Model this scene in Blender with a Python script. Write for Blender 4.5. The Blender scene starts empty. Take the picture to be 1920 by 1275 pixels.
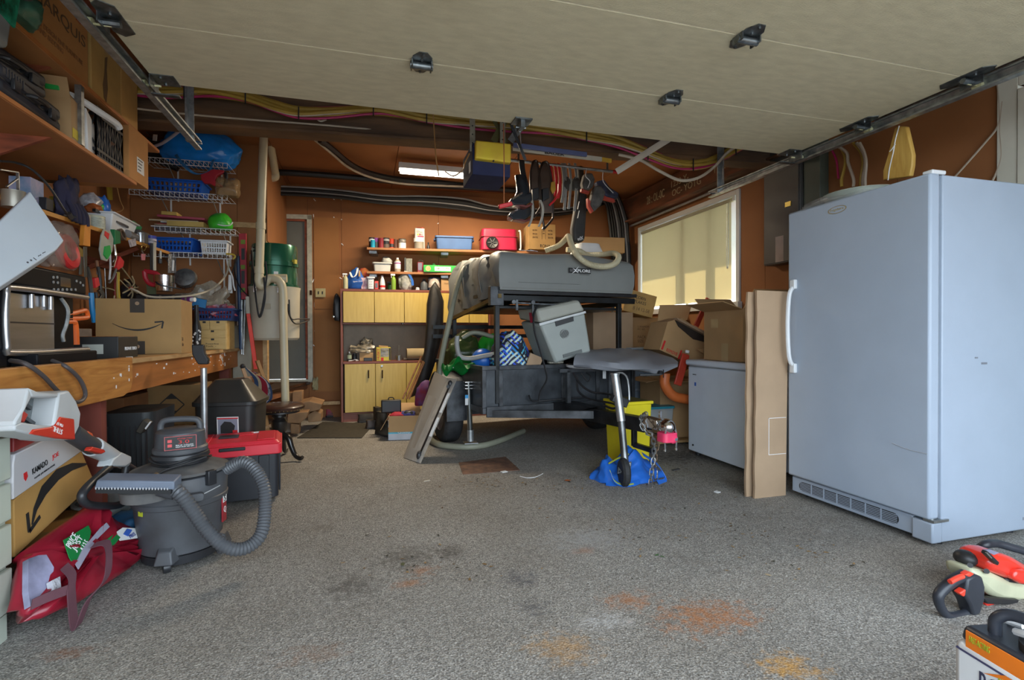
import bpy,bmesh,math,random
from mathutils import Vector,Matrix,Euler,noise
R=math.radians
rnd=random.Random(7)
C=bpy.context.scene.collection
# ------------------------------------------------------------- camera
H=1.03
YAW,PITCH,ROLL,FPX=R(15.977),R(-.549),R(-.243),961.8
fw=Vector((math.sin(YAW)*math.cos(PITCH),math.cos(YAW)*math.cos(PITCH),math.sin(PITCH)))
r0=Vector((math.cos(YAW),-math.sin(YAW),0));u0=r0.cross(fw)
cr=math.cos(ROLL)*r0+math.sin(ROLL)*u0
cu=-math.sin(ROLL)*r0+math.cos(ROLL)*u0
cam_d=bpy.data.cameras.new('camera');cam=bpy.data.objects.new('camera',cam_d);C.objects.link(cam)
mt=Matrix((cr,cu,-fw)).transposed().to_4x4();mt.translation=(0,0,H);cam.matrix_world=mt
cam_d.sensor_width=36;cam_d.lens=FPX/1920*36;cam_d.clip_start=.02
bpy.context.scene.camera=cam
# ------------------------------------------------------------- world, lamps, exposure
sc=bpy.context.scene
sc.view_settings.view_transform='Standard';sc.view_settings.look='None'
sc.view_settings.gamma=1;sc.view_settings.use_curve_mapping=False
sc.view_settings.exposure=0.0
w=bpy.data.worlds.new('sky');sc.world=w;w.use_nodes=True
wb=w.node_tree.nodes['Background']
wb.inputs[0].default_value=(.75,.88,1.0,1);wb.inputs[1].default_value=7.4
def area(name,loc,rot,sx,sy,power,col,portal=False):
 l=bpy.data.lights.new(name,'AREA');l.shape='RECTANGLE';l.size=sx;l.size_y=sy
 l.energy=power;l.color=col
 o=bpy.data.objects.new(name,l);C.objects.link(o);o.location=loc;o.rotation_euler=rot
 if portal:l.cycles.is_portal=True
 return o
area('open_doorway_sky_portal',(.95,-.28,1.15),(R(90),0,0),4.3,2.3,1,(1,1,1),True)
area('fluorescent_tube_light',(.93,5.6,2.76),(0,0,0),1.1,.08,78,(1,.82,.58))
sl=bpy.data.lights.new('sun','SUN');sl.energy=20.;sl.angle=R(.6);sl.color=(1,.88,.66)
so=bpy.data.objects.new('sun',sl);C.objects.link(so);so.rotation_euler=Vector((-1,-.22,-1.15)).to_track_quat('-Z','Y').to_euler()
# ------------------------------------------------------------- helpers
def ray(x,y):return fw+cr*((x-960)/FPX)-cu*((y-637.5)/FPX)
O3=Vector((0,0,H))
def az(x,y,z=0.):d=ray(x,y);return O3+d*((z-H)/d.z)
def ax(x,y,X):d=ray(x,y);return O3+d*(X/d.x)
def ay(x,y,Y):d=ray(x,y);return O3+d*(Y/d.y)
V=Vector
def ab(x,y,off):d=ray(x,y);return O3+d*((4.12-.0957-off)/(d.y+.087*d.x))
MC={}
def mat(name,col,rough=.6,metal=0.,var=.12,scale=6.,bump=.0,bscale=60.,col2=None,spec=None,alpha=None,emit=None,trans=None,stretch=None,coat=0,detail=6):
 if name in MC:return MC[name]
 m=bpy.data.materials.new(name);m.use_nodes=True;nt=m.node_tree;N=nt.nodes;L=nt.links
 b=N['Principled BSDF']
 c=tuple(col)+(1,)
 b.inputs['Roughness'].default_value=rough;b.inputs['Metallic'].default_value=metal
 if spec is not None:b.inputs['Specular IOR Level'].default_value=spec
 if coat:b.inputs['Coat Weight'].default_value=coat
 if alpha is not None:b.inputs['Alpha'].default_value=alpha
 if trans is not None:b.inputs['Transmission Weight'].default_value=trans
 if emit:b.inputs['Emission Color'].default_value=tuple(emit[:3])+(1,);b.inputs['Emission Strength'].default_value=emit[3]
 tc=N.new('ShaderNodeTexCoord');mp=N.new('ShaderNodeMapping');L.new(tc.outputs['Object'],mp.inputs[0])
 if stretch:mp.inputs['Scale'].default_value=stretch
 n=N.new('ShaderNodeTexNoise');n.inputs['Scale'].default_value=scale;n.inputs['Detail'].default_value=detail
 L.new(mp.outputs[0],n.inputs[0])
 rp=N.new('ShaderNodeValToRGB');L.new(n.outputs['Fac'],rp.inputs[0])
 a2=col2 if col2 else tuple(max(0,v*(1-var*1.6))for v in col)
 rp.color_ramp.elements[0].position=.32;rp.color_ramp.elements[1].position=.68
 rp.color_ramp.elements[0].color=tuple(a2)+(1,);rp.color_ramp.elements[1].color=tuple(min(1,v*(1+var*.6))for v in col)+(1,)
 L.new(rp.outputs[0],b.inputs['Base Color'])
 if bump:
  n2=N.new('ShaderNodeTexNoise');n2.inputs['Scale'].default_value=bscale;n2.inputs['Detail'].default_value=4
  L.new(mp.outputs[0],n2.inputs[0])
  bp=N.new('ShaderNodeBump');bp.inputs['Strength'].default_value=bump;bp.inputs['Distance'].default_value=.01
  L.new(n2.outputs['Fac'],bp.inputs['Height']);L.new(bp.outputs[0],b.inputs['Normal'])
 MC[name]=m;return m
def tagp(o,label=None,cat=None,group=None,kind=None):
 if label:o['label']=label
 if cat:o['category']=cat
 if group:o['group']=group
 if kind:o['kind']=kind
 return o
def thing(name,label,cat,loc=(0,0,0),rz=0.,group=None,rx=0.,ry=0.,kind=None):
 o=bpy.data.objects.new(name,None);C.objects.link(o);o.empty_display_size=.05
 o.location=loc;o.rotation_euler=(R(rx),R(ry),R(rz))
 return tagp(o,label,cat,group,kind)
def struct(name,loc=(0,0,0)):
 o=bpy.data.objects.new(name,None);C.objects.link(o);o.location=loc;o['kind']='structure';return o
def wm(o):
 m=Matrix()
 while o:m=o.matrix_basis@m;o=o.parent
 return m
def spl(pts,k=6):
 p=[V(q)for q in pts]
 if len(p)<3:return p
 p=[p[0]*2-p[1]]+p+[p[-1]*2-p[-2]];out=[]
 for i in range(1,len(p)-2):
  for j in range(k):
   t=j/k;a,b,c,d=p[i-1:i+3]
   out.append(.5*((2*b)+(c-a)*t+(2*a-5*b+4*c-d)*t*t+(3*b-a-3*c+d)*t**3))
 return out+[p[-2]]
def frame(o,r,u):
 r=V(r).normalized();n=r.cross(V(u)).normalized();u=n.cross(r)
 m=Matrix((r,u,n)).transposed().to_4x4();m.translation=o;return m
class G:
 def __init__(s,m=None):s.bm=bmesh.new();s.m=m or Matrix()
 def _t(s,vs,m=None):
  mm=s.m@m if m is not None else s.m
  for v in vs:v.co=mm@v.co
  return s
 def box(s,x0,x1,y0,y1,z0,z1,m=None):
  return s._t(s._hex([(x0,y0,z0),(x1,y0,z0),(x1,y1,z0),(x0,y1,z0),(x0,y0,z1),(x1,y0,z1),(x1,y1,z1),(x0,y1,z1)]),m)
 def _hex(s,c):
  v=[s.bm.verts.new(q)for q in c]
  for f in((3,2,1,0),(4,5,6,7),(0,1,5,4),(1,2,6,5),(2,3,7,6),(3,0,4,7)):s.bm.faces.new([v[i]for i in f])
  return v
 def hex(s,c,m=None):return s._t(s._hex(c),m)
 def b(s,c,sz,eul=(0,0,0),m=None):
  mm=Matrix.Translation(c)@Euler([R(a)for a in eul]).to_matrix().to_4x4()
  x,y,z=[q/2 for q in sz]
  return s.box(-x,x,-y,y,-z,z,(m@mm)if m is not None else mm)
 def bar(s,p,q,w,h=None,up=(0,0,1)):
  p,q=V(p),V(q);h=h or w;d=q-p;L=d.length
  u=V(up)
  if abs(d.normalized().dot(u))>.98:u=V((0,1,0))
  r=d.cross(u).normalized();uu=r.cross(d).normalized()
  m=Matrix((r,d.normalized(),uu)).transposed().to_4x4();m.translation=p
  return s.box(-w/2,w/2,0,L,-h/2,h/2,m)
 def rings(s,rs,cap=True,close=False):
  vs=[[s.bm.verts.new(p)for p in r]for r in rs];n=len(rs[0])
  for a,b in zip(vs,vs[1:]+(vs[:1]if close else[])):
   for i in range(n):
    try:s.bm.faces.new((a[i],a[(i+1)%n],b[(i+1)%n],b[i]))
    except ValueError:pass
  if cap and not close and n>2:
   s.bm.faces.new(vs[0][::-1]);s.bm.faces.new(vs[-1])
  return[v for r in vs for v in r]
 def cyl(s,p,q,r,r2=None,n=14,cap=True):
  p,q=V(p),V(q);r2=r if r2 is None else r2
  d=(q-p).normalized();u=V((0,0,1))if abs(d.z)<.9 else V((1,0,0))
  a=d.cross(u).normalized();b=d.cross(a)
  cs=[(math.cos(2*math.pi*i/n),math.sin(2*math.pi*i/n))for i in range(n)]
  return s._t(s.rings([[p+(a*x+b*y)*r for x,y in cs],[q+(a*x+b*y)*r2 for x,y in cs]],cap))
 def tube(s,pts,r,n=8,k=6,close=False,rf=None):
  P_=spl(pts,k)if k>1 else[V(p)for p in pts]
  cs=[(math.cos(2*math.pi*i/n),math.sin(2*math.pi*i/n))for i in range(n)]
  rs=[];a=None
  for i,p in enumerate(P_):
   d=(P_[min(i+1,len(P_)-1)]-P_[max(i-1,0)])
   if d.length<1e-7:continue
   d.normalize()
   if a is None:a=d.cross(V((0,0,1))if abs(d.z)<.9 else V((1,0,0)))
   a=(a-d*a.dot(d)).normalized();b=d.cross(a)
   rr=r if rf is None else r*rf(i/(len(P_)-1),i)
   rs.append([p+(a*x+b*y)*rr for x,y in cs])
  return s._t(s.rings(rs,True))
 def ribbon(s,pts,wv,th,k=6):
  P_=spl(pts,k);wv=V(wv);rs=[]
  for i,p in enumerate(P_):
   d=(P_[min(i+1,len(P_)-1)]-P_[max(i-1,0)]).normalized();n=d.cross(wv)
   n=n.normalized()*th/2 if n.length>1e-6 else V((0,0,th/2));h=wv/2
   rs.append([p-h-n,p+h-n,p+h+n,p-h+n])
  return s._t(s.rings(rs,True))
 def lathe(s,prof,c=(0,0,0),n=20,m=None,cap=True):
  cs=[(math.cos(2*math.pi*i/n),math.sin(2*math.pi*i/n))for i in range(n)]
  c=V(c)
  return s._t(s.rings([[c+V((x*r,y*r,z))for x,y in cs]for r,z in prof],cap),m)
 def prism(s,pts,h0,h1,m=None):
  return s._t(s.rings([[V((x,y,h0))for x,y in pts],[V((x,y,h1))for x,y in pts]]),m)
 def rbox(s,w,d,z0,z1,r,m=None,n=5,tp=1.,c=(0,0)):
  def ol(k):
   o=[]
   for cx,cy,a0 in((w/2-r,d/2-r,0),(-w/2+r,d/2-r,90),(-w/2+r,-d/2+r,180),(w/2-r,-d/2+r,270)):
    for i in range(n+1):
     a=R(a0+90*i/n);o.append(((cx+r*math.cos(a))*k+c[0],(cy+r*math.sin(a))*k+c[1]))
   return o
  return s._t(s.rings([[V((x,y,z0))for x,y in ol(1)],[V((x,y,z1))for x,y in ol(tp)]]),m)
 def torus(s,c,R_,r,m=None,n=24,k=8):
  rs=[]
  for i in range(n):
   a=2*math.pi*i/n
   rs.append([V(((R_+r*math.cos(b))*math.cos(a),(R_+r*math.cos(b))*math.sin(a),r*math.sin(b)))+V(c)for b in[2*math.pi*j/k for j in range(k)]])
  return s._t(s.rings(rs,False,True),m)
 def sph(s,c,r,n=16,m=None):
  if not hasattr(r,'__len__'):r=(r,r,r)
  k=n//2;rs=[]
  for i in range(k+1):
   t=math.pi*(i/k);t=max(.02,min(math.pi-.02,t))
   rs.append([V((r[0]*math.sin(t)*math.cos(2*math.pi*j/n),r[1]*math.sin(t)*math.sin(2*math.pi*j/n),-r[2]*math.cos(t)))+V(c)for j in range(n)])
  return s._t(s.rings(rs),m)
 def blob(s,c,r,seed=0,amp=.25,fr=1.6,m=None,sub=3,flat=.75,sharp=False,shape=None):
  t=bmesh.new();bmesh.ops.create_icosphere(t,subdivisions=sub,radius=1)
  mp={}
  for v in t.verts:
   p=v.co.copy();q=p*fr+V((seed*7.3,seed*3.1,seed))
   n=noise.fractal(q,1.,2.,3)if not sharp else-abs(noise.noise(q*1.3))*1.6-abs(noise.noise(q*3.1))*.6+.4
   p*=1+amp*n
   p=V((abs(p.x)**.8*(1 if p.x>0 else-1),abs(p.y)**.8*(1 if p.y>0 else-1),p.z))
   if p.z<-flat:p.z=-flat
   p.z=(p.z+flat)/(1+flat)*2
   if shape:p=shape(p)
   mp[v]=s.bm.verts.new(V((c[0]+p.x*r[0],c[1]+p.y*r[1],c[2]+p.z*r[2])))
  for f in t.faces:s.bm.faces.new([mp[v]for v in f.verts])
  t.free();return s._t(mp.values(),m)
 def grid(s,fn,nu,nv,th=0.):
  vs=[[s.bm.verts.new(fn(i/nu,j/nv))for j in range(nv+1)]for i in range(nu+1)]
  fs=[s.bm.faces.new((vs[i][j],vs[i+1][j],vs[i+1][j+1],vs[i][j+1]))for i in range(nu)for j in range(nv)]
  if th:bmesh.ops.solidify(s.bm,geom=fs,thickness=th)
  return s._t(list(s.bm.verts))if s.m!=Matrix()else s
 def mesh(s,name,M):
  bmesh.ops.recalc_face_normals(s.bm,faces=s.bm.faces)
  me=bpy.data.meshes.new(name);s.bm.to_mesh(me);s.bm.free();me.materials.append(M);return me
 def part(s,name,M,par=None,w=False,bev=0.,sm=True,label=None,kind=None,ang=38):
  if w and par is not None:s.bm.transform(wm(par).inverted())
  me=s.mesh(name,M)
  if sm:
   me.polygons.foreach_set('use_smooth',[True]*len(me.polygons));me.set_sharp_from_angle(angle=R(ang))
  o=bpy.data.objects.new(name,me);C.objects.link(o);o.parent=par
  if bev:
   q=o.modifiers.new('bevel','BEVEL');q.width=bev;q.segments=2;q.limit_method='ANGLE';q.angle_limit=R(40)
  return tagp(o,label,None,None,kind)
 def solo(s,name,label,cat,M,group=None,kind=None,**k):
  vs=[v.co for v in s.bm.verts]
  c=V(((min(v.x for v in vs)+max(v.x for v in vs))/2,(min(v.y for v in vs)+max(v.y for v in vs))/2,min(v.z for v in vs)))
  s.bm.transform(Matrix.Translation(-c))
  o=s.part(name,M,**k);o.location=c
  return tagp(o,label,cat,group,kind)
def sbox(name,M,par,*a,bev=0.,w=True,**k):
 return G().box(*a).part(name,M,par,w=w,bev=bev,**k)
def text(par,s,fr,wd,ht,M,name='lettering',ext=.0006,bold=0.,w=True,italic=0.,ital=0):
 cu_=bpy.data.curves.new('t','FONT');cu_.body=s;cu_.extrude=.02;cu_.offset=bold;cu_.shear=italic
 cu_.resolution_u=3
 o=bpy.data.objects.new('t',cu_);me=bpy.data.meshes.new_from_object(o)
 bpy.data.objects.remove(o);bpy.data.curves.remove(cu_)
 xs=[v.co.x for v in me.vertices];ys=[v.co.y for v in me.vertices]
 x0,x1,y0,y1=min(xs),max(xs),min(ys),max(ys)
 m=fr@Matrix.Diagonal((wd/(x1-x0),ht/(y1-y0),ext/.02,1))@Matrix.Translation((-(x0+x1)/2,-(y0+y1)/2,.02))
 if w and par is not None:m=wm(par).inverted()@m
 me.transform(m);me.materials.clear();me.materials.append(M)
 o=bpy.data.objects.new(name,me);C.objects.link(o);o.parent=par;return o
def decal(par,fr,wd,ht,M,name='label',th=.0012,w=True):
 return G(fr).box(-wd/2,wd/2,-ht/2,ht/2,0,th).part(name,M,par,w=w,sm=False)
def poly_y(pts,Y,th):m=frame((0,Y,0),(1,0,0),(0,0,1));g=G(m);P2=[ay(x,y,Y)for x,y in pts];g.prism([(p.x,p.z)for p in P2],-th,th);return g
def copytree(o,parent=None):
 c=o.copy();C.objects.link(c);c.parent=parent
 for ch in list(o.children):copytree(ch,c)
 return c
 # ------------------------------------------------------------- materials
def woodmat(name,c1,c2,sc=(1,1,1),rough=.6,dist=2.5,wsc=3.,bump=.05):
 m=mat(name,c1,rough,var=.1,bump=bump,bscale=90);nt=m.node_tree;N=nt.nodes;L=nt.links
 wv=N.new('ShaderNodeTexNoise');wv.inputs['Scale'].default_value=wsc;wv.inputs['Detail'].default_value=8;wv.inputs['Distortion'].default_value=dist
 mp=[n for n in N if n.type=='MAPPING'][0];mp.inputs['Scale'].default_value=sc
 L.new(mp.outputs[0],wv.inputs[0]);rp=[n for n in N if n.type=='VALTORGB'][0]
 L.new(wv.outputs['Fac'],rp.inputs[0]);rp.color_ramp.elements[0].color=tuple(c2)+(1,);rp.color_ramp.elements[1].color=tuple(c1)+(1,)
 return m
ORANGE=mat('fibreboard',(.31,.122,.038),.75,var=.12,scale=1.6,bump=.05,bscale=200,col2=(.245,.095,.03))
ORANGE2=mat('fibreboard_light',(.34,.145,.042),.75,var=.12,scale=1.4,bump=.05,bscale=200,col2=(.28,.115,.032))
CEILM=mat('ceiling_board',(.33,.125,.038),.8,var=.1,scale=1.2,col2=(.23,.08,.022))
RUST=mat('rusty_steel',(.17,.088,.04),.75,.1,scale=3,col2=(.06,.036,.022),bump=.15,bscale=30,stretch=(.5,1,3),var=.3)
REDWOOD=mat('redwood_framing',(.28,.07,.03),.7,var=.3,scale=5,stretch=(1,1,5))
LUMBER=woodmat('lumber',(.55,.36,.17),(.40,.24,.10),(3,.7,3))
ORANGEWOOD=woodmat('orange_lumber',(.56,.25,.06),(.36,.13,.025),(7,1.0,9),dist=1.5,rough=.45)
WHITE=mat('white_plastic',(.72,.74,.76),.4,var=.04)
CREAM=mat('cream_paint',(.62,.60,.50),.5,var=.05)
BLACK=mat('black_plastic',(.018,.018,.02),.45,var=.3)
BLKM=mat('black_metal',(.022,.023,.026),.42,.3,var=.4,scale=9,bump=.05,bscale=80)
STEEL=mat('galvanised_steel',(.42,.44,.44),.38,.85,var=.25,scale=25,bump=.05,bscale=120)
CHROME=mat('chrome',(.72,.72,.73),.16,1.,var=.04)
DSTEEL=mat('dark_steel',(.14,.15,.16),.38,.85,var=.3,scale=20)
CARD=mat('cardboard',(.44,.27,.125),.85,var=.07,scale=4,bump=.04,bscale=90)
CARD2=mat('cardboard_pale',(.41,.28,.175),.85,var=.07,scale=4,bump=.04,bscale=90)
CARD3=mat('cardboard_inner',(.35,.21,.095),.9,var=.08,scale=4)
TAPE=mat('packing_tape',(.50,.36,.19),.25,var=.05)
RED=mat('red_plastic',(.62,.03,.035),.4,var=.08)
BLUE=mat('blue_plastic',(.02,.14,.55),.35,var=.1)
GREEN=mat('green_plastic',(.02,.38,.07),.4,var=.1)
YEL=mat('yellow_plastic',(.80,.66,.02),.45,var=.05)
ORG=mat('orange_plastic',(.80,.17,.02),.4,var=.08)
INK=mat('black_ink',(.02,.02,.02),.6,var=.1)
WINK=mat('white_ink',(.85,.85,.85),.6,var=.02)
RINK=mat('red_ink',(.62,.02,.02),.6,var=.05)
PAPER=mat('paper_white',(.75,.75,.74),.7,var=.05)
CLEAR=mat('clear_film',(.80,.80,.80),.18,var=.1,alpha=.28,bump=.5,bscale=18)
CLEARP=mat('clear_tub',(.62,.70,.75),.25,var=.05,alpha=.45)
def floor_mat():
 m=bpy.data.materials.new('exposed_aggregate_concrete');m.use_nodes=True;nt=m.node_tree;N=nt.nodes;L=nt.links
 b=N['Principled BSDF'];b.inputs['Roughness'].default_value=.82
 tc=N.new('ShaderNodeTexCoord')
 def nz(s,d=6,r=.6,di=0.):
  n=N.new('ShaderNodeTexNoise');n.inputs['Scale'].default_value=s;n.inputs['Detail'].default_value=d;n.inputs['Roughness'].default_value=r;n.inputs['Distortion'].default_value=di
  L.new(tc.outputs['Object'],n.inputs[0]);return n.outputs['Fac']
 def ramp(f,*e):
  r=N.new('ShaderNodeValToRGB');L.new(f,r.inputs[0]);el=r.color_ramp.elements
  for i,(p,c)in enumerate(e):
   q=el[i]if i<2 else el.new(p)
   q.position=p;q.color=tuple(c)+(1,)if hasattr(c,'__len__')else(c,c,c,1)
  return r.outputs[0]
 def mix(f,a,c,mode='MIX'):
  x=N.new('ShaderNodeMix');x.data_type='RGBA';x.blend_type=mode
  if hasattr(f,'type'):L.new(f,x.inputs[0])
  else:x.inputs[0].default_value=f
  for i,q in((6,a),(7,c)):
   if hasattr(q,'type'):L.new(q,x.inputs[i])
   else:x.inputs[i].default_value=tuple(q)+(1,)
  return x.outputs[2]
 base=ramp(nz(1.1,8,.65),(.3,(.255,.232,.200)),(.7,(.365,.350,.322)))
 vo=N.new('ShaderNodeTexVoronoi');vo.inputs['Scale'].default_value=130;L.new(tc.outputs['Object'],vo.inputs[0])
 peb=ramp(vo.outputs['Color'],(.15,.55),(.85,1.3))
 base=mix(.8,base,peb,'MULTIPLY')
 base=mix(1.,base,ramp(nz(170,3),(.36,.42),(.64,1.42)),'MULTIPLY')
 base=mix(1.,base,ramp(nz(38,5,.75),(.33,.8),(.62,1.12)),'MULTIPLY')
 base=mix(ramp(nz(2.3,9,.72,.4),(.56,0.),(.72,.55)),base,(.105,.085,.065))
 base=mix(ramp(nz(3.1,9,.75,.2),(.62,0.),(.74,.5)),base,(.42,.42,.41))
 base=mix(ramp(nz(140,3,.6),(.58,0.),(.70,.55)),base,(.62,.61,.58));base=mix(ramp(nz(75,5,.7),(.60,0.),(.68,.5)),base,(.10,.09,.085))
 def spot(x,y,r,asp,col,k,sharp=.5,ang=0):
  mp=N.new('ShaderNodeMapping');mp.vector_type='TEXTURE';mp.inputs['Location'].default_value=(x,y,0);mp.inputs['Scale'].default_value=(r*asp,r,1);mp.inputs['Rotation'].default_value=(0,0,R(ang))
  L.new(tc.outputs['Object'],mp.inputs[0])
  g=N.new('ShaderNodeVectorMath');g.operation='LENGTH';L.new(mp.outputs[0],g.inputs[0])
  n=nz(24,9,.8)
  a=N.new('ShaderNodeMath');a.operation='MULTIPLY_ADD';L.new(n,a.inputs[0]);a.inputs[1].default_value=5.;L.new(g.outputs['Value'],a.inputs[2])
  nonlocal base
  base=mix(ramp(a.outputs[0],(.0,k),(.5,k),(1.0,0.))if False else ramp2(a.outputs[0],k,sharp),base,col)
 def ramp2(f,k,sharp):
  mr=N.new('ShaderNodeMapRange');L.new(f,mr.inputs[0]);mr.inputs[1].default_value=3.35;mr.inputs[2].default_value=2.45;mr.inputs[3].default_value=0;mr.inputs[4].default_value=k
  return mr.outputs[0]
 RU=(.42,.15,.035);DK=(.075,.065,.055)
 def px(x,y):q=az(x,y);return q.x,q.y
 for(x,y,r,asp,c,k,an)in((1325,1155,.14,1.8,RU,.75,0),(1180,1125,.09,1.6,RU,.6,0),(1055,1215,.12,1.3,(.46,.24,.06),.55,-20),(1480,1250,.09,1.4,(.55,.28,.05),.8,-15),(790,1070,.07,1.2,RU,.5,0),(765,1093,.06,1.5,RU,.5,0),(1095,1032,.05,1.5,RU,.5,0),(1390,1165,.06,1,RU,.5,0),(845,1035,.12,.8,DK,.8,0),(765,1045,.18,1.1,DK,.65,0),(660,1100,.14,1.2,DK,.7,0),(975,1085,.10,1,(.06,.06,.075),.7,0),(1000,1140,.08,1,(.07,.07,.08),.65,0),(1135,1165,.09,1.6,(.55,.55,.55),.4,-15),(1100,1010,.2,1.6,(.40,.41,.42),.5,0),(1290,855,.3,1.6,(.055,.045,.035),.85,10),(130,1225,.05,2,(.3,.12,.05),.6,0),(590,1225,.07,2,(.24,.12,.06),.5,0)):
  X,Y=px(x,y);spot(X,Y,r,asp,c,k,ang=an)
 L.new(base,b.inputs['Base Color'])
 bp=N.new('ShaderNodeBump');bp.inputs['Strength'].default_value=.55;bp.inputs['Distance'].default_value=.006
 L.new(vo.outputs['Distance'],bp.inputs['Height']);bp2=N.new('ShaderNodeBump');bp2.inputs['Strength'].default_value=.5;bp2.inputs['Distance'].default_value=.01
 L.new(nz(60,6,.8),bp2.inputs['Height']);L.new(bp.outputs[0],bp2.inputs['Normal']);L.new(bp2.outputs[0],b.inputs['Normal'])
 return m
XL,XR,CZ=-2.1,3.55,2.92
YF=-.3
def YB(x):return 6.828-.106*x
# ------------------------------------------------------------- the setting
o=struct('floor');sbox('slab',floor_mat(),o,-2.2,3.65,YF-.1,7.2,-.2,0,sm=False)
o=struct('driveway');sbox('asphalt',mat('driveway_asphalt',(.20,.20,.20),.9,var=.2,scale=8),o,-12,14,-16,YF-.1,-.25,-.05,sm=False)
o=struct('ceiling')
for i in range(5):
 for j in range(3):
  x0=XL+i*1.22;x1=min(x0+1.213,XR);y0=YF+j*2.44;y1=min(y0+2.433,7.15)
  if x1>x0:sbox('panel',CEILM,o,x0,x1,y0,y1,CZ,CZ+.015,sm=False)
sbox('deck',REDWOOD,o,XL-.1,XR+.1,YF-.1,7.3,CZ+.015,CZ+.1,sm=False)
def wallrun(name,p,q,z0,z1,holes=(),step=1.22,th=.012,side=1,off=0.,M=ORANGE,hole_mat=None):
 """panelled wall from p to q (xy); holes = (a0,a1,z0,z1) along the run; panels are parts"""
 p,q=V((*p,0)),V((*q,0));d=(q-p);L_=d.length;d.normalize();n=V((-d.y,d.x,0))*side
 o=struct(name);m=Matrix((d,n,V((0,0,1)))).transposed().to_4x4();m.translation=p
 a=off
 cuts=[0.]
 while a<L_:
  if a>.02:cuts.append(a)
  a+=step
 cuts.append(L_)
 for a0,a1 in zip(cuts,cuts[1:]):
  segs=[(a0,a1,z0,z1)]
  for h in holes:
   ns=[]
   for s_ in segs:
    if h[1]<=s_[0]or h[0]>=s_[1]:ns.append(s_);continue
    if h[0]>s_[0]:ns.append((s_[0],h[0],s_[2],s_[3]))
    if h[1]<s_[1]:ns.append((h[1],s_[1],s_[2],s_[3]))
    c0,c1=max(s_[0],h[0]),min(s_[1],h[1])
    if h[2]>s_[2]:ns.append((c0,c1,s_[2],h[2]))
    if h[3]<s_[3]:ns.append((c0,c1,h[3],s_[3]))
   segs=ns
  for s_ in segs:
   if s_[1]-s_[0]<.01:continue
   G(m).box(s_[0]+.002,s_[1]-.002,0,th,s_[2],s_[3]).part('panel',M,o,sm=False)
   G(m).box(s_[0]-.001,s_[1]+.001,th,th+.09,s_[2],s_[3]).part('stud_backing',REDWOOD,o,sm=False)
 return o,m
wl,wmR=wallrun('wall_right',(XR,YF),(XR,6.6),0,CZ,holes=((4.23-YF,6.17-YF,1.33,2.46),(1.10-YF,2.02-YF,0,2.42)),side=-1,off=.55)
wallrun('wall_left',(XL,YF),(XL,7.2),0,CZ,side=1,off=.4)
wbk,wmB=wallrun('wall_back',(XL,YB(XL)),(XR,YB(XR)),0,CZ,holes=((.70,1.425,.47,2.50),),side=1,off=.61)
g=G(wmB)
for a in(1.50,1.75,1.83,3.05,4.27):
 for z in(.9,1.1,1.45,1.75,1.95,2.2,2.5,2.75):
  if rnd.random()<.75:g.cyl((a+rnd.uniform(-.03,.03),-.003,z+rnd.uniform(-.06,.06)),(a,.002,z),.006,n=6)
g.part('nail_heads',WINK,wbk,kind='stuff')
wallrun('wall_front',(XL,YF-.1),(XR,YF-.1),0,CZ,holes=((1.0,5.1,0,2.35),),side=-1)
YW=5.6
wp,wmP=wallrun('wall_partition',(XL,YW),(-.98,YW),0,CZ,side=1,off=.9)
sbox('stud',LUMBER,wp,-.98,-.94,YW-.01,YW+.09,.45,2.05)
sbox('side_panel',ORANGE,wp,-.94,-.93,YW-.0,YB(-.93),1.98,CZ)
sbox('ledge',LUMBER,wp,-1.35,-.97,YW-.02,YW+.02,2.10,2.15)
o=struct('trim_1')
G(wmB).box(1.50,1.80,-.012,-.001,1.37,2.52).part('patch_board',ORANGE2,o)
G(wmB).box(1.50,1.80,-.016,-.001,.33,1.36).part('patch_board',ORANGE2,o)
D1=struct('door_1')
GREYD=mat('grey_door',(.15,.155,.135),.6,var=.05)
TRIM=mat('old_white_trim',(.52,.50,.40),.6,var=.15,scale=20)
G(wmB).box(.74,1.385,.02,.06,.49,2.47).part('door_leaf',GREYD,D1)
G(wmB).box(1.42,1.475,-.02,.02,.45,2.54).part('jamb',TRIM,D1)
G(wmB).box(.60,1.475,-.02,.02,2.49,2.545).part('jamb',TRIM,D1)
G(wmB).box(1.39,1.42,-.005,.06,.47,2.49).part('stop',REDWOOD,D1)
G(wmB).box(.70,1.42,-.005,.06,2.465,2.495).part('stop',REDWOOD,D1)
G(wmB).box(.70,1.42,-.03,.06,.46,.485).part('threshold',TRIM,D1)
D2=struct('door_2')
for nm,a in(('jamb',(XR-.015,XR+.04,2.00,2.10,0,2.50)),('stop',(XR-.022,XR+.06,1.95,1.999,0,2.40)),('jamb',(XR-.015,XR+.04,1.02,2.00,2.42,2.50))):
 sbox(nm,CREAM,D2,*a,bev=.004)
sbox('door_leaf',mat('door_glassy_white',(.55,.66,.66),.4),D2,XR+.05,XR+.08,1.1,1.95,0.01,2.40)
W1=struct('window_1')
BLIND=bpy.data.materials.new('roller_blind_cloth');BLIND.use_nodes=True
_nt=BLIND.node_tree;_b=_nt.nodes['Principled BSDF'];_b.inputs['Base Color'].default_value=(.52,.49,.38,1);_b.inputs['Roughness'].default_value=.9
_tr=_nt.nodes.new('ShaderNodeBsdfTranslucent');_tr.inputs[0].default_value=(.70,.64,.46,1)
_mx=_nt.nodes.new('ShaderNodeMixShader');_mx.inputs[0].default_value=.45
_nt.links.new(_b.outputs[0],_mx.inputs[1]);_nt.links.new(_tr.outputs[0],_mx.inputs[2]);_nt.links.new(_mx.outputs[0],_nt.nodes['Material Output'].inputs[0])
y0,y1,z0,z1=4.23,6.17,1.33,2.46
WF=mat('window_white',(.70,.70,.66),.4,var=.04)
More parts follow.
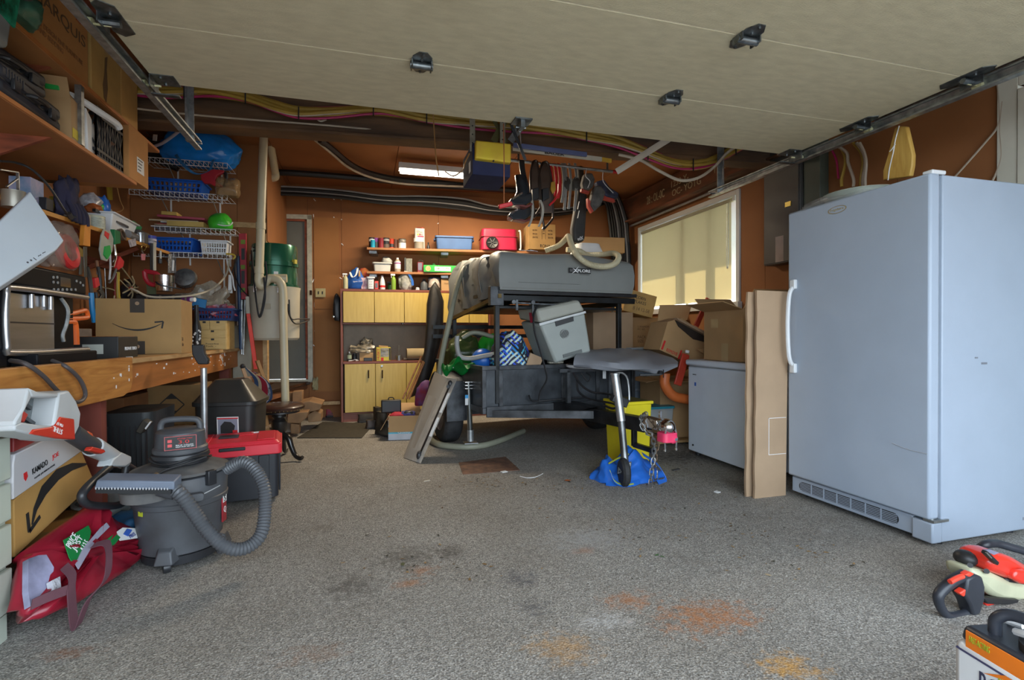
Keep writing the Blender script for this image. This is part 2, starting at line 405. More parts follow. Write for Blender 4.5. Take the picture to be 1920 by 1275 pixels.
for nm,a in(('window_frame',(XR-.02,XR+.10,y0-.0,y0+.045,z0,z1)),('window_frame',(XR-.02,XR+.10,y1-.045,y1,z0,z1)),('window_frame',(XR-.02,XR+.10,y0+.045,y1-.045,z1-.05,z1)),('window_sill',(XR-.05,XR+.10,y0-.02,y1+.02,z0-.045,z0+.02))):
 sbox(nm,WF,W1,*a,bev=.003)
sbox('mullion',WF,W1,XR+.07,XR+.10,5.18,5.23,z0+.02,z1-.05)
sbox('mullion',WF,W1,XR+.07,XR+.10,4.68,4.72,z0+.02,z1-.05)
sbox('pane',mat('window_glass',(.9,.95,.95),.03,alpha=.12,var=.01),W1,XR+.078,XR+.083,y0+.045,y1-.045,z0+.02,z1-.05)
sbox('blind_cloth',BLIND,W1,XR+.012,XR+.014,y0+.15,y1-.055,z0+.055,z1-.06)
G().cyl((XR+.02,y0+.10,z1-.075),(XR+.02,y1-.05,z1-.075),.022).part('blind_roller',BLIND,W1)
sbox('blind_bracket',WF,W1,XR-.01,XR+.05,y0+.07,y0+.11,z1-.10,z1-.04)
g=G();yy=y0+.17
g.tube([(XR-.005,yy,z1-.1),(XR-.008,yy,1.75),(XR-.008,yy+.012,1.72),(XR-.008,yy+.024,1.75),(XR-.005,yy+.024,z1-.1)],.0025,n=5,k=4)
g.part('blind_chain',STEEL,W1)
o=struct('yard_outside');
G().box(XR+2.6,XR+2.7,1.5,11,-.3,1.5).part('fence',mat('outdoor_fence',(.45,.32,.18),.9),o)
G().box(XR+.1,XR+1.05,-.4,7.6,2.92,3.02).part('added_eave',WHITE,o)  # unseen overhang, added to keep the sun off the upper blind
for y_ in(4.72,5.28):G().box(XR+.35,XR+.42,y_,y_+.14,-.3,2.92).part('added_sun_post',WHITE,o)  # unseen posts, added to break the sunlight on the blind into patches
G().box(XR+.2,14,-8,12,-.35,-.3).part('lawn',mat('lawn',(.12,.2,.05),.95,var=.3,scale=12),o)
def ibeam(name,label,p,q,hgt,fl,M,z):
 t=thing(name,label,'beam',((p[0]+q[0])/2,(p[1]+q[1])/2,z))
 d=V((q[0]-p[0],q[1]-p[1],0));L_=d.length;d.normalize();n=V((-d.y,d.x,0))
 m=Matrix((d,n,V((0,0,1)))).transposed().to_4x4();m.translation=(p[0],p[1],z)
 G(m).box(0,L_,-.006,.006,.02,hgt-.02).part('web',M,t,w=True)
 G(m).box(0,L_,-fl/2,fl/2,0,.018).part('lower_flange',M,t,w=True)
 G(m).box(0,L_,-fl/2,fl/2,hgt-.018,hgt).part('upper_flange',M,t,w=True)
 return t
BY=4.12
ibeam('steel_beam','rusty steel I-beam crossing the garage above the yellow opener',(XL,BY+.087),(XR,BY-.405),.36,.16,RUST,2.50)
BM2=mat('rusty_beam_side',(.24,.085,.04),.75,.1,scale=3,col2=(.08,.05,.03),stretch=(1,.6,3),var=.3)
tb=thing('wall_beam','brown steel beam with chalk writing above the window along right wall','beam',(XR-.08,5.2,2.58))
sbox('web',BM2,tb,XR-.09,XR-.075,3.6,YB(XR),2.57,CZ-.03)
sbox('lower_flange',BM2,tb,XR-.16,XR,3.6,YB(XR),2.55,2.568)
CH=mat('chalk',(.5,.42,.25),.9)
for s_,yy,ww in(('28 : OL-0C',5.62,.4),('1233 Y- \n OC- YOTG',5.0,.55),('W 17 33 - 0',4.3,.45)):
 text(tb,s_,frame((XR-.0905,yy,2.75),(0,1,0),(0,0,1))@Matrix.Diagonal((-1,1,1,1))if False else frame((XR-.0905,yy,2.73),(0,-1,0),(0,0,1)),ww,.10 if '\n' not in s_ else.18,CH,ext=.001)
for i,yy in enumerate((3.3,2.7,2.1,1.5)):
 o=struct('trim_%d'%(i+2));sbox('joist',REDWOOD,o,XL,XR,yy-.02,yy+.02,CZ-.2,CZ-.001)
 # ------------------------------------------------------------- overhead garage door (open), tracks, opener
DZ=2.25;DX0,DX1=-.955,2.80
SEAMS=[2.855,2.322,1.765,1.21,.66]
DOORM=mat('door_insulation_panel',(.62,.56,.39),.75,var=.05,scale=30,bump=.35,bscale=260,stretch=(.35,1,1))
_rp=[n for n in DOORM.node_tree.nodes if n.type=='VALTORGB'][0];_rp.color_ramp.elements[0].color=(.55,.495,.34,1)
gd=thing('garage_door','large beige sectional garage door raised flat under the ceiling','door',(.92,1.8,DZ))
for a,b in zip(SEAMS,SEAMS[1:]):
 sbox('door_section',DOORM,gd,DX0,DX1,b+.003,a-.003,DZ,DZ+.045,bev=.002)
 sbox('section_edge',mat('section_edge_cream',(.82,.76,.60),.5),gd,DX0,DX1,b-.003,b+.003,DZ+.002,DZ+.03)
HM=mat('hinge_steel',(.20,.22,.23),.35,.9,var=.3,scale=30)
def leafpts(w_,L_,tip=.35):return[(-w_/2,0),(w_/2,0),(w_/2,L_*.55),(w_*.2,L_),(-w_*.2,L_),(-w_/2,L_*.55)]
def hinge(x,y):
 h=G(Matrix.Translation((x,y,DZ)))
 for s_ in(1,-1):
  m=Matrix.Rotation(math.pi,4,'X')@Matrix.Diagonal((1,s_,1,1))
  h.prism(leafpts(.085,.085),.0,.004,m)
  for yy in(.03,.07):h.cyl((0,s_*yy,-.004),(0,s_*yy,-.012),.006,n=6)
 h.cyl((-.05,0,-.018),(.05,0,-.018),.016,n=10)
 h.box(-.046,-.040,-.028,.03,-.03,0);h.box(.040,.046,-.028,.03,-.03,0)
 h.part('hinge',HM,gd,w=True)
p=az(790,118,DZ);hinge(p.x,SEAMS[1]);p=az(1255,184,DZ);hinge(p.x,SEAMS[1]);p=az(1403,66,DZ);hinge(p.x,SEAMS[2])
hinge(az(1000,20,DZ).x*.0+.30,SEAMS[2]);
for y_ in SEAMS[3:4]:hinge(.3,y_);hinge(1.6,y_)
ROL=mat('nylon_roller',(.55,.52,.30),.5)
def edge_bracket(x,y,s_,top=False):
 h=G(Matrix.Translation((x,y,DZ))@Matrix.Diagonal((s_,1,1,1)))
 if top:
  h.box(-.10,.0,-.06,.05,-.004,0);h.box(-.004,.0,-.06,.05,-.055,0)
  h.box(-.10,.02,.02,.05,-.06,-.054)
 else:
  h.prism([(-.075,-.09),(-.03,-.12),(0.0,-.09),(0.0,.09),(-.03,.12),(-.075,.09)],-.004,0)
  h.cyl((-.06,0,-.02),(.0,0,-.02),.014,n=8);h.box(-.004,0,-.05,.05,-.04,0)
 for yy in(-.04,.03):h.cyl((-.04,yy,-.004),(-.04,yy,-.012),.007,n=6)
 o=h.part('roller_bracket',HM,gd,w=True)
 G(Matrix.Translation((x,y,DZ-.03))@Matrix.Diagonal((s_,1,1,1))).cyl((-.03,0,0),(.055,0,0),.005,n=6).cyl((.03,0,0),(.05,0,0),.022,n=14).part('roller',ROL,o,w=True)
for x,s_ in((DX0,-1),(DX1,1)):
 for i,y in enumerate(SEAMS[1:4]):edge_bracket(x,y,s_)
 edge_bracket(x,SEAMS[0]-.04,s_,True)
for x,s_,nm in((DX0-.045,1,'left'),(DX1+.045,-1,'right')):
 yend=3.62 if nm=='left' else 3.75
 t=thing('door_track','galvanised horizontal track along the %s edge of the raised door'%nm,'track',(x,1.9,DZ-.06))
 m=Matrix.Translation((x,0,DZ-.03))@Matrix.Diagonal((s_,1,1,1))
 prof=[(.028,-.018),(.028,-.027),(-.004,-.030),(-.010,-.022),(-.010,.022),(-.004,.030),(.028,.027),(.028,.018),(.024,.018),(.024,.023),(-.003,.026),(-.007,.020),(-.007,-.020),(-.003,-.026),(.024,-.023),(.024,-.018)]
 G(m).rings and None
 g=G(m);g._t(g.rings([[V((a,.2,b))for a,b in prof],[V((a,yend,b))for a,b in prof]]));g.part('rail',STEEL,t,w=True)
 G(m).box(-.016,-.011,.2,1.9 if nm=='left' else 2.3,-.02,.06).part('support_angle',STEEL,t,w=True)
 g=G(m);yh=yend-.12
 g.box(-.022,-.012,yh-.02,yh+.02,-.02,CZ-DZ+.03);g.box(-.022,.016,yh+.016,yh+.02,-.02,CZ-DZ+.03);g.part('hanger',STEEL,t,w=True)
 if nm=='right':
  sbox('hanger',STEEL,t,x+.01,x+.03,2.1,2.14,DZ-.05,CZ)
 g=G(m);g.cyl((-.012,yend-.04,0),(.04,yend-.04,0),.006,n=8);g.cyl((-.016,yend-.04,0),(-.01,yend-.04,0),.012,n=6);g.part('stop_bolt',STEEL,t,w=True)
NAVY=mat('navy_metal',(.035,.04,.09),.85,spec=.1)
YELO=mat('yellow_lens',(.78,.60,.04),.5,var=.08,scale=7,col2=(.74,.48,.05))
op=thing('garage_door_opener','yellow and navy garage door opener hanging beneath the steel beam','door opener',(1.02,4.1,2.40))
yo=3.60;A=ay(891,262,yo);B=ay(959,272,yo);Cc=ay(953,302,yo)
G().hex([(A.x,yo,Cc.z),(B.x-.005,yo,Cc.z-.01),(B.x+.02,yo+.16,Cc.z-.01),(A.x+.01,yo+.16,Cc.z),(A.x+.004,yo,A.z),(B.x,yo,A.z),(B.x+.02,yo+.16,A.z+.0),(A.x+.01,yo+.16,A.z)]).part('light_lens',YELO,op,w=True,bev=.012)
G().box(A.x-.01,B.x+.005,yo+.05,yo+.42,Cc.z-.10,A.z-.005).part('housing',NAVY,op,w=True,bev=.006)
sbox('rating_label',PAPER,op,A.x-.012,A.x-.0095,yo+.12,yo+.18,Cc.z-.06,Cc.z+.02)
g=G();g.cyl(((A.x+B.x)/2,yo-.004,Cc.z-.008),((A.x+B.x)/2,yo+.01,Cc.z-.008),.006,n=8);g.part('screw',BLACK,op,w=True)
PA=mat('perforated_angle',(.36,.33,.25),.5,.6,var=.2,scale=20)
def angle_bar(par,p,q,w_=.035,name='hanger',M=PA,holes=True):
 g=G();g.bar(p,q,w_,.003,up=(0,1,0));g.part(name,M,par,w=True)
 if holes:
  p,q=V(p),V(q);n=int((q-p).length/.06);g=G()
  for i in range(1,n):
   c=p.lerp(q,i/n);g.cyl(c+V((0,-.003,0)),c+V((0,.0,0)),.006,n=6)
  g.part('bolt_holes',BLACK,par,w=True,kind='stuff')
angle_bar(op,(A.x-.005,yo+.07,A.z-.06),(A.x-.005,yo+.07,CZ),.04)
angle_bar(op,(B.x-.05,yo+.06,A.z-.02),(B.x-.05,yo+.06,CZ),.04)
GB=mat('olive_metal',(.14,.13,.05),.5,.5)
g=G();g.bar(ay(925,266,yo+.1),ay(958,205,yo+.1),.05,.004,up=(0,1,0));g.bar(ay(926,225,yo+.12),ay(950,268,yo+.12),.03,.004,up=(0,1,0));g.part('cross_brace',GB,op,w=True)
pa=thing('door_pull_arm','steel arm joining the raised door to the opener rail','arm',(1.3,2.9,DZ-.02))
q0=az(985,224,DZ-.02);q0.y=SEAMS[0]-.05
G().box(q0.x-.05,q0.x+.05,q0.y-.05,q0.y+.05,DZ-.008,DZ).part('mounting_plate',HM,pa,w=True)
g=G();g.box(q0.x-.012,q0.x+.012,q0.y-.03,q0.y+.06,DZ-.045,DZ-.006);g.cyl((q0.x-.03,q0.y+.02,DZ-.03),(q0.x+.03,q0.y+.02,DZ-.03),.008,n=8);g.part('clevis',HM,pa,w=True)
g=G();g.bar(q0+V((0,.03,-.02)),ay(977,268,3.6),.022,.006,up=(1,0,0));g.bar(ay(958,232,3.6),ay(985,300,3.6),.022,.006,up=(0,1,0));g.part('arm',DSTEEL,pa,w=True)
g=G();g.bar((1.05,3.5,2.62),(1.05,.2,2.45),.05,.035);g.part('rail',DSTEEL,pa,w=True)
g=G();g.bar(ay(985,225,3.7),ay(957,265,3.7),.05,.004,up=(0,1,0));g.part('brace',STEEL,pa,w=True)
rc=thing('release_cord','orange pull cord with red handle hanging past the opener','cord',ay(946,380,3.5))
g=G();g.tube([ay(944,232,3.5),ay(945,300,3.5),ay(945,384,3.5)],.004,n=5,k=1);g.part('cord',mat('orange_cord',(.45,.15,.05),.7),rc,w=True)
g=G();g.bar(ay(935,388,3.5),ay(960,382,3.5),.03,.03);g.part('handle',RED,rc,w=True,bev=.006)
fl=thing('fluorescent_light','white twin tube fluorescent fixture lit behind the yellow opener','lamp',(.93,5.6,2.80))
L0=ay(747,305,5.6);L1=ay(944,322,5.6)
sbox('housing',WHITE,fl,L0.x,L1.x,5.53,5.67,2.80,2.86,bev=.004)
EM=mat('lit_tube',(1,1,1),.5,emit=(1,.93,.80,9))
for yy in(5.56,5.64):
 G().cyl((L0.x+.02,yy,2.785),(L1.x-.02,yy,2.785),.016).part('tube',EM,fl,w=True)
g=G();g.tube([(L0.x+.03,5.6,2.86),(L0.x+.03,5.6,CZ)],.002,n=4,k=1);g.tube([(L1.x-.03,5.6,2.86),(L1.x-.03,5.6,CZ)],.002,n=4,k=1);g.part('hanging_wire',STEEL,fl,w=True)
# ------------------------------------------------------------- right side: upright freezer, cardboard sheets, chest freezer, boxes
FRZ=mat('freezer_enamel',(.37,.435,.53),.42,var=.02,bump=.10,bscale=420)
fz=thing('upright_freezer','tall white upright freezer with pebbled door against the right wall','freezer',(2.95,2.225,0))
sbox('body',FRZ,fz,2.665,3.27,1.80,2.655,.02,1.79,bev=.006)
sbox('gasket',mat('gasket',(.40,.41,.42),.7),fz,2.652,2.664,1.815,2.64,.15,1.775)
door=sbox('door',FRZ,fz,2.585,2.650,1.80,2.655,.135,1.795,bev=.012)
kick=sbox('kick_plate',FRZ,fz,2.615,2.66,1.90,2.65,.03,.125,bev=.006)
g=G();ol=[]
for i in range(9):a=R(90+180*i/8);ol.append((1.995+.028*math.cos(a),.078+.028*math.sin(a)))
for i in range(9):a=R(-90+180*i/8);ol.append((2.565+.028*math.cos(a),.078+.028*math.sin(a)))
mv=Matrix(((0,0,-1,2.6146),(1,0,0,0),(0,1,0,0),(0,0,0,1)))
g.prism(ol,0,.0012,mv);g.part('vent_opening',BLACK,fz,w=True)
g=G()
for i in range(6):z=.055+i*.0088;g.box(2.6115,2.6135,1.975,2.585,z-.0018,z+.0018)
for i in range(6):y=2.06+i*.088;g.box(2.6105,2.6135,y-.003,y+.003,.05,.106)
g.part('louvres',FRZ,fz,w=True)
sbox('hinge_cover',FRZ,fz,2.60,2.665,1.795,1.895,.02,.12,bev=.008)
g=G();g.box(2.60,2.70,1.79,1.84,.122,.134);g.cyl((2.62,1.815,.12),(2.62,1.815,.14),.012);g.part('hinge',STEEL,fz,w=True)
sbox('hinge_cap',WHITE,fz,2.60,2.69,1.80,1.85,1.792,1.812,bev=.006)
hz1=ax(1470,522,2.53).z;hz0=ax(1470,702,2.53).z;yh=2.60
g=G()
g.tube([(2.585,yh,hz1-.055),(2.555,yh,hz1-.075),(2.538,yh,hz1-.14),(2.530,yh,(hz0+hz1)/2),(2.538,yh,hz0+.14),(2.555,yh,hz0+.075),(2.585,yh,hz0+.055)],.013,n=8)
g.part('handle',WHITE,fz,w=True)
for z in(hz1-.04,hz0+.04):sbox('handle_cap',WHITE,fz,2.562,2.587,yh-.02,yh+.02,z-.03,z+.03,bev=.006)
m=frame((2.5838,2.30,1.735),(0,-1,0),(0,0,1))
g=G(m);g.lathe([(.06,0),(.06,.0012)],n=24,m=Matrix.Diagonal((1,.35,1,1)));g.part('badge',mat('gold_badge',(.42,.36,.22),.4,.5),fz,w=True)
g=G(m);g.lathe([(.052,.0012),(.052,.002)],n=24,m=Matrix.Diagonal((1,.33,1,1)));g.part('badge_field',FRZ,fz,w=True)
text(fz,'Frigidaire',frame((2.5818,2.30,1.735),(0,-1,0),(0,0,1)),.085,.016,mat('gold_ink',(.35,.28,.12),.5))
g=G();g.tube([(2.5838,1.98,.47),(2.5835,1.90,.455),(2.5838,1.81,.452)],.002,n=4);g.part('dent_line',mat('dent_shade',(.40,.42,.46),.5),fz,w=True)
g=G();g.box(2.885,2.905,1.7985,1.7998,.905,.912);g.box(2.93,2.97,1.7985,1.7998,.875,.885);g.box(3.235,3.24,1.7985,1.7998,.07,.085);g.part('scuff_marks',mat('scuff',(.22,.24,.28),.7),fz,w=True)
for x,y in((2.70,1.84),(2.70,2.6),(3.2,1.84),(3.2,2.6)):G().cyl((x,y,0),(x,y,.025),.018).part('foot',BLACK,fz,w=True)
bl=thing('serving_bowl','pale plastic bowl under crumpled clear film on top of upright freezer','bowl',(2.90,2.42,1.792))
g=G();g.lathe([(.10,0),(.16,.03),(.20,.075),(.21,.08),(.205,.085),(.19,.078),(.15,.035),(.09,.01)],n=28);g.part('bowl',mat('pale_green_bowl',(.55,.60,.52),.4),bl)
film=G();film.blob((-.02,.06,.0),(.24,.28,.045),seed=3,amp=.35,flat=.3);film.part('film',CLEAR,bl)
yw=woodmat('honey_wood',(.66,.42,.10),(.52,.28,.05),(5,5,1),rough=.5)
cp=thing('wooden_paddle','honey coloured tapered wooden board standing behind the white bowl','board',(2.98,2.28,1.792))
pts=[]
X_=2.99
for px_,py_ in((1655,338),(1655,320),(1664,290),(1677,240),(1684,236),(1699,237),(1711,290),(1710,310),(1706,330)):
 p=ax(px_,py_,X_);pts.append((p.y,max(p.z,1.793)))
g=G(Matrix(((0,0,1,X_),(1,0,0,0),(0,1,0,0),(0,0,0,1))));g.prism(pts,0,.03);g.part('board',yw,cp,w=True,bev=.006)
g=G();g.tube([ax(1686,236,X_-.01),ax(1679,262,X_-.012),ax(1675,285,X_-.012),ax(1668,315,X_-.012),ax(1665,338,X_-.012)],.0035,n=5);g.tube([ax(1679,270,X_-.012),ax(1672,280,X_-.015),ax(1668,284,X_-.015)],.003,n=5);g.part('string',PAPER,cp,w=True)
def sheet(label,x0,x1,y,z1,skew,M,rip=0):
 t=thing('cardboard_sheet',label,'cardboard',((x0+x1)/2,y,0),group=None)
 n=18;L_=[];
 for k in range(n+1):
  z=z1*k/n;dx=.003*math.sin(k*1.7+rip)+skew*k/n
  L_.append((x0+dx,z))
 outl=L_+[(x1+skew,z1-.004),(x1,0)]
 g=G(frame((0,y,0),(1,0,0),(0,0,1)));g.prism(outl,0,.016);g.part('sheet',M,t,w=True,sm=False)
 return t
ts=sheet('flattened cardboard box with taped outline standing beside the freezer door',2.335,2.575,2.675,ay(1430,545,2.675).z,.02,CARD2)
g=G();yy=2.6575;z0_,z1_=.27,.50;xx0=2.44
g.box(xx0,2.575,yy-.0012,yy,z1_-.003,z1_);g.box(xx0,2.575,yy-.0012,yy,z0_-.003,z0_);g.box(xx0,xx0+.003,yy-.0012,yy,z0_,z1_)
g.part('white_outline',WINK,ts,w=True)
ts2=sheet('narrow edge of a second flattened box tucked behind the taped one',2.31,2.60,2.72,ay(1412,548,2.72).z,.012,CARD2,2)
cf=thing('chest_freezer','low pale chest freezer with small badge under the open boxes','freezer',(2.98,3.3,0))
CFM=mat('chest_enamel',(.68,.75,.86),.42,var=.03,bump=.04,bscale=300)
sbox('body',CFM,cf,2.675,3.25,2.98,3.83,.035,.755,bev=.008)
sbox('lid',CFM,cf,2.655,3.27,2.97,3.845,.765,.815,bev=.014)
sbox('lid_seal',mat('seal',(.30,.32,.34),.7),cf,2.68,3.24,2.99,3.82,.755,.766)
for x in(2.73,3.2):
 for y in(3.05,3.77):G().cyl((x,y,0),(x,y,.036),.022).part('foot',BLACK,cf,w=True)
text(cf,'danby',frame((2.6735,3.74,.69),(0,-1,0),(0,0,1)),.05,.013,INK)
decal(cf,frame((2.674,3.73,.61),(0,-1,0),(0,0,1)),.022,.03,BLUE,'energy_sticker')
G().cyl((2.668,3.76,.09),(2.676,3.76,.09),.008,n=8).part('drain_plug',BLACK,cf,w=True)
def cbox(label,c,sz,rz=0.,flaps=None,M=CARD,tape=True,rx=0.,ry=0.,group=None,txt=(),w_=.005,name='cardboard_box',fl=.5):
 t=thing(name,label,'box',c,rz,group,rx=rx,ry=ry)
 x,y,z=sz[0]/2,sz[1]/2,sz[2]
 if flaps is None:
  G().box(-x,x,-y,y,0,z).part('body',M,t,bev=.003)
  G().box(-x,x,-.002,.002,z-.001,z+.0008).part('seam',CARD3,t)
  if tape:
   g=G();g.box(-x-.0008,x+.0008,-.027,.027,z,z+.0012);g.box(-x-.001,-x,-.027,.027,z-.06,z);g.box(x,x+.001,-.027,.027,z-.06,z);g.part('tape',TAPE,t)
 else:
  g=G();g.box(-x,x,-y,-y+w_,0,z);g.box(-x,x,y-w_,y,0,z);g.box(-x,-x+w_,-y+w_,y-w_,0,z);g.box(x-w_,x,-y+w_,y-w_,0,z);g.box(-x,x,-y,y,0,w_)
  g.part('body',M,t)
  fL=min(x,y)*2*fl
  for side,a in zip('fblr',flaps):
   if a is None:continue
   if side in 'fb':
    s_=-1 if side=='f' else 1
    mm=Matrix.Translation((0,s_*y,z))@Matrix.Rotation(R(-s_*a),4,'X');g=G();g.box(-x+.003,x-.003,-w_/2,w_/2,0,fL,mm)
   else:
    s_=-1 if side=='l' else 1
    mm=Matrix.Translation((s_*x,0,z))@Matrix.Rotation(R(s_*a),4,'Y');g=G();g.box(-w_/2,w_/2,-y+.003,y-.003,0,fL,mm)
   g.part('flap',M,t)
 for(s_,face,u,v,wd,ht,mk)in txt:
  if face=='f':fr=frame((u,-y-.0006,v),(1,0,0),(0,0,1))
  elif face=='l':fr=frame((-x-.0006,u,v),(0,-1,0),(0,0,1))
  elif face=='r':fr=frame((x+.0006,u,v),(0,1,0),(0,0,1))
  else:fr=frame((u,v,z+.0006),(1,0,0),(0,1,0))
  text(t,s_,fr,wd,ht,mk,w=False)
 return t
BRI=mat('brown_ink',(.16,.09,.04),.7)
b1=cbox('tall open cardboard box with spread flaps and clear tape on the chest freezer',(2.90,3.44,.817),(.36,.48,.40),rz=-2,flaps=(40,50,72,30),fl=.5)
for(u,v,ww,hh)in((.1,.30,.09,.07),(-.03,.07,.08,.14),(.0,.0,.0,.0)):
 if ww:decal(b1,frame((-.181,u,v),(0,-1,0),(0,0,1)),ww,hh,TAPE,'tape_patch',w=False)
b2=thing('cardboard_box','long cardboard box tipped on its side with red arrows behind chest freezer','box',ay(1262,700,4.2))
def b2p(nm,pts,Y,th,M_):return poly_y(pts,Y,th).part(nm,M_,b2,w=True,sm=False)
b2p('body',[(1236,604),(1221,655),(1297,690),(1306,652),(1330,645),(1262,597)],4.2,.14,CARD)
b2p('flap',[(1237,572),(1297,571),(1288,600),(1232,607)],4.3,.004,CARD);b2p('opening_shade',[(1264,597),(1341,636),(1338,645),(1300,636),(1272,612)],4.05,.004,mat('box_gap_shade',(.03,.02,.015),.9))  # dark plate paints the shade inside the box mouth
b2p('flap',[(1266,596),(1341,632),(1341,640),(1268,600)],4.03,.03,CARD2);b2p('flap',[(1306,655),(1344,648),(1342,672),(1337,674)],3.98,.004,CARD)
for x_,y_,s_,w_,h_ in((1244,647,'I',.018,.085),(1260,660,'REMOVE',.12,.03),(1275,665,'I',.018,.085)):text(b2,s_,frame(ay(x_,y_,4.056),(1,0,-.42),(.42,0,1)),w_,h_,RINK)
b3=cbox('cardboard cereal carton tilted under window with black letters',ay(1186,590,5.3),(.36,.28,.25),rz=-6,ry=14,M=mat('cardboard_ochre',(.52,.33,.12),.8),txt=(('CORN\nFLAKES','f',.0,.16,.14,.085,INK),('B 14 12-58','f',.03,.06,.2,.04,BRI)))
b4=cbox('stacked cardboard carton with faded print below the cereal carton',ay(1205,650,5.35)+V((.03,.1,.0)),(.34,.30,.34),rz=-4,M=CARD,txt=(('CANADA INC.\nRC 62','f',.0,.22,.22,.05,BRI),('PACK  16  B\nSIZE  L/R','f',.0,.09,.22,.08,BRI)))
b5=cbox('large plain cardboard box behind the grey electric cooler',ay(1146,664,5.0)+V((.0,.15,-.02)),(.50,.34,.47),rz=6,M=CARD2)
b5b=cbox('wide cardboard box on top of the trailer tent cover by back wall',ay(1125,476,6.3),(.60,.25,.20),rz=-6,M=CARD)
dt=thing('drawer_tower','translucent blue-grey plastic drawer tower behind the trailer wing','drawers',(2.60,5.05,0))
DRM=mat('drawer_plastic',(.28,.36,.45),.3,alpha=.8)
xa,xb=ay(1188,700,4.85).x,ay(1242,700,4.85).x
ztop=ay(1210,652,4.85).z
sbox('frame',mat('tower_frame',(.36,.42,.5),.4),dt,xa-.01,xb+.01,4.87,5.30,0,ztop,bev=.006)
for i in range(4):
 h_=ztop/4;d_=sbox('drawer',DRM,dt,xa,xb,4.845,4.885,i*h_+.015,(i+1)*h_-.012,bev=.006)
 G().box((xa+xb)/2-.06,(xa+xb)/2+.06,4.83,4.846,(i+1)*h_-.045,(i+1)*h_-.025).part('pull',DRM,d_,w=True)
tt=thing('lidded_tub','clear storage tub with teal lid on top of open brown carton','tub',ay(1228,790,4.25))
tw=.135
G().rbox(.27,.2,.0,.13,.03,tp=1.06).part('tub',CLEARP,tt)
G().rbox(.30,.23,.131,.152,.03).part('lid',mat('teal_lid',(.03,.25,.33),.4),tt)
b6=cbox('big open brown carton on the floor left of chest freezer',(2.90,4.45,0.045),(.44,.40,.56),rz=-3,flaps=(95,None,100,60),M=CARD,fl=.35)
pal=thing('wooden_pallet','low wooden board under the brown carton beside the chest freezer','board',(2.86,4.42,0))
g=G();g.box(-.34,.34,-.26,.26,.02,.042);g.part('top_board',LUMBER,pal)
for x in(-.28,.28):G().box(x-.03,x+.03,-.25,.25,0,.02).part('runner',LUMBER,pal)
sl=thing('orange_rocker','curved orange plastic piece wedged between the torn box and chest freezer','toy',ay(1270,740,4.05))
OM=mat('faded_orange',(.62,.15,.035),.45,var=.1)
g=G();g.tube([ay(1247,700,3.98),ay(1247,722,3.98),ay(1262,742,3.98),ay(1285,748,3.98),ay(1305,752,3.98)],.045,n=10);g.part('curved_rail',OM,sl,w=True)
g=G();g.bar(ay(1270,722,3.95),ay(1286,664,3.95),.075,.02,up=(0,1,0));g.part('arm',mat('dark_orange_arm',(.50,.05,.025),.45),sl,w=True,bev=.006)
g=G();g.cyl(ay(1288,662,3.93),ay(1289,657,3.93),.018);g.part('cap',PAPER,sl,w=True)
g=G();g.bar(ay(1305,612,4.1),ay(1328,560,4.1),.045,.02,up=(0,1,0));g.part('upper_arm',mat('dark_orange_arm',(.5,.05,.025)),sl,w=True)
ep=thing('electrical_panel','tall grey electrical panel on the right wall behind the freezer','electrical panel',(XR-.06,3.55,1.6))
GP=mat('panel_grey',(.085,.08,.075),.5,.3,var=.05)
a_=ax(1432,499,XR-.12);b_=ax(1499,400,XR-.12)
zt=ax(1432,318,XR-.12).z
sbox('cabinet',GP,ep,XR-.115,XR-.004,b_.y,a_.y,a_.z,zt+.25,bev=.004)
sbox('cover',GP,ep,XR-.122,XR-.116,b_.y+.01,a_.y-.004,a_.z+.01,zt+.24,bev=.002)
sbox('side_box',mat('greenish_box',(.07,.085,.065),.5),ep,XR-.09,XR-.004,b_.y-.17,b_.y-.01,a_.z+.15,zt+.35,bev=.003)
c_=ax(1478,384,XR-.124);sbox('latch',mat('brass',(.4,.3,.08),.35,.8),ep,XR-.13,XR-.122,c_.y-.03,c_.y+.03,c_.z-.015,c_.z+.025)
decal(ep,frame((XR-.1225,ax(1457,450,XR-.12).y-.03,ax(1457,468,XR-.12).z),(0,-1,0),(0,0,1)),.09,.22,mat('label_pinkish',(.42,.34,.30),.7),'schedule_label')
# ------------------------------------------------------------- utility trailer with closed roof-top tent
TX,TY,TR=1.70,4.27,7.
tr=thing('utility_trailer','black steel utility trailer with long tongue in the middle of the garage','trailer',(TX,TY,0),TR)
TM=tr.matrix_basis
TMB=mat('trailer_paint',(.055,.062,.07),.42,.4,var=.45,scale=5,col2=(.022,.025,.03),bump=.12,bscale=40)
TFR=mat('trailer_frame_paint',(.075,.08,.088),.4,.4,var=.4,scale=9,bump=.08,bscale=60)
def tl(p):return TM.inverted()@p
HW,ZB,ZT=.77,.37,.77
for nm,a in(('front_panel',(-HW+.04,HW-.04,.015,.022,ZB+.04,ZT-.03)),('rear_panel',(-HW+.04,HW-.04,1.58,1.587,ZB+.04,ZT-.03)),('side_panel',(-HW+.015,-HW+.022,.04,1.56,ZB+.04,ZT-.03)),('side_panel',(HW-.022,HW-.015,.04,1.56,ZB+.04,ZT-.03)),('deck',(-HW+.02,HW-.02,.02,1.58,ZB+.02,ZB+.035))):
 sbox(nm,TMB,tr,*a,w=False)
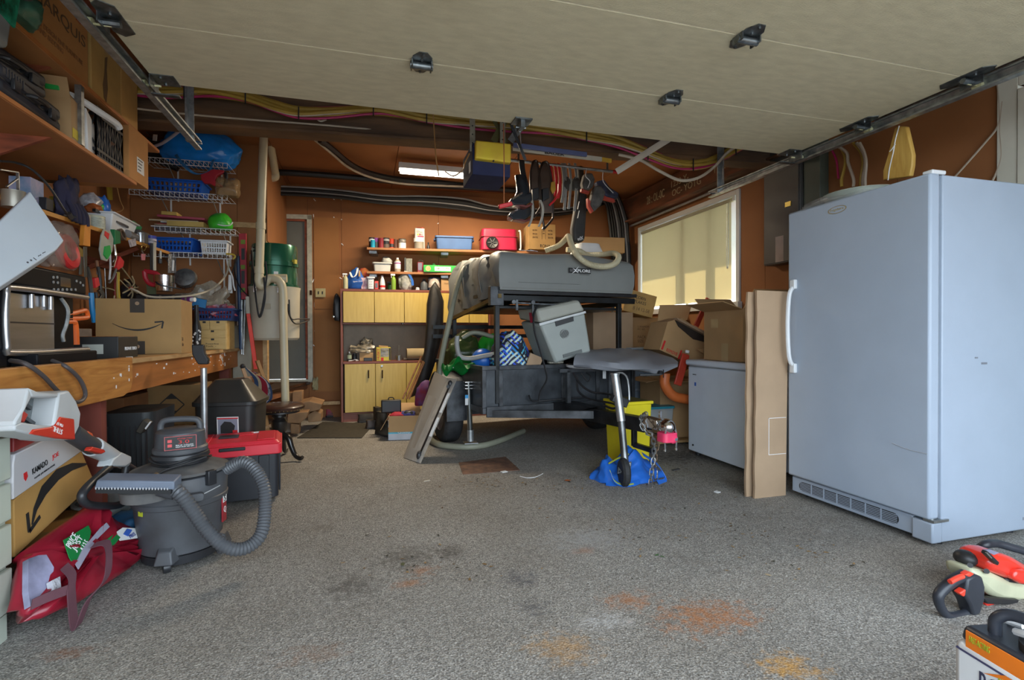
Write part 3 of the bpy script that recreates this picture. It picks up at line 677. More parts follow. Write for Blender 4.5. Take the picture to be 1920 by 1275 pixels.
for nm,a in(('top_rail',(-HW,HW,0,.035,ZT-.035,ZT)),('top_rail',(-HW,HW,1.565,1.60,ZT-.035,ZT)),('top_rail',(-HW,-HW+.035,.035,1.565,ZT-.035,ZT)),('top_rail',(HW-.035,HW,.035,1.565,ZT-.035,ZT)),('bottom_rail',(-HW,HW,-.01,.04,ZB,ZB+.05)),('bottom_rail',(-HW,HW,1.56,1.61,ZB,ZB+.05)),('bottom_rail',(-HW,-HW+.05,.04,1.56,ZB,ZB+.05)),('bottom_rail',(HW-.05,HW,.04,1.56,ZB,ZB+.05))):
 sbox(nm,TFR,tr,*a,w=False,bev=.003)
for x in(-HW,-.62,-.02,.03,.34,HW-.035):
 sbox('upright',TFR,tr,x,x+.035,-.004,.02,ZB+.05,ZT-.035,w=False,bev=.002)
sbox('kick_panel',TFR,tr,-HW+.03,HW-.10,-.03,-.012,ZB-.02,ZB+.06,w=False)
sbox('cross_member',TFR,tr,-HW+.1,HW-.1,.3,.36,ZB-.05,ZB,w=False)
TY_=mat('tyre',(.028,.028,.03),.75,var=.3,scale=12,bump=.3,bscale=60)
RIM=mat('wheel_rim',(.34,.35,.36),.4,.6,var=.2)
for s_ in(-1,1):
 wx,wy,wr=s_*.845,.80,.275
 m=Matrix.Translation((wx,wy,wr))@Matrix.Rotation(math.pi/2,4,'Y')
 wh=G(m).lathe([(.16,-.085),(.24,-.09),(.268,-.07),(.275,-.05),(.275,.05),(.268,.07),(.24,.09),(.16,.085)],n=36,cap=False).part('tyre',TY_,tr)
 G(m).lathe([(.02,.02),(.06,.03),(.10,.0),(.145,.03),(.165,.085),(.165,-.085),(.145,-.03),(.10,0),(.02,-.02)],n=28).part('rim',RIM,wh)
 g=G(m)
 for i in range(5):a=R(72*i);g.cyl((.07*math.cos(a),.07*math.sin(a),-.04),(.07*math.cos(a),.07*math.sin(a),.04),.012,n=6)
 g.part('wheel_nuts',CHROME,wh,kind='stuff')
 g=G();pr=[]
 arc=[(wy+.36*math.cos(R(a)),wr+.05+.36*math.sin(R(a)))for a in range(-5,186,12)]
 inn=[(wy+.352*math.cos(R(a)),wr+.05+.352*math.sin(R(a)))for a in range(185,-6,-12)]
 mm=Matrix(((0,0,1,wx-.11),(1,0,0,0),(0,1,0,0),(0,0,0,1)))
 g.prism(arc+inn,0,.22,mm);g.box(wx-.11,wx+.11,wy-.375,wy-.36,wr-.02,wr+.34);g.part('mudguard',TFR,tr)
g=G();g.bar((-.75,.8,.275),(.75,.8,.275),.05,.05);g.part('axle',BLKM,tr)
g=G();g.bar((.05,.5,ZB-.03),(.05,-1.12,ZB+.03),.075,.10);g.part('tongue',BLKM,tr,bev=.004)
g=G();g.hex([(-.12,-.25,ZB+.0),(.10,-.25,ZB+.0),(.10,-.02,ZB-.06),(-.12,-.02,ZB-.06),(-.0,-.45,ZB+.07),(.10,-.45,ZB+.07),(.10,-.02,ZB+.07),(-.12,-.02,ZB+.07)]);g.part('gusset',BLKM,tr,bev=.004)
g=G();g.bar((-HW+.05,.02,ZB-.0),(0,-.5,ZB+.02),.05,.06);g.bar((HW-.1,.02,ZB),(.08,-.5,ZB+.02),.05,.06);g.part('a_frame',TFR,tr,kind=None)
g=G();g.bar((.06,-.95,ZB-.0),(.06,-.95,ZB-.15),.035,.03);g.bar((.06,-.95,ZB-.14),(.06,-1.16,ZB-.14),.03,.035);g.part('skid_bracket',BLKM,tr,bev=.003)
cpl=G();zc=ZB+.07
cpl.hex([(.015,-1.08,zc-.05),(.085,-1.08,zc-.05),(.085,-1.26,zc-.05),(.015,-1.26,zc-.05),(.015,-1.08,zc+.02),(.085,-1.08,zc+.02),(.088,-1.26,zc+.015),(.012,-1.26,zc+.015)][::1])
cpl.sph((.05,-1.31,zc-.02),(.055,.07,.055),n=16)
cpo=cpl.part('coupler',CHROME,tr,bev=.003)
g=G();g.bar((.05,-1.25,zc+.03),(.05,-1.25,zc+.075),.012,.02);g.part('latch',CHROME,cpo)
lk=thing('coupler_lock','bright pink horseshoe coupler lock clamped under the trailer hitch','lock',TM@V((.05,-1.32,zc-.115)),TR)
PK=mat('pink_paint',(.85,.05,.14),.35)
g=G();g.rbox(.12,.10,0,.06,.03,tp=.96);g.part('body',PK,lk,bev=.004)
g=G();g.rbox(.05,.05,-.012,.06,.015,c=(.045,-.0));g.part('keyway',PK,lk)
g=G();g.cyl((.052,-.032,.02),(.052,-.028,.02),.012);g.cyl((.03,-.055,.018),(.03,-.048,.018),.011);g.part('lock_barrel',CHROME,lk)
g=G();g.tube([(-.045,-.035,-.05),(-.045,-.035,.05),(-.02,-.03,.13),(.02,-.03,.13),(.045,-.035,.05),(.045,-.035,-.05)],.006,n=7);g.cyl((-.045,-.035,-.056),(-.045,-.035,-.042),.010);g.cyl((.045,-.035,-.056),(.045,-.035,-.042),.010);g.part('shackle',CHROME,lk)
jk=thing('jockey_wheel','galvanised jockey wheel stand with crank holding up the trailer tongue','jack',(1.70,3.13,0))
jt,jm,jb=ay(1153,703,3.36),ay(1165,790,3.28),ay(1172,868,3.20)
GALV=mat('galvanised_tube',(.50,.52,.53),.35,.8,var=.2,scale=15)
g=G();g.cyl(jt,jm,.030);g.part('outer_tube',GALV,jk,w=True)
g=G();g.cyl(jm,jb,.026);g.part('inner_tube',mat('worn_tube',(.30,.31,.31),.35,.85,var=.4),jk,w=True)
g=G();g.cyl(jt,jt+V((0,0,.012)),.034);g.part('cap',GALV,jk,w=True)
g=G();g.tube([jt+V((.0,0,.01)),jt+V((.06,0,.012)),ay(1177,712,3.36),ay(1180,748,3.36),ay(1176,752,3.36)],.007,n=6,k=3);g.part('crank_handle',GALV,jk,w=True)
g=G();g.bar(ay(1148,744,3.34),ay(1175,757,3.34),.05,.06);g.part('clamp',BLKM,jk,w=True,bev=.004)
wc=az(1174,914,0);wc=V((wc.x,wc.y+.03,.095))
md=(jb-wc).normalized()
g=G();
for s_ in(-.032,.032):g.bar(jb+V((s_,0,0)),wc+V((s_,0,0)),.006,.035,up=(0,1,0))
g.box(jb.x-.035,jb.x+.035,jb.y-.02,jb.y+.02,jb.z-.006,jb.z+.004);g.part('fork',GALV,jk,w=True)
mw=Matrix.Translation(wc)@Matrix.Rotation(R(-12),4,'Z')@Matrix.Rotation(math.pi/2,4,'Y')
g=G(mw);g.lathe([(.03,-.022),(.08,-.026),(.095,-.012),(.095,.012),(.08,.026),(.03,.022)],n=24,cap=True);g.part('wheel',TY_,jk,w=True)
g=G(mw);g.cyl((0,0,-.034),(0,0,.034),.012);g.part('axle_bolt',DSTEEL,jk,w=True)
sj=thing('stabiliser_jack','chrome drop-leg stabiliser jack beside the left trailer wheel','jack',ay(882,829,4.5))
Yj=4.5
g=G();g.cyl(ay(882,822,Yj),ay(878,716,Yj),.024);g.part('leg',mat('leg_dark_chrome',(.25,.27,.27),.2,.9),sj,w=True)
g=G();g.cyl(ay(882,827,Yj),ay(882,806,Yj),.030);p=ay(882,829,Yj);g.box(p.x-.06,p.x+.06,Yj-.05,Yj+.05,p.z-.006,p.z);g.part('foot',GALV,sj,w=True)
for z_ in(728,722,716):
 p=ay(878,z_,Yj);sbox('head_plate',CHROME,sj,p.x-.036,p.x+.036,Yj-.03,Yj+.03,p.z-.006,p.z+.006,bev=.003)
p=ay(875,750,Yj-.03);decal(sj,frame(p,(1,0,0),(0,0,1)),.028,.09,PAPER,'label_sleeve');decal(sj,frame(p+V((0,-.001,.03)),(1,0,0),(0,0,1)),.028,.03,mat('lightblue_label',(.05,.35,.7)),'label_band')
g=G();g.box(*sum([[ay(x,750,Yj).x for x in(886,903)],[Yj-.01,Yj+.05],[ay(886,y,Yj).z for y in(762,742)]],[]));g.part('swivel_mount',BLKM,sj,w=True,bev=.004)
g=G();
for(x,y)in((893,745),(893,758)):p=ay(x,y,Yj-.01);g.cyl(p,p+V((0,-.02,0)),.009,n=8)
g.part('bolts',CHROME,sj,w=True,kind='stuff')
RK=mat('rack_black',(.025,.028,.03),.4,.4,var=.4,bump=.08,bscale=50)
ZR=1.38
for(lx,ly)in((-.63,.0),(.60,.0),(-.63,1.25),(.60,1.25)):
 g=G();g.bar((lx,ly+.02,.45),(lx,ly+.02,ZR-.05),.04,.04);g.part('rack_post',RK,tr,bev=.003)
g=G();g.bar((-.66,.0,ZR-.035),(.76,.0,ZR-.035),.03,.05);g.part('rack_rail',RK,tr,bev=.003)
g=G();g.bar((-.60,1.3,ZR-.035),(.66,1.3,ZR-.035),.05,.05);g.part('rack_rail',RK,tr)
OLV=mat('brass_angle',(.20,.135,.045),.45,.5,var=.3)
g=G();g.bar((-.62,-.03,ZR-.02),(-.66,1.2,ZR-.17),.03,.035);g.part('side_angle',OLV,tr)
g=G();g.bar((.60,.02,ZR-.06),(.60,1.3,ZR-.06),.04,.05);g.part('rack_rail',RK,tr)
for z_ in(1.02,1.12):
 g=G();g.bar((-.85,1.35,z_),(.65,1.35,z_),.035,.04);g.part('rear_rail',RK,tr)
g=G();g.bar((-.5,-.03,ZR-.075),(.06,-.03,ZR-.09),.012,.012);g.bar((-.47,-.04,ZR-.05),(-.47,-.04,ZR-.14),.02,.01);g.bar((-.32,-.04,ZR-.09),(-.32,-.04,ZR-.19),.015,.01);g.part('latch_rod',DSTEEL,tr)
for lx in(-.5,-.32,.03):G().cyl((lx,-.05,ZR-.07),(lx,-.02,ZR-.07),.018).part('rod_clip',DSTEEL,tr)
sbox('base_tray',RK,tr,-.60,.66,.05,1.3,ZR-.12,ZR-.10,w=False)
sbox('corner_plate',TFR,tr,-.70,-.58,-.02,.04,ZR-.10,ZR+.06,w=False,bev=.003)
g=G();
g.bar((-.11,-.12,ZT-.05),(.42,-.12,ZT-.05),.03,.03);g.bar((-.02,-.12,ZT-.05),(-.02,-.12,ZB+.06),.035,.03);g.bar((.40,-.12,ZT-.05),(.40,-.12,ZB+.05),.025,.03);g.part('front_rack',TFR,tr)
g=G();g.tube([(-.35,-.02,ZB+.14),(-.35,-.05,ZB+.11),(-.30,-.05,ZB+.09),(-.1,-.06,ZB+.095),(.2,-.06,ZB+.10)],.008,n=6);g.part('brake_line',BLACK,tr)
tn=thing('rooftop_tent','closed grey vinyl rooftop tent cover with white lettering on the trailer rack','tent',TM@V((.03,0,ZR)),TR)
VIN=mat('grey_vinyl',(.225,.235,.225),.48,var=.07,scale=3,bump=.12,bscale=7)
VIN2=mat('grey_vinyl_folds',(.20,.195,.18),.5,var=.1,scale=3,bump=.5,bscale=7)
sbox('base_board',BLACK,tn,-.66,.74,-.03,1.34,.0,.03,w=False)
def tentshape(u,v,fx):
 return None
g=G();rs=[]
x0,x1,y0_,y1_=-.66,.665,-.06,1.36
prof=[(.03,0.),(.10,.012),(.20,.015),(.29,.005),(.345,-.02),(.365,-.06)]
N_=22
def ringpt(z,off,k):
 pts=[]
 seq=[(x0,y0_),(x1,y0_),(x1,y1_),(x0,y1_)]
 for i in range(4):
  a,b=seq[i],seq[(i+1)%4]
  for j in range(N_):
   t=j/N_;x=a[0]+(b[0]-a[0])*t;y=a[1]+(b[1]-a[1])*t
   zz=z
   cx,cy=(x0+x1)/2,(y0_+y1_)/2
   f=1+off*1.6
   x2=cx+(x-cx)*f;y2=cy+(y-cy)*f
   if i==3:
    wv=.028*math.sin(t*19+z*9)+.02*math.sin(t*37+z*25)
    x2-=wv*(1 if k<5 else.3)
    zz=z-(.0+.10*(1-t)*0)
    zz+=.012*math.sin(t*23)
   bb=(y-y0_)/(y1_-y0_);ll=max(0,1-(x-x0)/.5);zz+=-.20*bb*ll*(1-k/5)+.07*bb*(k/5)
   if k>=4:zz+=.012*math.sin(x*6+.8)*(1 if i!=3 else.6)-.03*max(0,(x-.1))*.6
   pts.append(V((x2,y2,zz)))
 return pts
for k,(z,off)in enumerate(prof):rs.append(ringpt(z,off,k))
rs.append([V(((p.x-0)*.55,(p.y-.65)*.55+.65,.39+.05*p.y+.008*math.sin(p.x*9)))for p in rs[-1]])
g._t(g.rings(rs));g.part('cover',VIN,tn,ang=60)
g=G()
for(ya,yb)in((.32,.36),(.80,.85)):
 g.ribbon([(x0-.035,ya,.03),(x0-.05,ya+.03,.2),(x0-.02,yb,.33),(x0+.08,yb+.02,.375)],(0,.03,0),.006)
g.part('strap',VIN2,tn)
sbox('hem_seam',VIN2,tn,x0+.02,x1-.01,y0_-.006,y0_+.02,.045,.05,w=False)
sbox('window_outline',VIN2,tn,-.50,.10,y0_-.022,y0_-.012,.095,.0965,w=False)
lf=frame((.085,y0_-.0335,.215),(1,0,0),(0,0,1))
decal(tn,lf,.225,.045,INK,'logo_patch',w=False)
text(tn,'GO',lf@Matrix.Translation((-.082,0,.0014)),.036,.020,mat('grey_ink',(.35,.35,.35),.5),w=False)
text(tn,'PLORE',lf@Matrix.Translation((.042,0,.0014)),.13,.026,WINK,w=False,bold=.02)
g=G(lf@Matrix.Translation((-.045,0,.0014)))
g.prism([(-.045,-.034),(-.005,0),(-.03,.022),(.0,.008),(.035,.040),(.008,.002),(.03,-.024),(.002,-.007)],0,.0012);g.part('star_mark',WINK,tn)
text(tn,'EQUIPMENT',lf@Matrix.Translation((.05,-.033,.0005)),.10,.008,INK,w=False)
text(tn,'XPL',frame((x0-.052,1.02,.16),(0,-1,.1),(0,.1,1)),.10,.05,WINK,w=False)
g=G();g.tube([(-.46,y0_+.02,.372),(-.34,y0_+.01,.372)],.002,n=4,k=1);g.tube([(-.30,y0_+.02,.37),(-.36,y0_+.05,.385)],.002,n=4,k=1);g.part('white_ties',WINK,tn,kind='stuff')
def ribbed(label,pts,r,M,cat='hose',seg=.012,amp=.14,name='ribbed_hose',k=14):
 P_=spl(pts,k);out=[P_[0]];need=seg/2
 for a,b in zip(P_,P_[1:]):
  L_=(b-a).length;d=need
  while d<=L_:out.append(a.lerp(b,d/L_));d+=seg/2
  need=d-L_
 g=G();g.tube(out,r,n=10,k=1,rf=lambda t,i:1+amp*(i%2))
 return g.solo(name,label,cat,M,ang=50)
HOSE=mat('cream_hose',(.56,.50,.33),.5,var=.1)
yT=4.55
ribbed('cream ribbed hose looped over the rooftop tent and its front face',[ay(1018,470,yT+.4),ay(1045,462,yT+.3),ay(1062,464,yT),ay(1075,474,yT-.1)][:0]+[ay(1022,470,yT+.25),ay(1046,461,yT+.2),ay(1060,449,yT+.1),ay(1066,443,yT),ay(1070,455,yT-.15),ay(1080,476,4.16),ay(1102,494,4.13),ay(1130,500,4.14),ay(1152,495,4.18),ay(1160,482,4.3),ay(1150,475,4.5),ay(1128,477,yT+.1),ay(1100,477,yT+.2),ay(1085,470,yT+.2),ay(1062,468,yT+.2)],.024,HOSE)
wb=thing('white_basin','white upturned plastic basin on the rooftop tent under the hose','basin',ay(1100,479,4.95),0)
g=G();g.rbox(.34,.26,0,.115,.09,tp=.72);g.rbox(.36,.28,0,.012,.09);g.part('basin',PAPER,wb,bev=.004)
GH=mat('grey_hose',(.27,.27,.20),.5,var=.1)
ribbed('long grey-green hose curving from the tent side down behind the folding table',[ay(873,500,5.1),ay(866,512,5.05),ay(858,535,5.0),ay(850,565,4.95),ay(842,605,4.9),ay(830,660,4.85),ay(824,700,4.8),ay(820,740,4.8)],.025,GH,amp=.05)
ribbed('grey-green hose lying on the floor below the trailer',[az(795,800,.03),az(812,828,.03),az(850,837,.03),az(900,836,.03),az(940,825,.03),az(981,808,.03)],.028,GH,amp=.04)
co=thing('electric_cooler','grey electric cool box with cable tilted on the trailer rail','cooler',ay(1040,681,4.2))
CG=mat('cooler_grey',(.34,.37,.35),.45,var=.04);CG2=mat('cooler_lid',(.37,.37,.32),.45,var=.06)
cY,dv=4.2,V((-.075,.36,.035))
def cq(*pts):return[ay(x,y,cY)for x,y in pts]
def chex(nm,f4,M,bev,d=dv,inn=0.):
 bl,br,tr_,tl_=cq(*f4);g=G();g.hex([bl,br,br+d,bl+d,tl_,tr_,tr_+d,tl_+d]);return g.part(nm,M,co,w=True,bev=bev)
chex('body',((1042,682),(1109,660),(1097,586),(1013,609)),CG,.02)
chex('lid',((1012,606),(1098,583),(1086,562),(1006,580)),CG2,.022)
cY=4.187;d2=V((0,.02,0))
chex('rim_strip',((1012,611),(1099,587),(1098,583),(1011,606)),mat('white_strip',(.6,.62,.62),.4),.002,d2)
chex('display',((1043,612),(1076,602),(1075,593),(1041,602)),BLACK,0,d2)
chex('handle_recess',((1057,671),(1092,661),(1091,655),(1056,665)),mat('recess_grey',(.14,.155,.15),.5),0,d2)
q=ay(1059,626,cY);g=G();g.cyl(q+V((0,-.002,0)),q+V((0,.02,0)),.040,n=24);g.part('fan_ring',mat('fan_grey',(.26,.28,.27),.5),co,w=True)
for i in range(8):x=-.031+i*.0088;h_=math.sqrt(.034**2-x*x);g=G();g.b(q+V((x,-.003,0)),(.004,.002,h_*2),(0,14,0));g.part('fan_slot',BLACK,co,w=True)
g=G();t0=cq((1007,590))[0];g.hex([t0+V((-.012,.05,-.07)),t0+V((-.008,.05,-.07)),t0+V((-.020,.11,-.065)),t0+V((-.026,.11,-.065)),t0+V((-.026,.05,.02)),t0+V((-.02,.05,.02)),t0+V((-.03,.11,.022)),t0+V((-.038,.11,.022))]);g.part('red_label',mat('label_crimson',(.42,.02,.06),.5),co,w=True)
g=G();g.tube([ay(1010,568,4.22),ay(1001,590,4.17),ay(1002,620,4.15),ay(1012,655,4.15),ay(1022,690,4.12),ay(1025,712,4.12),ay(1013,735,4.13),ay(1010,752,4.13)],.009,n=6)
g.solo('power_cable','dark power cable hanging from the cooler down the trailer front','cable',BLACK)
wg=thing('folded_awning','flat grey vinyl wrapped awning lying across the trailer front right corner','awning',(2.05,3.95,.80))
AW=mat('awning_vinyl',(.25,.26,.29),.5,var=.08,bump=.25,bscale=8)
a0,a1=ay(1062,668,4.25),ay(1200,664,4.25)
corners=dict(fl=ay(1075,688,3.98),fr=ay(1238,700,3.72),tip=ay(1265,683,3.72),bl=ay(1088,662,4.45),br=ay(1212,664,4.30))
g=G();rs=[]
n=16
for i in range(n+1):
 t=i/n
 f=corners['fl'].lerp(corners['fr'],t);b_=corners['bl'].lerp(corners['br'],t)
 th=.085*(1-.15*t);wv=.006*math.sin(t*21)
 f=f+V((0,wv,0))
 c=[]
 for a in range(12):
  an=2*math.pi*a/12;ca,sa=math.cos(an),math.sin(an);sg=lambda q:math.copysign(abs(q)**.55,q);k=(1+sg(ca))/2
  p=f.lerp(b_,k)+V((0,0,.045*sg(sa)*(.9+.1*math.sin(t*13+a))+.01*math.sin(a*2+t*9)))
  c.append(p+V((0,0,.02)))
 rs.append(c)
tp=corners['tip']
rs.append([tp+(p-sum(rs[-1],V())/12)*.35+V((.0,0,.02))for p in rs[-1]])
rs.append([tp+(p-sum(rs[-1],V())/12)*.1+V((.03,0,.02))for p in rs[-1]])
g._t(g.rings(rs));g.part('cover',AW,wg,w=True,ang=50)
g=G();p=ay(1240,699,3.70);g.cyl(p,p+V((0,.03,0)),.018);g.bar(ay(1200,703,3.74),ay(1240,702,3.70),.012,.012);g.bar(ay(1244,693,3.69),ay(1244,708,3.69),.006,.006);g.part('bracket',BLACK,wg,w=True)
g=G();g.bar(ay(1133,695,4.0),ay(1133,710,4.0),.03,.004,up=(0,1,0));g.part('hanging_plate',GALV,wg,w=True)
ty=thing('white_tray','round white plastic tray on the trailer front rack','tray',TM@V((.16,-.12,ZT-.033)),0)
g=G();g.lathe([(.15,0),(.175,.01),(.18,.03),(.172,.032),(.165,.014),(.0005,.012)],n=28);g.part('tray',WHITE,ty)
tz=thing('patterned_tin','small cream patterned tin behind white round tray','tin',TM@V((-.03,.10,ZT+.005)),0)
g=G();g.rbox(.14,.09,0,.07,.02);g.part('body',mat('cream_pattern',(.55,.52,.42),.5,var=.5,scale=60,col2=(.12,.12,.10)),tz)
for i,pts in enumerate((((1075,700,4.1),(1090,722,4.0),(1110,735,3.9),(1135,738,3.8),(1150,742,3.6),(1160,757,3.5),(1150,766,3.5),(1132,760,3.6)),((1082,703,4.1),(1083,730,4.05),(1098,745,3.95),(1125,752,3.8),(1150,757,3.6),(1160,765,3.5)),((1090,700,4.1),(1102,715,4.05),(1107,706,4.05),(1100,699,4.1)))):
 g=G();g.tube([ay(*q)for q in pts],.009 if i<2 else.007,n=6)
 g.solo('trailer_wiring',['thick black wire looping from the white tray to the jack clamp','lower black wire sagging beside the trailer jack','short black wire loop under the white tray edge'][i],'cable',BLACK)
def link(m,L_=.05,W_=.028,r=.0045):
 g=G(m);pts=[]
 for i in range(12):
  a=2*math.pi*i/12;pts.append(V((W_/2*math.cos(a)*.9,(L_-W_)/2*(1 if math.sin(a)>0 else-1)*min(1,abs(math.sin(a))*3)+W_/2*math.sin(a),0)))
 rs=[]
 for i,p in enumerate(pts):
  d=(pts[(i+1)%12]-pts[i-1]).normalized();a_=d.cross(V((0,0,1)))
  rs.append([p+(a_*math.cos(b)+V((0,0,1))*math.sin(b))*r for b in[2*math.pi*j/6 for j in range(6)]])
 g._t(g.rings(rs,False,True));return g
def chain(label,pts,M,L_=.05):
 t=thing('safety_chain',label,'chain',pts[0]);P_=spl(pts,12);d=[];acc=0;step=L_*.72;i=0;last=P_[0];k=0
 for a,b in zip(P_,P_[1:]):
  while(b-last).length>=step:
   c=last+(b-last).normalized()*step;dv=(c-last).normalized();up=V((0,1,0))if abs(dv.y)<.9 else V((1,0,0))
   x=up.cross(dv).normalized();z=x.cross(dv)
   m=Matrix((x,dv,z)).transposed().to_4x4();m=Matrix.Translation((last+c)/2)@m@Matrix.Rotation(R(90*(k%2)+20),4,'Y')
   link(m,L_,L_*.56,L_*.085).part('chain_link',M,t,w=True);last=c;k+=1
 return t
CHN=mat('chain_steel',(.38,.39,.38),.4,.8,var=.4,scale=30)
CHR=mat('chain_rusty',(.24,.16,.10),.6,.6,var=.5,scale=30)
chain('galvanised chain wrapped over the tongue and hanging to a snap hook',[ay(1213,775,3.10),ay(1202,782,3.05),ay(1203,798,3.02),ay(1213,812,3.02),ay(1224,818,3.02),ay(1226,850,3.05),ay(1222,880,3.05),ay(1220,900,3.05)],CHN)
chain('rusty chain hanging beside the galvanised chain under coupler',[ay(1208,776,3.14),ay(1210,806,3.08),ay(1230,815,3.1),ay(1232,835,3.1),ay(1228,860,3.1),ay(1228,880,3.1)],CHR)
def hook(label,p0,L_,M):
 t=thing('snap_hook',label,'hook',p0)
 m=frame(p0,(1,.3,0),(0,0,1))
 g=link(m@Matrix.Translation((0,-L_/2,0)),L_,L_*.42,.005);g.part('hook',M,t,w=True);return t
hook('long steel snap hook at the end of the galvanised chain',ay(1220,897,3.05),.09,CHROME)
hook('second snap hook hanging beside the rusty chain',ay(1229,872,3.1),.10,CHROME)
yb=thing('yellow_bin','bright yellow plastic bin standing behind the jockey wheel','bin',(2.06,3.76,0),6)
g=G();g.hex([(-.115,-.12,0),(.12,-.12,0),(.12,.13,0),(-.115,.13,0),(-.13,-.14,.50),(.13,-.14,.50),(.13,.15,.50),(-.13,.15,.50)]);g.part('body',YEL,yb,bev=.012)
G().box(-.14,.14,-.15,.16,.475,.50).part('rim',YEL,yb,bev=.006)
G().box(-.125,.125,-.125,.135,.501,.502).part('opening_shade',mat('bin_inside_shade',(.10,.08,.01),.8),yb)  # dark sheet on the solid body paints the shade inside the bin
BB=mat('blue_polybag',(.02,.15,.62),.38,var=.12,bump=.3,bscale=14)
bgx=az(1172,905,0)
bb=thing('blue_shopping_bag','crumpled blue woven shopping bag under the jockey wheel on floor','bag',(1.80,3.22,0),6)
g=G();g.blob((.02,.10,.0),(.22,.13,.085),seed=5,amp=.40,fr=1.7,flat=.2,sub=4,shape=lambda p:V((p.x*(1.22-.22*p.z),p.y*(1.2-.3*p.z),p.z*(1+.25*math.sin(p.x*5+.6)))));g.part('bag',BB,bb,ang=60)
g=G();g.ribbon([(-.20,-.02,.10),(-.19,-.06,.04),(-.13,-.08,.01),(-.06,-.09,.012),(.0,-.08,.02)],(.008,.03,.02),.003);g.ribbon([(.12,.05,.17),(.2,-.02,.1),(.22,-.08,.012),(.12,-.12,.01)],(.005,.03,.02),.003);g.part('handle',BB,bb)
g=G();g.ribbon([(-.202,-.022,.102),(-.192,-.062,.042),(-.132,-.083,.013),(-.06,-.093,.014)],(.002,.008,.004),.0045);g.ribbon([(-.18,.03,.135),(-.1,.02,.17),(-.02,.02,.19)],(.002,.01,.004),.004);g.part('yellow_stitching',mat('yellow_green_print',(.45,.50,.05),.5),bb)
# ---- load in the trailer
pb=thing('plaid_bag','navy bag with bright blue hatch pattern in the trailer','bag',TM@V((-.42,.22,.62)),10)
def plaid_mat():
 m=mat('plaid_cloth',(.035,.035,.06),.7,var=.3,scale=4);nt=m.node_tree;N=nt.nodes;L=nt.links
 b=N['Principled BSDF'];tc=[n for n in N if n.type=='TEX_COORD'][0]
 src=[l for l in L if l.to_socket==b.inputs['Base Color']][0].from_socket
 for ang,off,colr in((40,0.,(.03,.30,.75,1)),(-50,1.7,(.10,.55,.75,1)),(38,3.1,(.02,.07,.6,1)),(-48,4.9,(.55,.68,.60,1))):
  mp=N.new('ShaderNodeMapping');mp.inputs['Rotation'].default_value=(0,R(ang),0);mp.inputs['Location'].default_value=(off*.13,off*.07,off)
  L.new(tc.outputs['Object'],mp.inputs[0])
  wv=N.new('ShaderNodeTexWave');wv.inputs['Scale'].default_value=9;L.new(mp.outputs[0],wv.inputs[0])
  nz_=N.new('ShaderNodeTexNoise');nz_.inputs['Scale'].default_value=7;mp2=N.new('ShaderNodeMapping');mp2.inputs['Location'].default_value=(off*3,off,0);L.new(tc.outputs['Object'],mp2.inputs[0]);L.new(mp2.outputs[0],nz_.inputs[0])
  ma=N.new('ShaderNodeMath');ma.operation='GREATER_THAN';L.new(nz_.outputs['Fac'],ma.inputs[0]);ma.inputs[1].default_value=.53
  mb=N.new('ShaderNodeMath');mb.operation='GREATER_THAN';L.new(wv.outputs['Fac'],mb.inputs[0]);mb.inputs[1].default_value=.55
  mc=N.new('ShaderNodeMath');mc.operation='MULTIPLY';L.new(ma.outputs[0],mc.inputs[0]);L.new(mb.outputs[0],mc.inputs[1])
  mx=N.new('ShaderNodeMix');mx.data_type='RGBA';L.new(mc.outputs[0],mx.inputs[0]);L.new(src,mx.inputs[6]);mx.inputs[7].default_value=colr;src=mx.outputs[2]
 L.new(src,b.inputs['Base Color']);return m
g=G();g.blob((0,0,0),(.20,.17,.22),seed=11,amp=.3,flat=.7,sub=4,shape=lambda p:V((p.x*(1.05-.20*p.z)-.02*p.z,p.y,p.z)));g.part('bag',plaid_mat(),pb,ang=60)
g=G();g.tube([(-.12,-.15,.38),(-.02,-.19,.28),(.08,-.19,.15),(.15,-.17,.06)],.006,n=6);g.part('zip',BLACK,pb)
cbx=cbox('small opened cardboard pack resting against the plaid bag',TM@V((-.30,.035,.73)),(.13,.02,.13),rz=5,ry=22,M=CARD2,tape=False)
bt=thing('blue_ball','shiny blue plastic ball wedged among trailer bags','ball',TM@V((-.62,.40,.70)))
G().sph((0,0,.10),.11,n=20).part('ball',BLUE,bt)
for i,(lb,x,y,z,r_,M,sd)in enumerate((('dark green garbage bag at the left rear of trailer',-.66,.9,.62,(.19,.2,.20),mat('dark_green_bag',(.035,.055,.015),.3,var=.3,bump=.4,bscale=15),2),('bright green soil bag with red letters in the trailer',-.38,.85,.66,(.13,.12,.18),mat('bright_green_bag',(.03,.35,.03),.35,bump=.3,bscale=12),4),('black bag in the trailer behind cooler',.0,.5,.55,(.25,.25,.17),mat('black_bag',(.012,.012,.014),.4,bump=.4,bscale=12),9),('dark bag at the right of the trailer load',.45,.7,.55,(.2,.3,.14),mat('black_bag',(.012,.012,.014),.4),12))):
 t=thing('filled_bag',lb,'bag',TM@V((x,y,z)),5*i)
 g=G();g.blob((0,0,0),r_,seed=sd,amp=.3,flat=.7,shape=None,sub=4);g.part('bag',M,t,ang=45)
text(bpy.data.objects['filled_bag.001'],'os',frame(TM@V((-.36,.715,.93)),(1,.12,0),(0,.2,1)),.06,.035,mat('crimson_ink',(.6,.03,.15)))
ribbed('grey ribbed hose end bending beside the green bags in the trailer',[ay(857,630,4.5),ay(857,650,4.5),ay(863,668,4.5),ay(880,672,4.5),ay(905,668,4.45),ay(930,663,4.4)],.021,mat('light_grey_hose',(.32,.32,.31),.5),amp=.05)
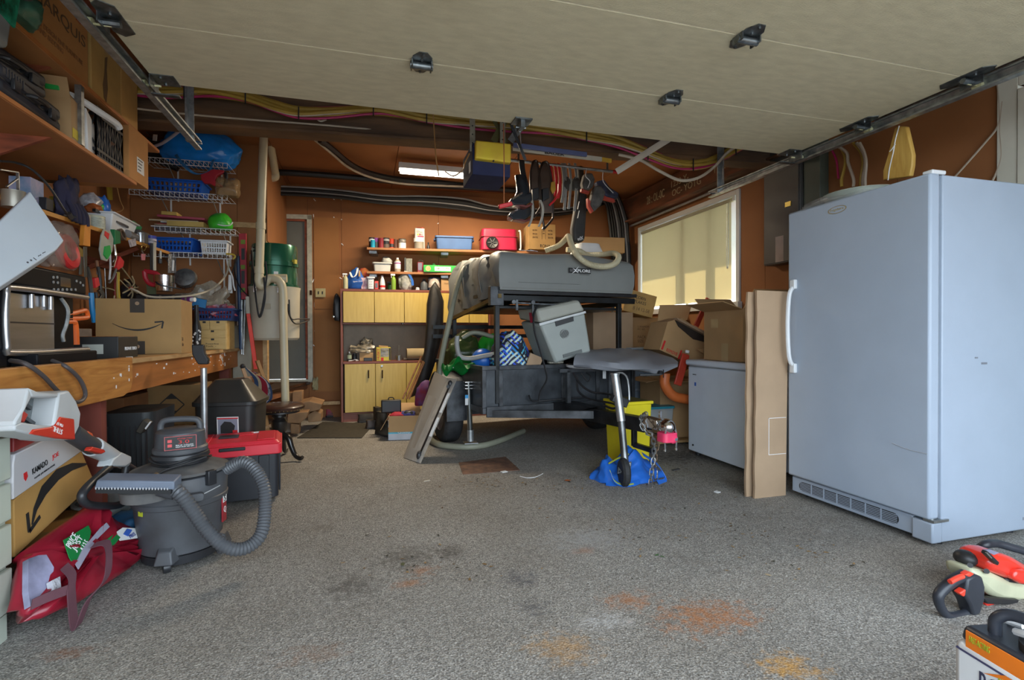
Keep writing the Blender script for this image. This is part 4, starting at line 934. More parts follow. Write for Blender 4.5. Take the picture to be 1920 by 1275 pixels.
ribbed('olive hose arching behind the trailer post',[ay(866,634,5.0),ay(885,624,5.0),ay(905,626,5.0),ay(925,632,5.0)],.022,GH,amp=.05)
gt=thing('green_tarp','crumpled green tarpaulin draped over the trailer left rail','tarp',(.86,4.6,.72),5)
def tarp(u,v):
 x=-.17+.36*u;y=-.12+.28*v
 return V((x,y,.06+.05*math.sin(u*6+v*3)+.04*math.sin(v*9+u*11)-.20*abs(u-.45)**1.3-.03*math.sin(u*17)))
g=G();g.grid(tarp,26,18,.004);g.part('sheet',mat('tarp_green',(.01,.30,.06),.45,bump=.2,bscale=20),gt,ang=70)
g=G();g.bar(ay(838,690,4.7),ay(885,683,4.75),.05,.012);g.solo('white_board','small white board lying beside the green tarpaulin','board',PAPER)
ft=thing('folded_table','white folding table with latches leaning against the trailer','table',(.40,4.3,0))
bl_,br_=az(757,858,.005),az(789,869,.005)
tl_=ay(816,697,bl_.y+.28);tr_=ay(857,711,br_.y+.28)
nrm=(br_-bl_).cross(tl_-bl_).normalized()
wv=(br_-bl_).normalized()
dw=(br_-bl_)*.80
TBT=mat('table_top',(.33,.29,.24),.55,var=.04);ALU=mat('table_alu',(.60,.60,.57),.45,.3,var=.1,scale=20)
q=[bl_,bl_+dw*.0]
thv=br_-bl_
dep=V((-.02,.5,0))
dep=(tl_-tl_)+V((-.16,.46,0))
def hx(p0,p1,t0,t1,u0,u1):
 pass
b0,b1=br_.copy(),tr_.copy()
thick=V((.06,-.03,0)).normalized()
wdir=(bl_-br_)
e0,e1=br_-wv*.14,tr_-wv*.14
W2=(bl_-e0);W3=(tl_-e1)
g=G();g.hex([bl_,e0,e0+V((.0,.02,0)),bl_+V((0,.02,0)),tl_,e1,e1+V((0,.02,0)),tl_+V((0,.02,0))]);g.part('top_panel',TBT,ft,w=True)
g=G();g.hex([e0,br_,br_+V((-.0,.025,0)),e0+V((0,.025,0)),e1,tr_,tr_+V((0,.025,0)),e1+V((0,.025,0))])
fr_o=g.part('edge_rail',ALU,ft,w=True)
def onE(t,s_,off=.004):
 a=e0.lerp(e1,t);b_=br_.lerp(tr_,t);return a.lerp(b_,s_)+V((-.2*off,-off,0))
g=G();g.hex([onE(.08,.42),onE(.08,.62),onE(.08,.62,0),onE(.08,.42,0),onE(.93,.42),onE(.93,.62),onE(.93,.62,0),onE(.93,.42,0)]);g.part('slot',BLACK,ft,w=True)
for t0,t1 in((.30,.52),(.58,.82)):
 g=G();g.bar(onE(t0,.75,.008),onE(t1,.75,.008),.02,.008);g.part('leg_tube',PAPER,ft,w=True)
for t in(.07,.93):
 g=G();g.sph(onE(t,.52,.01),(.022,.016,.035),n=10);g.cyl(onE(t+.03*(1 if t<.5 else-1),.45,.02),onE(t+.03*(1 if t<.5 else-1),.45,0),.018);g.part('latch',BLACK,ft,w=True)
 # ------------------------------------------------------------- storage cabinet at the back wall
ZC=lambda y,Y=6.49:ay(643,y,Y).z
CBR=mat('cabinet_brown',(.20,.055,.030),.5,var=.1,scale=6)
CDO=woodmat('cabinet_door_yellow',(.56,.40,.10),(.48,.33,.07),(14,14,1.2),rough=.45,dist=.5)
cab=thing('storage_cabinet','brown storage cabinet with yellow wood doors along the back wall','cabinet',(.60,6.62,0))
cx0,cx1,cy0,cy1=-.28,1.55,6.42,6.66
zt,z1_,z2_=ay(640,541,6.42).z,ay(643,605,6.42).z,ay(643,681,6.42).z
for nm,a in(('side_panel',(cx0,cx0+.025,cy0,cy1,0,zt)),('side_panel',(cx1-.025,cx1,cy0,cy1,0,zt)),('top_panel',(cx0+.025,cx1-.025,cy0,cy1,zt-.03,zt)),('middle_shelf',(cx0+.025,cx1-.025,cy0,cy1,z1_-.02,z1_)),('counter_shelf',(cx0+.025,cx1-.025,cy0-.012,cy1,z2_-.01,z2_+.018)),('plinth',(cx0+.025,cx1-.025,cy0+.01,cy0+.03,0,.09)),('bottom_panel',(cx0+.025,cx1-.025,cy0,cy1,.09,.11))):
 sbox(nm,CBR,cab,*a,bev=.002)
sbox('back_panel',mat('cabinet_back',(.25,.19,.13),.6),cab,cx0+.025,cx1-.025,cy1-.012,cy1,.09,zt-.03)
for nm,xs,za,zb in(('upper_door',[ay(x,570,6.41).x for x in(643,702,758,817)]+[1.27,1.52],z1_+.003,zt-.035),('lower_door',[ay(x,720,6.41).x for x in(646,704,762)]+[.95,1.25,1.52],.115,z2_-.014)):
 for a,b in zip(xs,xs[1:]):
  d=sbox(nm,CDO,cab,a+.003,b-.003,cy0-.018,cy0-.001,za,zb,bev=.002)
HND=mat('dark_bronze',(.05,.025,.015),.35,.6)
for x in(691,717):
 p,q=ay(x,695,6.385),ay(x,708,6.385)
 g=G();g.cyl(p,q,.007,n=8);g.cyl(p,p+V((0,.02,0)),.009,n=8);g.cyl(q,q+V((0,.02,0)),.009,n=8);g.part('handle',HND,cab,w=True)
p=ay(716,686,6.405);G().cyl(p,p+V((0,-.01,0)),.012,n=12).part('lock',STEEL,cab,w=True)
p=ay(755,608,6.42);G().cyl(p+V((0,0,.0)),p+V((0,0,.012)),.02,n=12).part('lock_stub',DSTEEL,cab,w=True)
def bottle(name,label,cat,c,prof,M,cap=None,capM=WHITE,lab=None,group=None,band=None):
 t=thing(name,label,cat,c,0,group)
 G().lathe(prof,n=16).part('body',M,t)
 if cap:
  r,z0,z1=cap;G().cyl((0,0,z0),(0,0,z1),r,n=12).part('cap',capM,t)
 if lab:
  r,z0,z1,LM=lab;G().lathe([(r,z0),(r,z1)],n=16,cap=False).part('label',LM,t)
 if band:
  for r,z0,z1,LM in band:G().lathe([(r,z0),(r,z1)],n=16,cap=False).part('label_band',LM,t)
 return t
def can(label,c,r,h,M,lab=None,lid=STEEL,name='paint_can',cat='can',group=None):
 t=thing(name,label,cat,c,0,group)
 G().lathe([(r,0),(r,h-.004),(r*1.03,h-.002),(r*1.03,h),(r*.9,h),(r*.88,h-.006),(.001,h-.006)],n=20).part('body',M,t)
 if lid:G().lathe([(r*.86,h-.007),(r*.86,h-.002),(r*.8,h-.004),(.001,h-.004)],n=20).part('lid',lid,t)
 for(z0,z1,LM)in(lab or()):G().lathe([(r+.0012,z0),(r+.0012,z1)],n=20,cap=False).part('label',LM,t)
 return t
def tub(label,c,w0,d0,h,M,rz=0,name='bin',cat='bin',tp=1.1,rim=.012,lid=None,open_=True):
 t=thing(name,label,cat,c,rz)
 g=G();g.rbox(w0,d0,0,h-(.004 if open_ else 0),.02,tp=tp)
 g.part('body',M,t,bev=.004)
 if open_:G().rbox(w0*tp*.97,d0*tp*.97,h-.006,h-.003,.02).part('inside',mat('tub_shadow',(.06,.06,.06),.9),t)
 G().rbox(w0*tp+rim*2,d0*tp+rim*2,h-.02,h-.004 if open_ else h,.025).part('rim',M,t)
 if lid:G().rbox(w0*tp+rim*2,d0*tp+rim*2,h,h+.02,.025).part('lid',lid,t)
 return t
 # ------------------------------------------------------------- things on top of the cabinet
CT=zt+.001
def onc(x,Y=6.52):return V((ay(x,541,Y).x,Y,CT))
SP=[(.026,0),(.028,.02),(.028,.12),(.018,.145),(.010,.15),(.010,.165)]
def spray(label,x,M,h=1.,Y=6.5,capM=WHITE):
 t=thing('spray_bottle',label,'bottle',onc(x,Y))
 t.scale=(1,1,h)
 G().lathe(SP,n=14).part('body',M,t)
 g=G();g.box(-.035,.02,-.008,.008,.165,.185);g.box(-.030,-.022,-.004,.004,.14,.168);g.part('trigger',capM,t,bev=.002)
 return t
spray('cream spray bottle at the left end of cabinet top',648,mat('pale_yellow_green',(.52,.50,.30),.4),1.0,6.46)
t=thing('blue_tote','blue cloth bag with white print on the cabinet top','bag',onc(668,6.52))
g=G();g.blob((0,0,0),(.13,.06,.13),seed=21,amp=.25,flat=.8,shape=lambda p:V((p.x*(1.1-.3*p.z)-.02*p.z,p.y,p.z)));g.part('bag',mat('blue_cloth',(.01,.10,.42),.6,bump=.2,bscale=14),t,ang=60)
text(t,'Sport Chek',frame(V(t.location)+V((.02,-.075,.09)),(1,0,.1),(0,0,1)),.11,.02,WINK)
g=G();g.ribbon([(-.07,-.06,.2),(-.04,-.075,.14),(.0,-.075,.17),(.02,-.07,.25)],(.02,0,.005),.004);g.part('white_strap',WINK,t)
G().box(.03,.05,-.085,-.07,.15,.22).part('wooden_handle',LUMBER,t)
t=thing('knit_hat','dark red knitted hat with yellow spots behind the blue bag','hat',onc(683,6.60)+V((0,0,.15)))
g=G();g.blob((0,0,0),(.07,.06,.06),seed=4,amp=.15);g.part('hat',mat('red_knit',(.25,.01,.015),.9,var=.5,scale=18,col2=(.32,.14,.02)),t)
cbox('small white and pink printed box beside the blue bag',onc(683,6.50)-V((0,0,0)),(.07,.06,.14),M=mat('white_pink_pack',(.62,.56,.52),.6,var=.5,scale=30,col2=(.5,.15,.3)),tape=False)
t=tub('white perforated plastic basket on cabinet top near blue bag',onc(695,6.46),.07,.10,.15,WHITE,name='small_basket',cat='basket',tp=1.1)
for i in range(4):
 for j in range(2):G().cyl((.012+j*.022-.02,-.0565,.03+i*.028),(.012+j*.022-.02,-.05,.03+i*.028),.004,n=6).part('hole',INK,t)
t=thing('red_radio','small red bottle with grey panel on the cabinet top','bottle',onc(706,6.46));G().box(-.022,.022,-.015,.015,0,.10).part('body',mat('coral_red',(.70,.06,.05),.4),t,bev=.005);G().box(-.015,.015,-.018,-.014,.02,.075).part('panel',mat('slate',(.13,.15,.18)),t)
bottle('bleach_bottle','white squeeze bottle with red label on the cabinet top','bottle',onc(717),[(.03,0),(.034,.01),(.034,.07),(.026,.12),(.015,.15),(.013,.16)],WHITE,(.014,.155,.175),WHITE,(.0345,.03,.055,RINK))
spray('dark green bottle half hidden by the lime spray bottle',731,mat('dark_green',(.02,.10,.03),.3),.6,6.6,BLACK)
spray('lime green spray bottle with white trigger on cabinet top',738,mat('lime_liquid',(.22,.38,.04),.35),1.05,6.47)
t=thing('plastic_bag','crumpled clear bag with blue lettering on the cabinet top','bag',onc(761));g=G();g.blob((0,0,0),(.085,.06,.11),seed=9,amp=.35,flat=.8,sub=4);g.part('bag',mat('foggy_bag',(.50,.50,.46),.3,var=.3,scale=9,alpha=.85,bump=.8,bscale=10),t,ang=60)
g=G();g.ribbon([(.03,-.07,.2),(.07,-.06,.13),(.08,-.05,.06)],(.03,0,.0),.004);g.part('blue_print',BLUE,t)
t=thing('small_figure','tiny white ornament on the cabinet top','ornament',onc(783));g=G();g.lathe([(.02,0),(.028,.01),(.02,.02),(.026,.03),(.012,.04),(.0005,.042)],n=12);g.part('ornament',PAPER,t)
bottle('grey_jug','dark grey jug on the cabinet top','jug',onc(795,6.52),[(.035,0),(.045,.01),(.045,.09),(.02,.13),(.015,.14)],mat('slate_grey',(.07,.08,.09),.5),(.016,.14,.15),BLACK)
can('white and blue paint can with drips on the cabinet top',onc(814,6.52),.073,.165,mat('blue_can',(.03,.07,.16),.4),((.04,.15,mat('dripped_white',(.62,.60,.55),.6,var=.25,scale=20,col2=(.35,.25,.2))),))
cbox('small tan box with printed bottles on the cabinet top',onc(842,6.52),(.22,.14,.15),txt=(('FRAGILE','f',-.03,.09,.08,.02,BRI),),tape=False)
SW=mat('shelf_brown',(.38,.16,.06),.6,var=.12,scale=5)
def wallshelf(label,px0,py,x1,Y=None,d=.20):
 a=ay(px0,py,6.47)
 t=thing('wall_shelf',label,'shelf',((a.x+x1)/2,6.65,a.z))
 m=Matrix.Translation((a.x,6.76-.106*a.x-.0,a.z))@Matrix.Rotation(-math.atan(.106),4,'Z')
 G(m).box(0,x1-a.x,-.26,.055,-.028,0).part('board',SW,t,w=True,bev=.002)
 for k in(.02,.9,1.8):
  if k<x1-a.x:G(m).box(k,k+.09,-.18,.055,-.062,-.03).part('bracket',STEEL,t,w=True)
 return a.z
S1=wallshelf('upper brown wall shelf holding paint cans and bins',692,463,2.35)
S2=wallshelf('lower brown wall shelf holding bottles and green box',692,508,1.65)
S2b=None
def ons(x,z,Y=6.62):
 X=ay(x,463,Y).x;return V((X,Y-.106*max(0,X-.1)*.8,z+.001))
PUR=mat('purple_can',(.25,.06,.28),.4);MAR=mat('maroon_can',(.25,.02,.03),.4);BLC=mat('black_can',(.03,.03,.035),.4)
can('black and white paint can at the left end of upper shelf',ons(697,S1),.035,.14,BLC,((.09,.12,PAPER),),lid=None)
can('purple and pink paint can on the upper shelf',ons(705,S1,6.66),.045,.14,PUR,((.02,.09,BLC),),lid=None)
can('bright blue small can in front of the purple can',ons(699,S1,6.52),.028,.092,mat('cyan_can',(.01,.30,.48),.4),None,lid=STEEL)
can('dark maroon paint can on the upper shelf',ons(715,S1,6.62),.038,.135,MAR,None)
can('black paint can with round emblem between red cans',ons(724,S1,6.62),.040,.14,BLC,((.10,.125,mat('grey_label',(.3,.3,.3))),(.02,.06,mat('brown_label',(.12,.08,.06)))))
can('red and orange paint can on the upper shelf',ons(734,S1,6.64),.032,.135,mat('scarlet_can',(.50,.05,.02),.4),((.03,.07,BLC),))
can('slim brown tin on the upper shelf',ons(742,S1,6.64),.030,.13,mat('brown_tin',(.14,.06,.04),.4),None)
can('white dripped cup of brushes tin on the upper shelf',ons(754,S1,6.60),.045,.13,mat('jar_dark',(.08,.08,.07),.3),((.0,.08,PAPER),(.085,.12,mat('streaked_label',(.3,.28,.25),.5,var=.6,scale=60))))
t=thing('thinner_tin','tall white solvent tin with colour squares on the upper shelf','can',ons(786,S1,6.65))
G().rbox(.125,.09,0,.275,.015).part('body',mat('tin_white',(.60,.57,.52),.4),t,bev=.003)
g=G();g.lathe([(.02,.275),(.02,.29),(.001,.29)],c=(.035,0,0),n=12);g.part('cap',RED,t);g=G();g.tube([(-.04,0,.275),(-.03,0,.292),(.01,0,.292),(.015,0,.275)],.004,n=6);g.part('handle',MAR,t)
text(t,'Varsol\nPaint Thinner',frame(V(t.location)+V((-.005,-.0462,.235)),(1,0,0),(0,0,1)),.075,.03,INK)
for i,(c_,x)in enumerate(((mat('gold_sq',(.7,.45,.08)),-.025),(MAR,.0),(mat('grey_sq',(.3,.3,.3)),.025))):G().box(x-.011,x+.011,-.0468,-.0455,.185,.208).part('colour_square',c_,t)
G().box(-.03,.05,-.0468,-.0455,.165,.18).part('red_band',mat('crimson_band',(.6,.02,.1)),t)
can('wide white pail with dark spout in front of the solvent tin',ons(785,S1,6.53),.058,.085,mat('glass_jar',(.28,.25,.20),.3),None,lid=None)
can('white plastic lidded pail stacked in front of solvent tin',ons(784,S1+.085,6.53),.06,.05,PAPER,None,lid=None,name='lidded_pail',cat='pail')
bottle('dropper_bottle','small black bottle beside the solvent tin','bottle',ons(802,S1,6.6),[(.018,0),(.02,.01),(.02,.05),(.008,.07),(.008,.08)],BLACK,(.01,.08,.1),BLACK)
t=tub('blue storage tote with blue lid on upper shelf',ons(849,S1,6.60),.43,.26,.165,mat('dusty_blue',(.06,.13,.30),.5),name='storage_tote',cat='tote',tp=1.07,lid=None,rz=-6,open_=False)
for k in(-1,1):G().box(k*.235-.02,k*.235+.02,-.05,.05,.12,.145).part('handle',mat('dusty_blue',(.06,.13,.3)),t,bev=.004)
t=thing('wheeled_cooler','crimson wheeled cool box on its side next to the blue tote','cooler',ons(929,S1,6.58),-6)
CRI=mat('crimson_plastic',(.48,.015,.06),.4,var=.05)
g=G();g.rbox(.46,.32,0,.27,.05,tp=.97);g.part('body',CRI,t,bev=.01)
G().box(-.235,.235,-.165,.165,.165,.172).part('lid_seam',MAR,t)
g=G();m=Matrix.Translation((-.10,-.17,.085))@Matrix.Rotation(math.pi/2,4,'X');g.m=m;g.lathe([(.02,.015),(.05,.02),(.07,.03),(.078,.02),(.078,-.01),(.02,-.01)],n=24);w_=g.part('wheel',BLACK,t)
g=G(m)
for i in range(6):g.b((.035*math.cos(R(60*i)),.035*math.sin(R(60*i)),.024),(.05,.01,.01),(0,0,60*i))
g.part('spokes',mat('grey_spoke',(.10,.10,.10)),w_)
g=G();g.tube([(.25,-.12,.25),(.27,-.13,.24),(.275,-.13,.03),(.255,-.13,.02)],.011,n=7,k=4);g.part('handle',WHITE,t)
cbox('brown moving carton with upright symbol and store lettering on upper shelf',ons(1003,S1,6.45),(.35,.30,.32),rz=-5,M=mat('carton_ochre',(.42,.25,.09),.8),txt=(('RONA','f',.04,.045,.13,.04,INK),('|=|','f',.02,.20,.05,.14,BRI),('one box\ntwo box\nthree box','f',-.09,.2,.07,.12,BRI),('one box\ntwo box\nthree box','f',.11,.2,.07,.12,BRI)))
t=tub('translucent white tub on the lower shelf',ons(716,S2,6.58),.19,.16,.115,mat('frosted_tub',(.52,.52,.48),.4),name='plastic_tub',cat='tub',tp=1.12)
t=thing('bag_of_rags','knotted white plastic bag in the translucent tub','bag',ons(725,S2+.115,6.62));g=G();g.blob((0,0,0),(.065,.05,.04),seed=31,amp=.3,flat=.6);g.part('bag',mat('foggy_bag',(.5,.5,.46)),t,ang=60)
bottle('cleaner_bottle','clear bottle with white and pink label on the lower shelf','bottle',ons(745,S2,6.55),[(.034,0),(.037,.01),(.037,.11),(.03,.14),(.014,.16)],mat('amber_clear',(.38,.33,.25),.3),(.015,.16,.178),WHITE,(.0385,.04,.13,PAPER),band=((.039,.10,.115,mat('violet_band',(.35,.08,.3))),))
t=thing('glass_block','greenish clear ribbed plastic sleeve on the lower shelf','container',ons(766,S2,6.58));G().box(-.038,.038,-.03,.03,0,.175).part('body',mat('sleeve_plastic',(.30,.31,.26),.2,var=.3,scale=20,alpha=.8,stretch=(8,8,1)),t,bev=.004)
G().box(-.055,-.039,-.02,.03,0,.185).part('dark_sleeve',mat('smoke',(.09,.09,.08),.3,alpha=.8),t)
t=thing('oil_tin','dark red and grey handled tin on the lower shelf','can',ons(787,S2,6.56));G().rbox(.075,.05,0,.13,.012).part('body',mat('dark_red_tin',(.22,.03,.04),.35),t);G().box(-.03,.018,-.027,-.024,.03,.12).part('label',mat('steel_blue_label',(.17,.17,.25)),t);g=G();g.tube([(-.015,0,.13),(-.01,0,.155),(.03,0,.15),(.035,0,.125)],.004,n=5);g.part('handle',BLACK,t)
t=thing('puzzle_box','long green box with handwritten white label on lower shelf','box',ons(827,S2,6.56),-3)
BG=mat('game_green',(.03,.42,.06),.45);G().box(-.235,.235,-.10,.10,0,.085).part('body',BG,t,bev=.003)
G().box(-.10,.10,-.102,-.0995,.015,.068).part('label',PAPER,t);text(t,'logic  1lc  Wyi',frame((-.0,-.1028,.047),(1,0,0),(0,0,1)),.16,.025,INK,w=False)
G(Matrix.Translation((-.18,-.1003,.042))@Matrix.Rotation(math.pi/2,4,'X')).lathe([(.033,0),(.033,.0012)],n=16).part('berry_print',mat('berry_print',(.4,.08,.06),.5,var=.8,scale=70,col2=(.45,.5,.2)),t)
t=thing('folded_towel','folded white towel with yellow stripe on the lower shelf','towel',ons(880,S2,6.5)+V((0,0,.08)),-8)
for i,M_ in enumerate((PAPER,mat('yellow_stripe',(.5,.42,.12)),mat('warm_towel',(.50,.44,.34),.9,bump=.3))):G().box(-.14+.01*i,.13-.006*i,-.08,.08,i*.022,i*.022+.021).part('fold',M_,t,bev=.009)
bottle('lid_stopper','small dark object behind the green puzzle box','object',ons(812,S2+.086,6.6),[(.02,0),(.03,.01),(.018,.03),(.008,.04)],mat('dark_green',(.02,.1,.03)))
def onk(x,Y=6.50):return V((ay(x,676,Y).x,Y,z2_+.019))
bottle('spray_can','green and silver aerosol can on the cabinet counter','can',onk(655),[(.024,0),(.027,.006),(.027,.085),(.018,.10)],mat('dark_can',(.05,.06,.05),.35),(.016,.10,.115),STEEL,(.0275,.03,.075,mat('pale_green_label',(.35,.42,.28))))
bottle('dark_jar','black jar next to the aerosol can','jar',onk(665,6.54),[(.025,0),(.027,.01),(.027,.07),(.02,.08)],BLACK,(.022,.08,.09),BLACK)
cbox('small tan box under the crumpled clear bag',onk(687,6.56),(.16,.12,.10),M=CARD)
t=thing('clear_packaging','crumpled clear plastic packaging heaped on the counter left side','packaging',onk(678,6.55)+V((0,0,.10)));g=G();g.blob((0,0,0),(.14,.07,.05),seed=41,amp=.6,fr=2.2,flat=.5,sub=3);g.blob((.06,0,.05),(.07,.05,.06),seed=44,amp=.6,fr=2.2,flat=.5,sub=3);g.part('packaging',mat('dull_clear',(.42,.36,.26),.25,var=.5,scale=12,alpha=.75,bump=.7,bscale=12),t,ang=30)
g=G();o_=onk(662,6.44);g.tube([o_+V((-.05,0,.006)),o_+V((-.01,.02,.01)),o_+V((.03,-.01,.02)),o_+V((.06,.02,.008)),o_+V((.03,.03,.006))],.005,n=5);g.solo('tangled_flex','tangled white cord on the cabinet counter','cord',PAPER)
t=thing('battery_charger','small black charger box on the cabinet counter','charger',onk(690,6.45));G().box(-.05,.05,-.03,.03,0,.04).part('body',BLACK,t,bev=.004)
t=thing('parts_box','yellow box with red vertical lettering and clear window','box',onk(719,6.47));YB_=mat('yellow_pack',(.58,.46,.03),.5);G().box(-.085,.085,-.05,.05,0,.165).part('body',YB_,t,bev=.003)
G().box(-.035,.06,-.0515,-.049,.05,.155).part('window',mat('dull_clear',(.4,.36,.26)),t);text(t,'HUSKY',frame((-.062,-.0512,.085),(0,0,1),(-1,0,0)),.13,.032,RINK,w=False)
G().box(-.03,.0,-.053,-.049,.0,.04).part('red_print',RINK,t);G().box(.065,.083,-.053,-.0505,.01,.155).part('black_print',INK,t)
G().b((-.0,0,.175),(.11,.06,.02),(0,5,0)).part('open_flap',CARD,t)
t=thing('cutlery_jar','metal pot with tools on the cabinet counter','pot',onk(748,6.47));G().lathe([(.03,0),(.035,.06),(.033,.062),(.028,.01)],n=14).part('pot',STEEL,t);g=G();g.cyl((0,0,.01),(.0,0,.19),.005,n=6);g.cyl((.01,.01,.01),(.022,.01,.09),.004,n=6);g.part('tools',STEEL,t,kind='stuff')
t=thing('paper_roll','rolled tan floor underlay on the cabinet counter','roll',onk(781,6.50));g=G();m=Matrix.Translation((0,0,.075))@Matrix.Rotation(math.pi/2,4,'Y');g.m=m
g.lathe([(.03,-.12),(.072,-.12),(.072,.15),(.03,.15)],n=20,cap=True);g.part('roll',mat('underlay_tan',(.36,.27,.14),.8),t)
G().b((.0,.02,.02),(.32,.14,.015),(0,0,0)).part('flat_layer',mat('grey_fabric',(.16,.14,.11),.9),t)
t=thing('hanging_pouch','black pouch hanging at the left side of the cabinet','bag',ay(637,600,6.55));g=G();g.blob((-.03,0,-.01),(.045,.04,.16),seed=51,amp=.2);g.part('pouch',BLACK,t);p_=V((-.07,-.02,.04));G().sph(p_,(.018,.015,.02),n=8).part('buckle',CHROME,t)
t=thing('wall_outlet','cream double outlet on the back wall right of the door','outlet',ay(601,549,YB(-.54)));g=frame(ay(601,549,YB(-.54)-.03),(1,-.106,0),(0,0,1))
OC=mat('ivory',(.42,.36,.18),.5);G(g).box(-.06,.06,-.055,.055,0,.006).part('plate',OC,t,w=True,bev=.002)
for k in(-.024,.024):G(g).box(k-.007,k+.007,-.018,.018,.006,.009).part('switch_slot',INK,t,w=True)
t=thing('wall_switch','small brown push switch beside the back door frame','switch',ay(583,549,6.85));g=frame(ay(583,549,6.82),(1,-.106,0),(0,0,1));G(g).box(-.013,.013,-.03,.03,0,.015).part('body',HND,t,w=True)
sb=thing('snowboard_bag','tall black padded snowboard bag standing beside the cabinet','bag',az(800,790,0)+V((0,.6,0)))
Yb=5.75
g=G();pts=[(816,528),(824,540),(832,565),(831,610),(822,650),(811,690),(795,735),(770,745),(783,700),(795,660),(799,610),(800,570),(806,540)]
L2=[ay(x,y,Yb)for x,y in pts];m=frame((0,Yb,0),(1,0,0),(0,0,1))
ctr=sum(L2,V())/len(L2);rs=[]
for k,sc_ in((-.06,.35),(-.045,.75),(-.02,.97),(.02,.97),(.045,.75),(.06,.35)):rs.append([V((ctr.x+(p.x-ctr.x)*(.45+.55*sc_),Yb+k,ctr.z+(p.z-ctr.z)*(.9+.1*sc_)))for p in L2])
g._t(g.rings(rs));g.part('bag',mat('black_nylon',(.022,.018,.015),.55,var=.3,bump=.4,bscale=9),sb,w=True,ang=70)
g=G();g.tube([p+V((0,-.03,0))for p in(L2[3],L2[4],L2[5],L2[6])],.006,n=5);g.part('zip',BLACK,sb,w=True)
bx=cbox('open white printed carton of clothes on the floor by the cabinet',az(762,826,0)+V((.0,.18,0)),(.30,.26,.235),rz=-8,flaps=(168,60,150,90),M=CARD,fl=.6)
G().box(-.152,.152,-.133,-.1305,0,.15).part('printed_side',mat('white_card',(.55,.56,.60),.6),bx)
G().box(-.153,-.1505,-.13,.13,0,.20).part('printed_side',mat('bluegrey_card',(.30,.34,.42),.6),bx)
for z,M_ in((.115,mat('stripe_orange',(.60,.16,.02))),(.095,mat('stripe_lime',(.35,.45,.04))),(.07,mat('stripe_sky',(.10,.45,.60)))):G().box(-.1525,.1525,-.1345,-.1325,z-.009,z+.009).part('print_stripe',M_,bx)
text(bx,'Quality',frame((.0,-.135,.07),(1,0,0),(0,0,1)),.12,.018,WINK,w=False);text(bx,'HP',frame((.0,-.135,.117),(1,0,0),(0,0,1)),.04,.012,RINK,w=False)
t=thing('black_handbag','small black bag standing on the carton of clothes','bag',V(bx.location)+V((-.13,.12,.235)));g=G();g.b((0,0,.07),(.20,.08,.13));g.part('body',BLACK,t,bev=.012);g=G();g.tube([(-.03,0,.13),(-.02,0,.155),(.02,0,.155),(.03,0,.13)],.006,n=6);g.part('handle',BLACK,t)
t=thing('clothes_pile','red and blue cloth piled in the floor carton','clothes',V(bx.location)+V((-.02,.0,.19)));g=G();g.blob((-.06,0,0),(.07,.09,.035),seed=61,amp=.4);g.part('red_cloth',mat('red_cloth',(.45,.02,.04),.8),t,ang=60);g=G();g.blob((.05,.0,0),(.07,.09,.04),seed=62,amp=.4);g.part('blue_cloth',mat('navy_cloth',(.05,.05,.20),.8),t,ang=60)
g=G();g.blob((.05,-.05,.04),(.05,.03,.022),seed=63,amp=.3);g.part('black_shoe',BLACK,t)
for i,(xa,ya,xb,yb)in enumerate(((755,748,789,671),(762,748,792,680),(767,748,794,682))):
 g=G();g.cyl(ay(xa,ya,5.42),ay(xb,yb,5.5),.010,n=8);g.cyl(ay(xb,yb,5.5),ay(xb,yb,5.5)+V((0.005,0,.02)),.013,n=8)
 g.solo('wooden_pole',['leftmost bamboo pole leaning out of the floor carton','middle bamboo pole leaning out of the floor carton','rightmost bamboo pole leaning out of the floor carton'][i],'pole',mat('bamboo',(.42,.17,.05),.5,var=.2,scale=30))
t=thing('striped_duffel','navy and red cloth bag with pale trim behind the folding table','bag',az(790,835,0)+V((.08,.55,.30)))
g=G();g.blob((0,0,0),(.08,.06,.12),seed=71,amp=.3,shape=lambda p:V((p.x+.25*p.z-.25,p.y,p.z)));g.part('bag',mat('duffel_cloth',(.04,.04,.15),.7,var=.5,scale=9,col2=(.22,.01,.03)),t,ang=60)
g=G();
mp_=[az(557,822),az(678,822),az(702,795),az(605,792)]
g.hex([p.copy()for p in mp_]+[p+V((0,0,.008))for p in mp_]);g.solo('door_mat','dark olive rubber mat on the floor before the cabinet','mat',mat('rubber_mat',(.045,.038,.026),.85,var=.2,scale=30))
def shoe(label,c,rz,M,L_=.28,boot=False,group=None):
 t=thing('boot' if boot else 'shoe',label,'boot' if boot else 'shoe',c,rz)
 def ol(k):return[(x*L_,y*L_*k)for x,y in((-.5,-.10),(-.45,-.15),(-.2,-.14),(.1,-.18),(.35,-.17),(.48,-.08),(.5,.02),(.42,.14),(.2,.17),(-.1,.13),(-.4,.13),(-.5,.08))]
 G().prism(ol(1.03),0,.022).part('sole',BLACK,t,bev=.004)
 g=G();rs=[]
 for z,k,sh in((.02,1.,0),(.05,.98,0),(.08,.75,-.03),(.10,.55,-.07)):rs.append([V(((x*(1-(z-.02)*2.5)+sh*L_*1.2),y*k,z))for x,y in ol(1.)])
 if boot:rs+=[[V((p.x*.62-.04,p.y*1.25,z))for p in rs[-1]]for z in(.16,.24)]
 g._t(g.rings(rs));g.part('upper',M,t,ang=60);return t
DKB=mat('dark_leather',(.035,.028,.022),.6,var=.3,scale=14)
shoe('dark flat clog lying at the cabinet foot',az(695,793)+V((0,.08,0)),5,DKB,.30)
shoe('brown clog tipped beside the dark flat clog',az(706,803),12,mat('brown_leather',(.05,.03,.02),.5),.24)
shoe('muddy rubber boot by the open white carton',az(722,818)+V((0,.05,0)),-60,mat('muddy_boot',(.06,.05,.035),.7,var=.5,scale=10),.28,True)
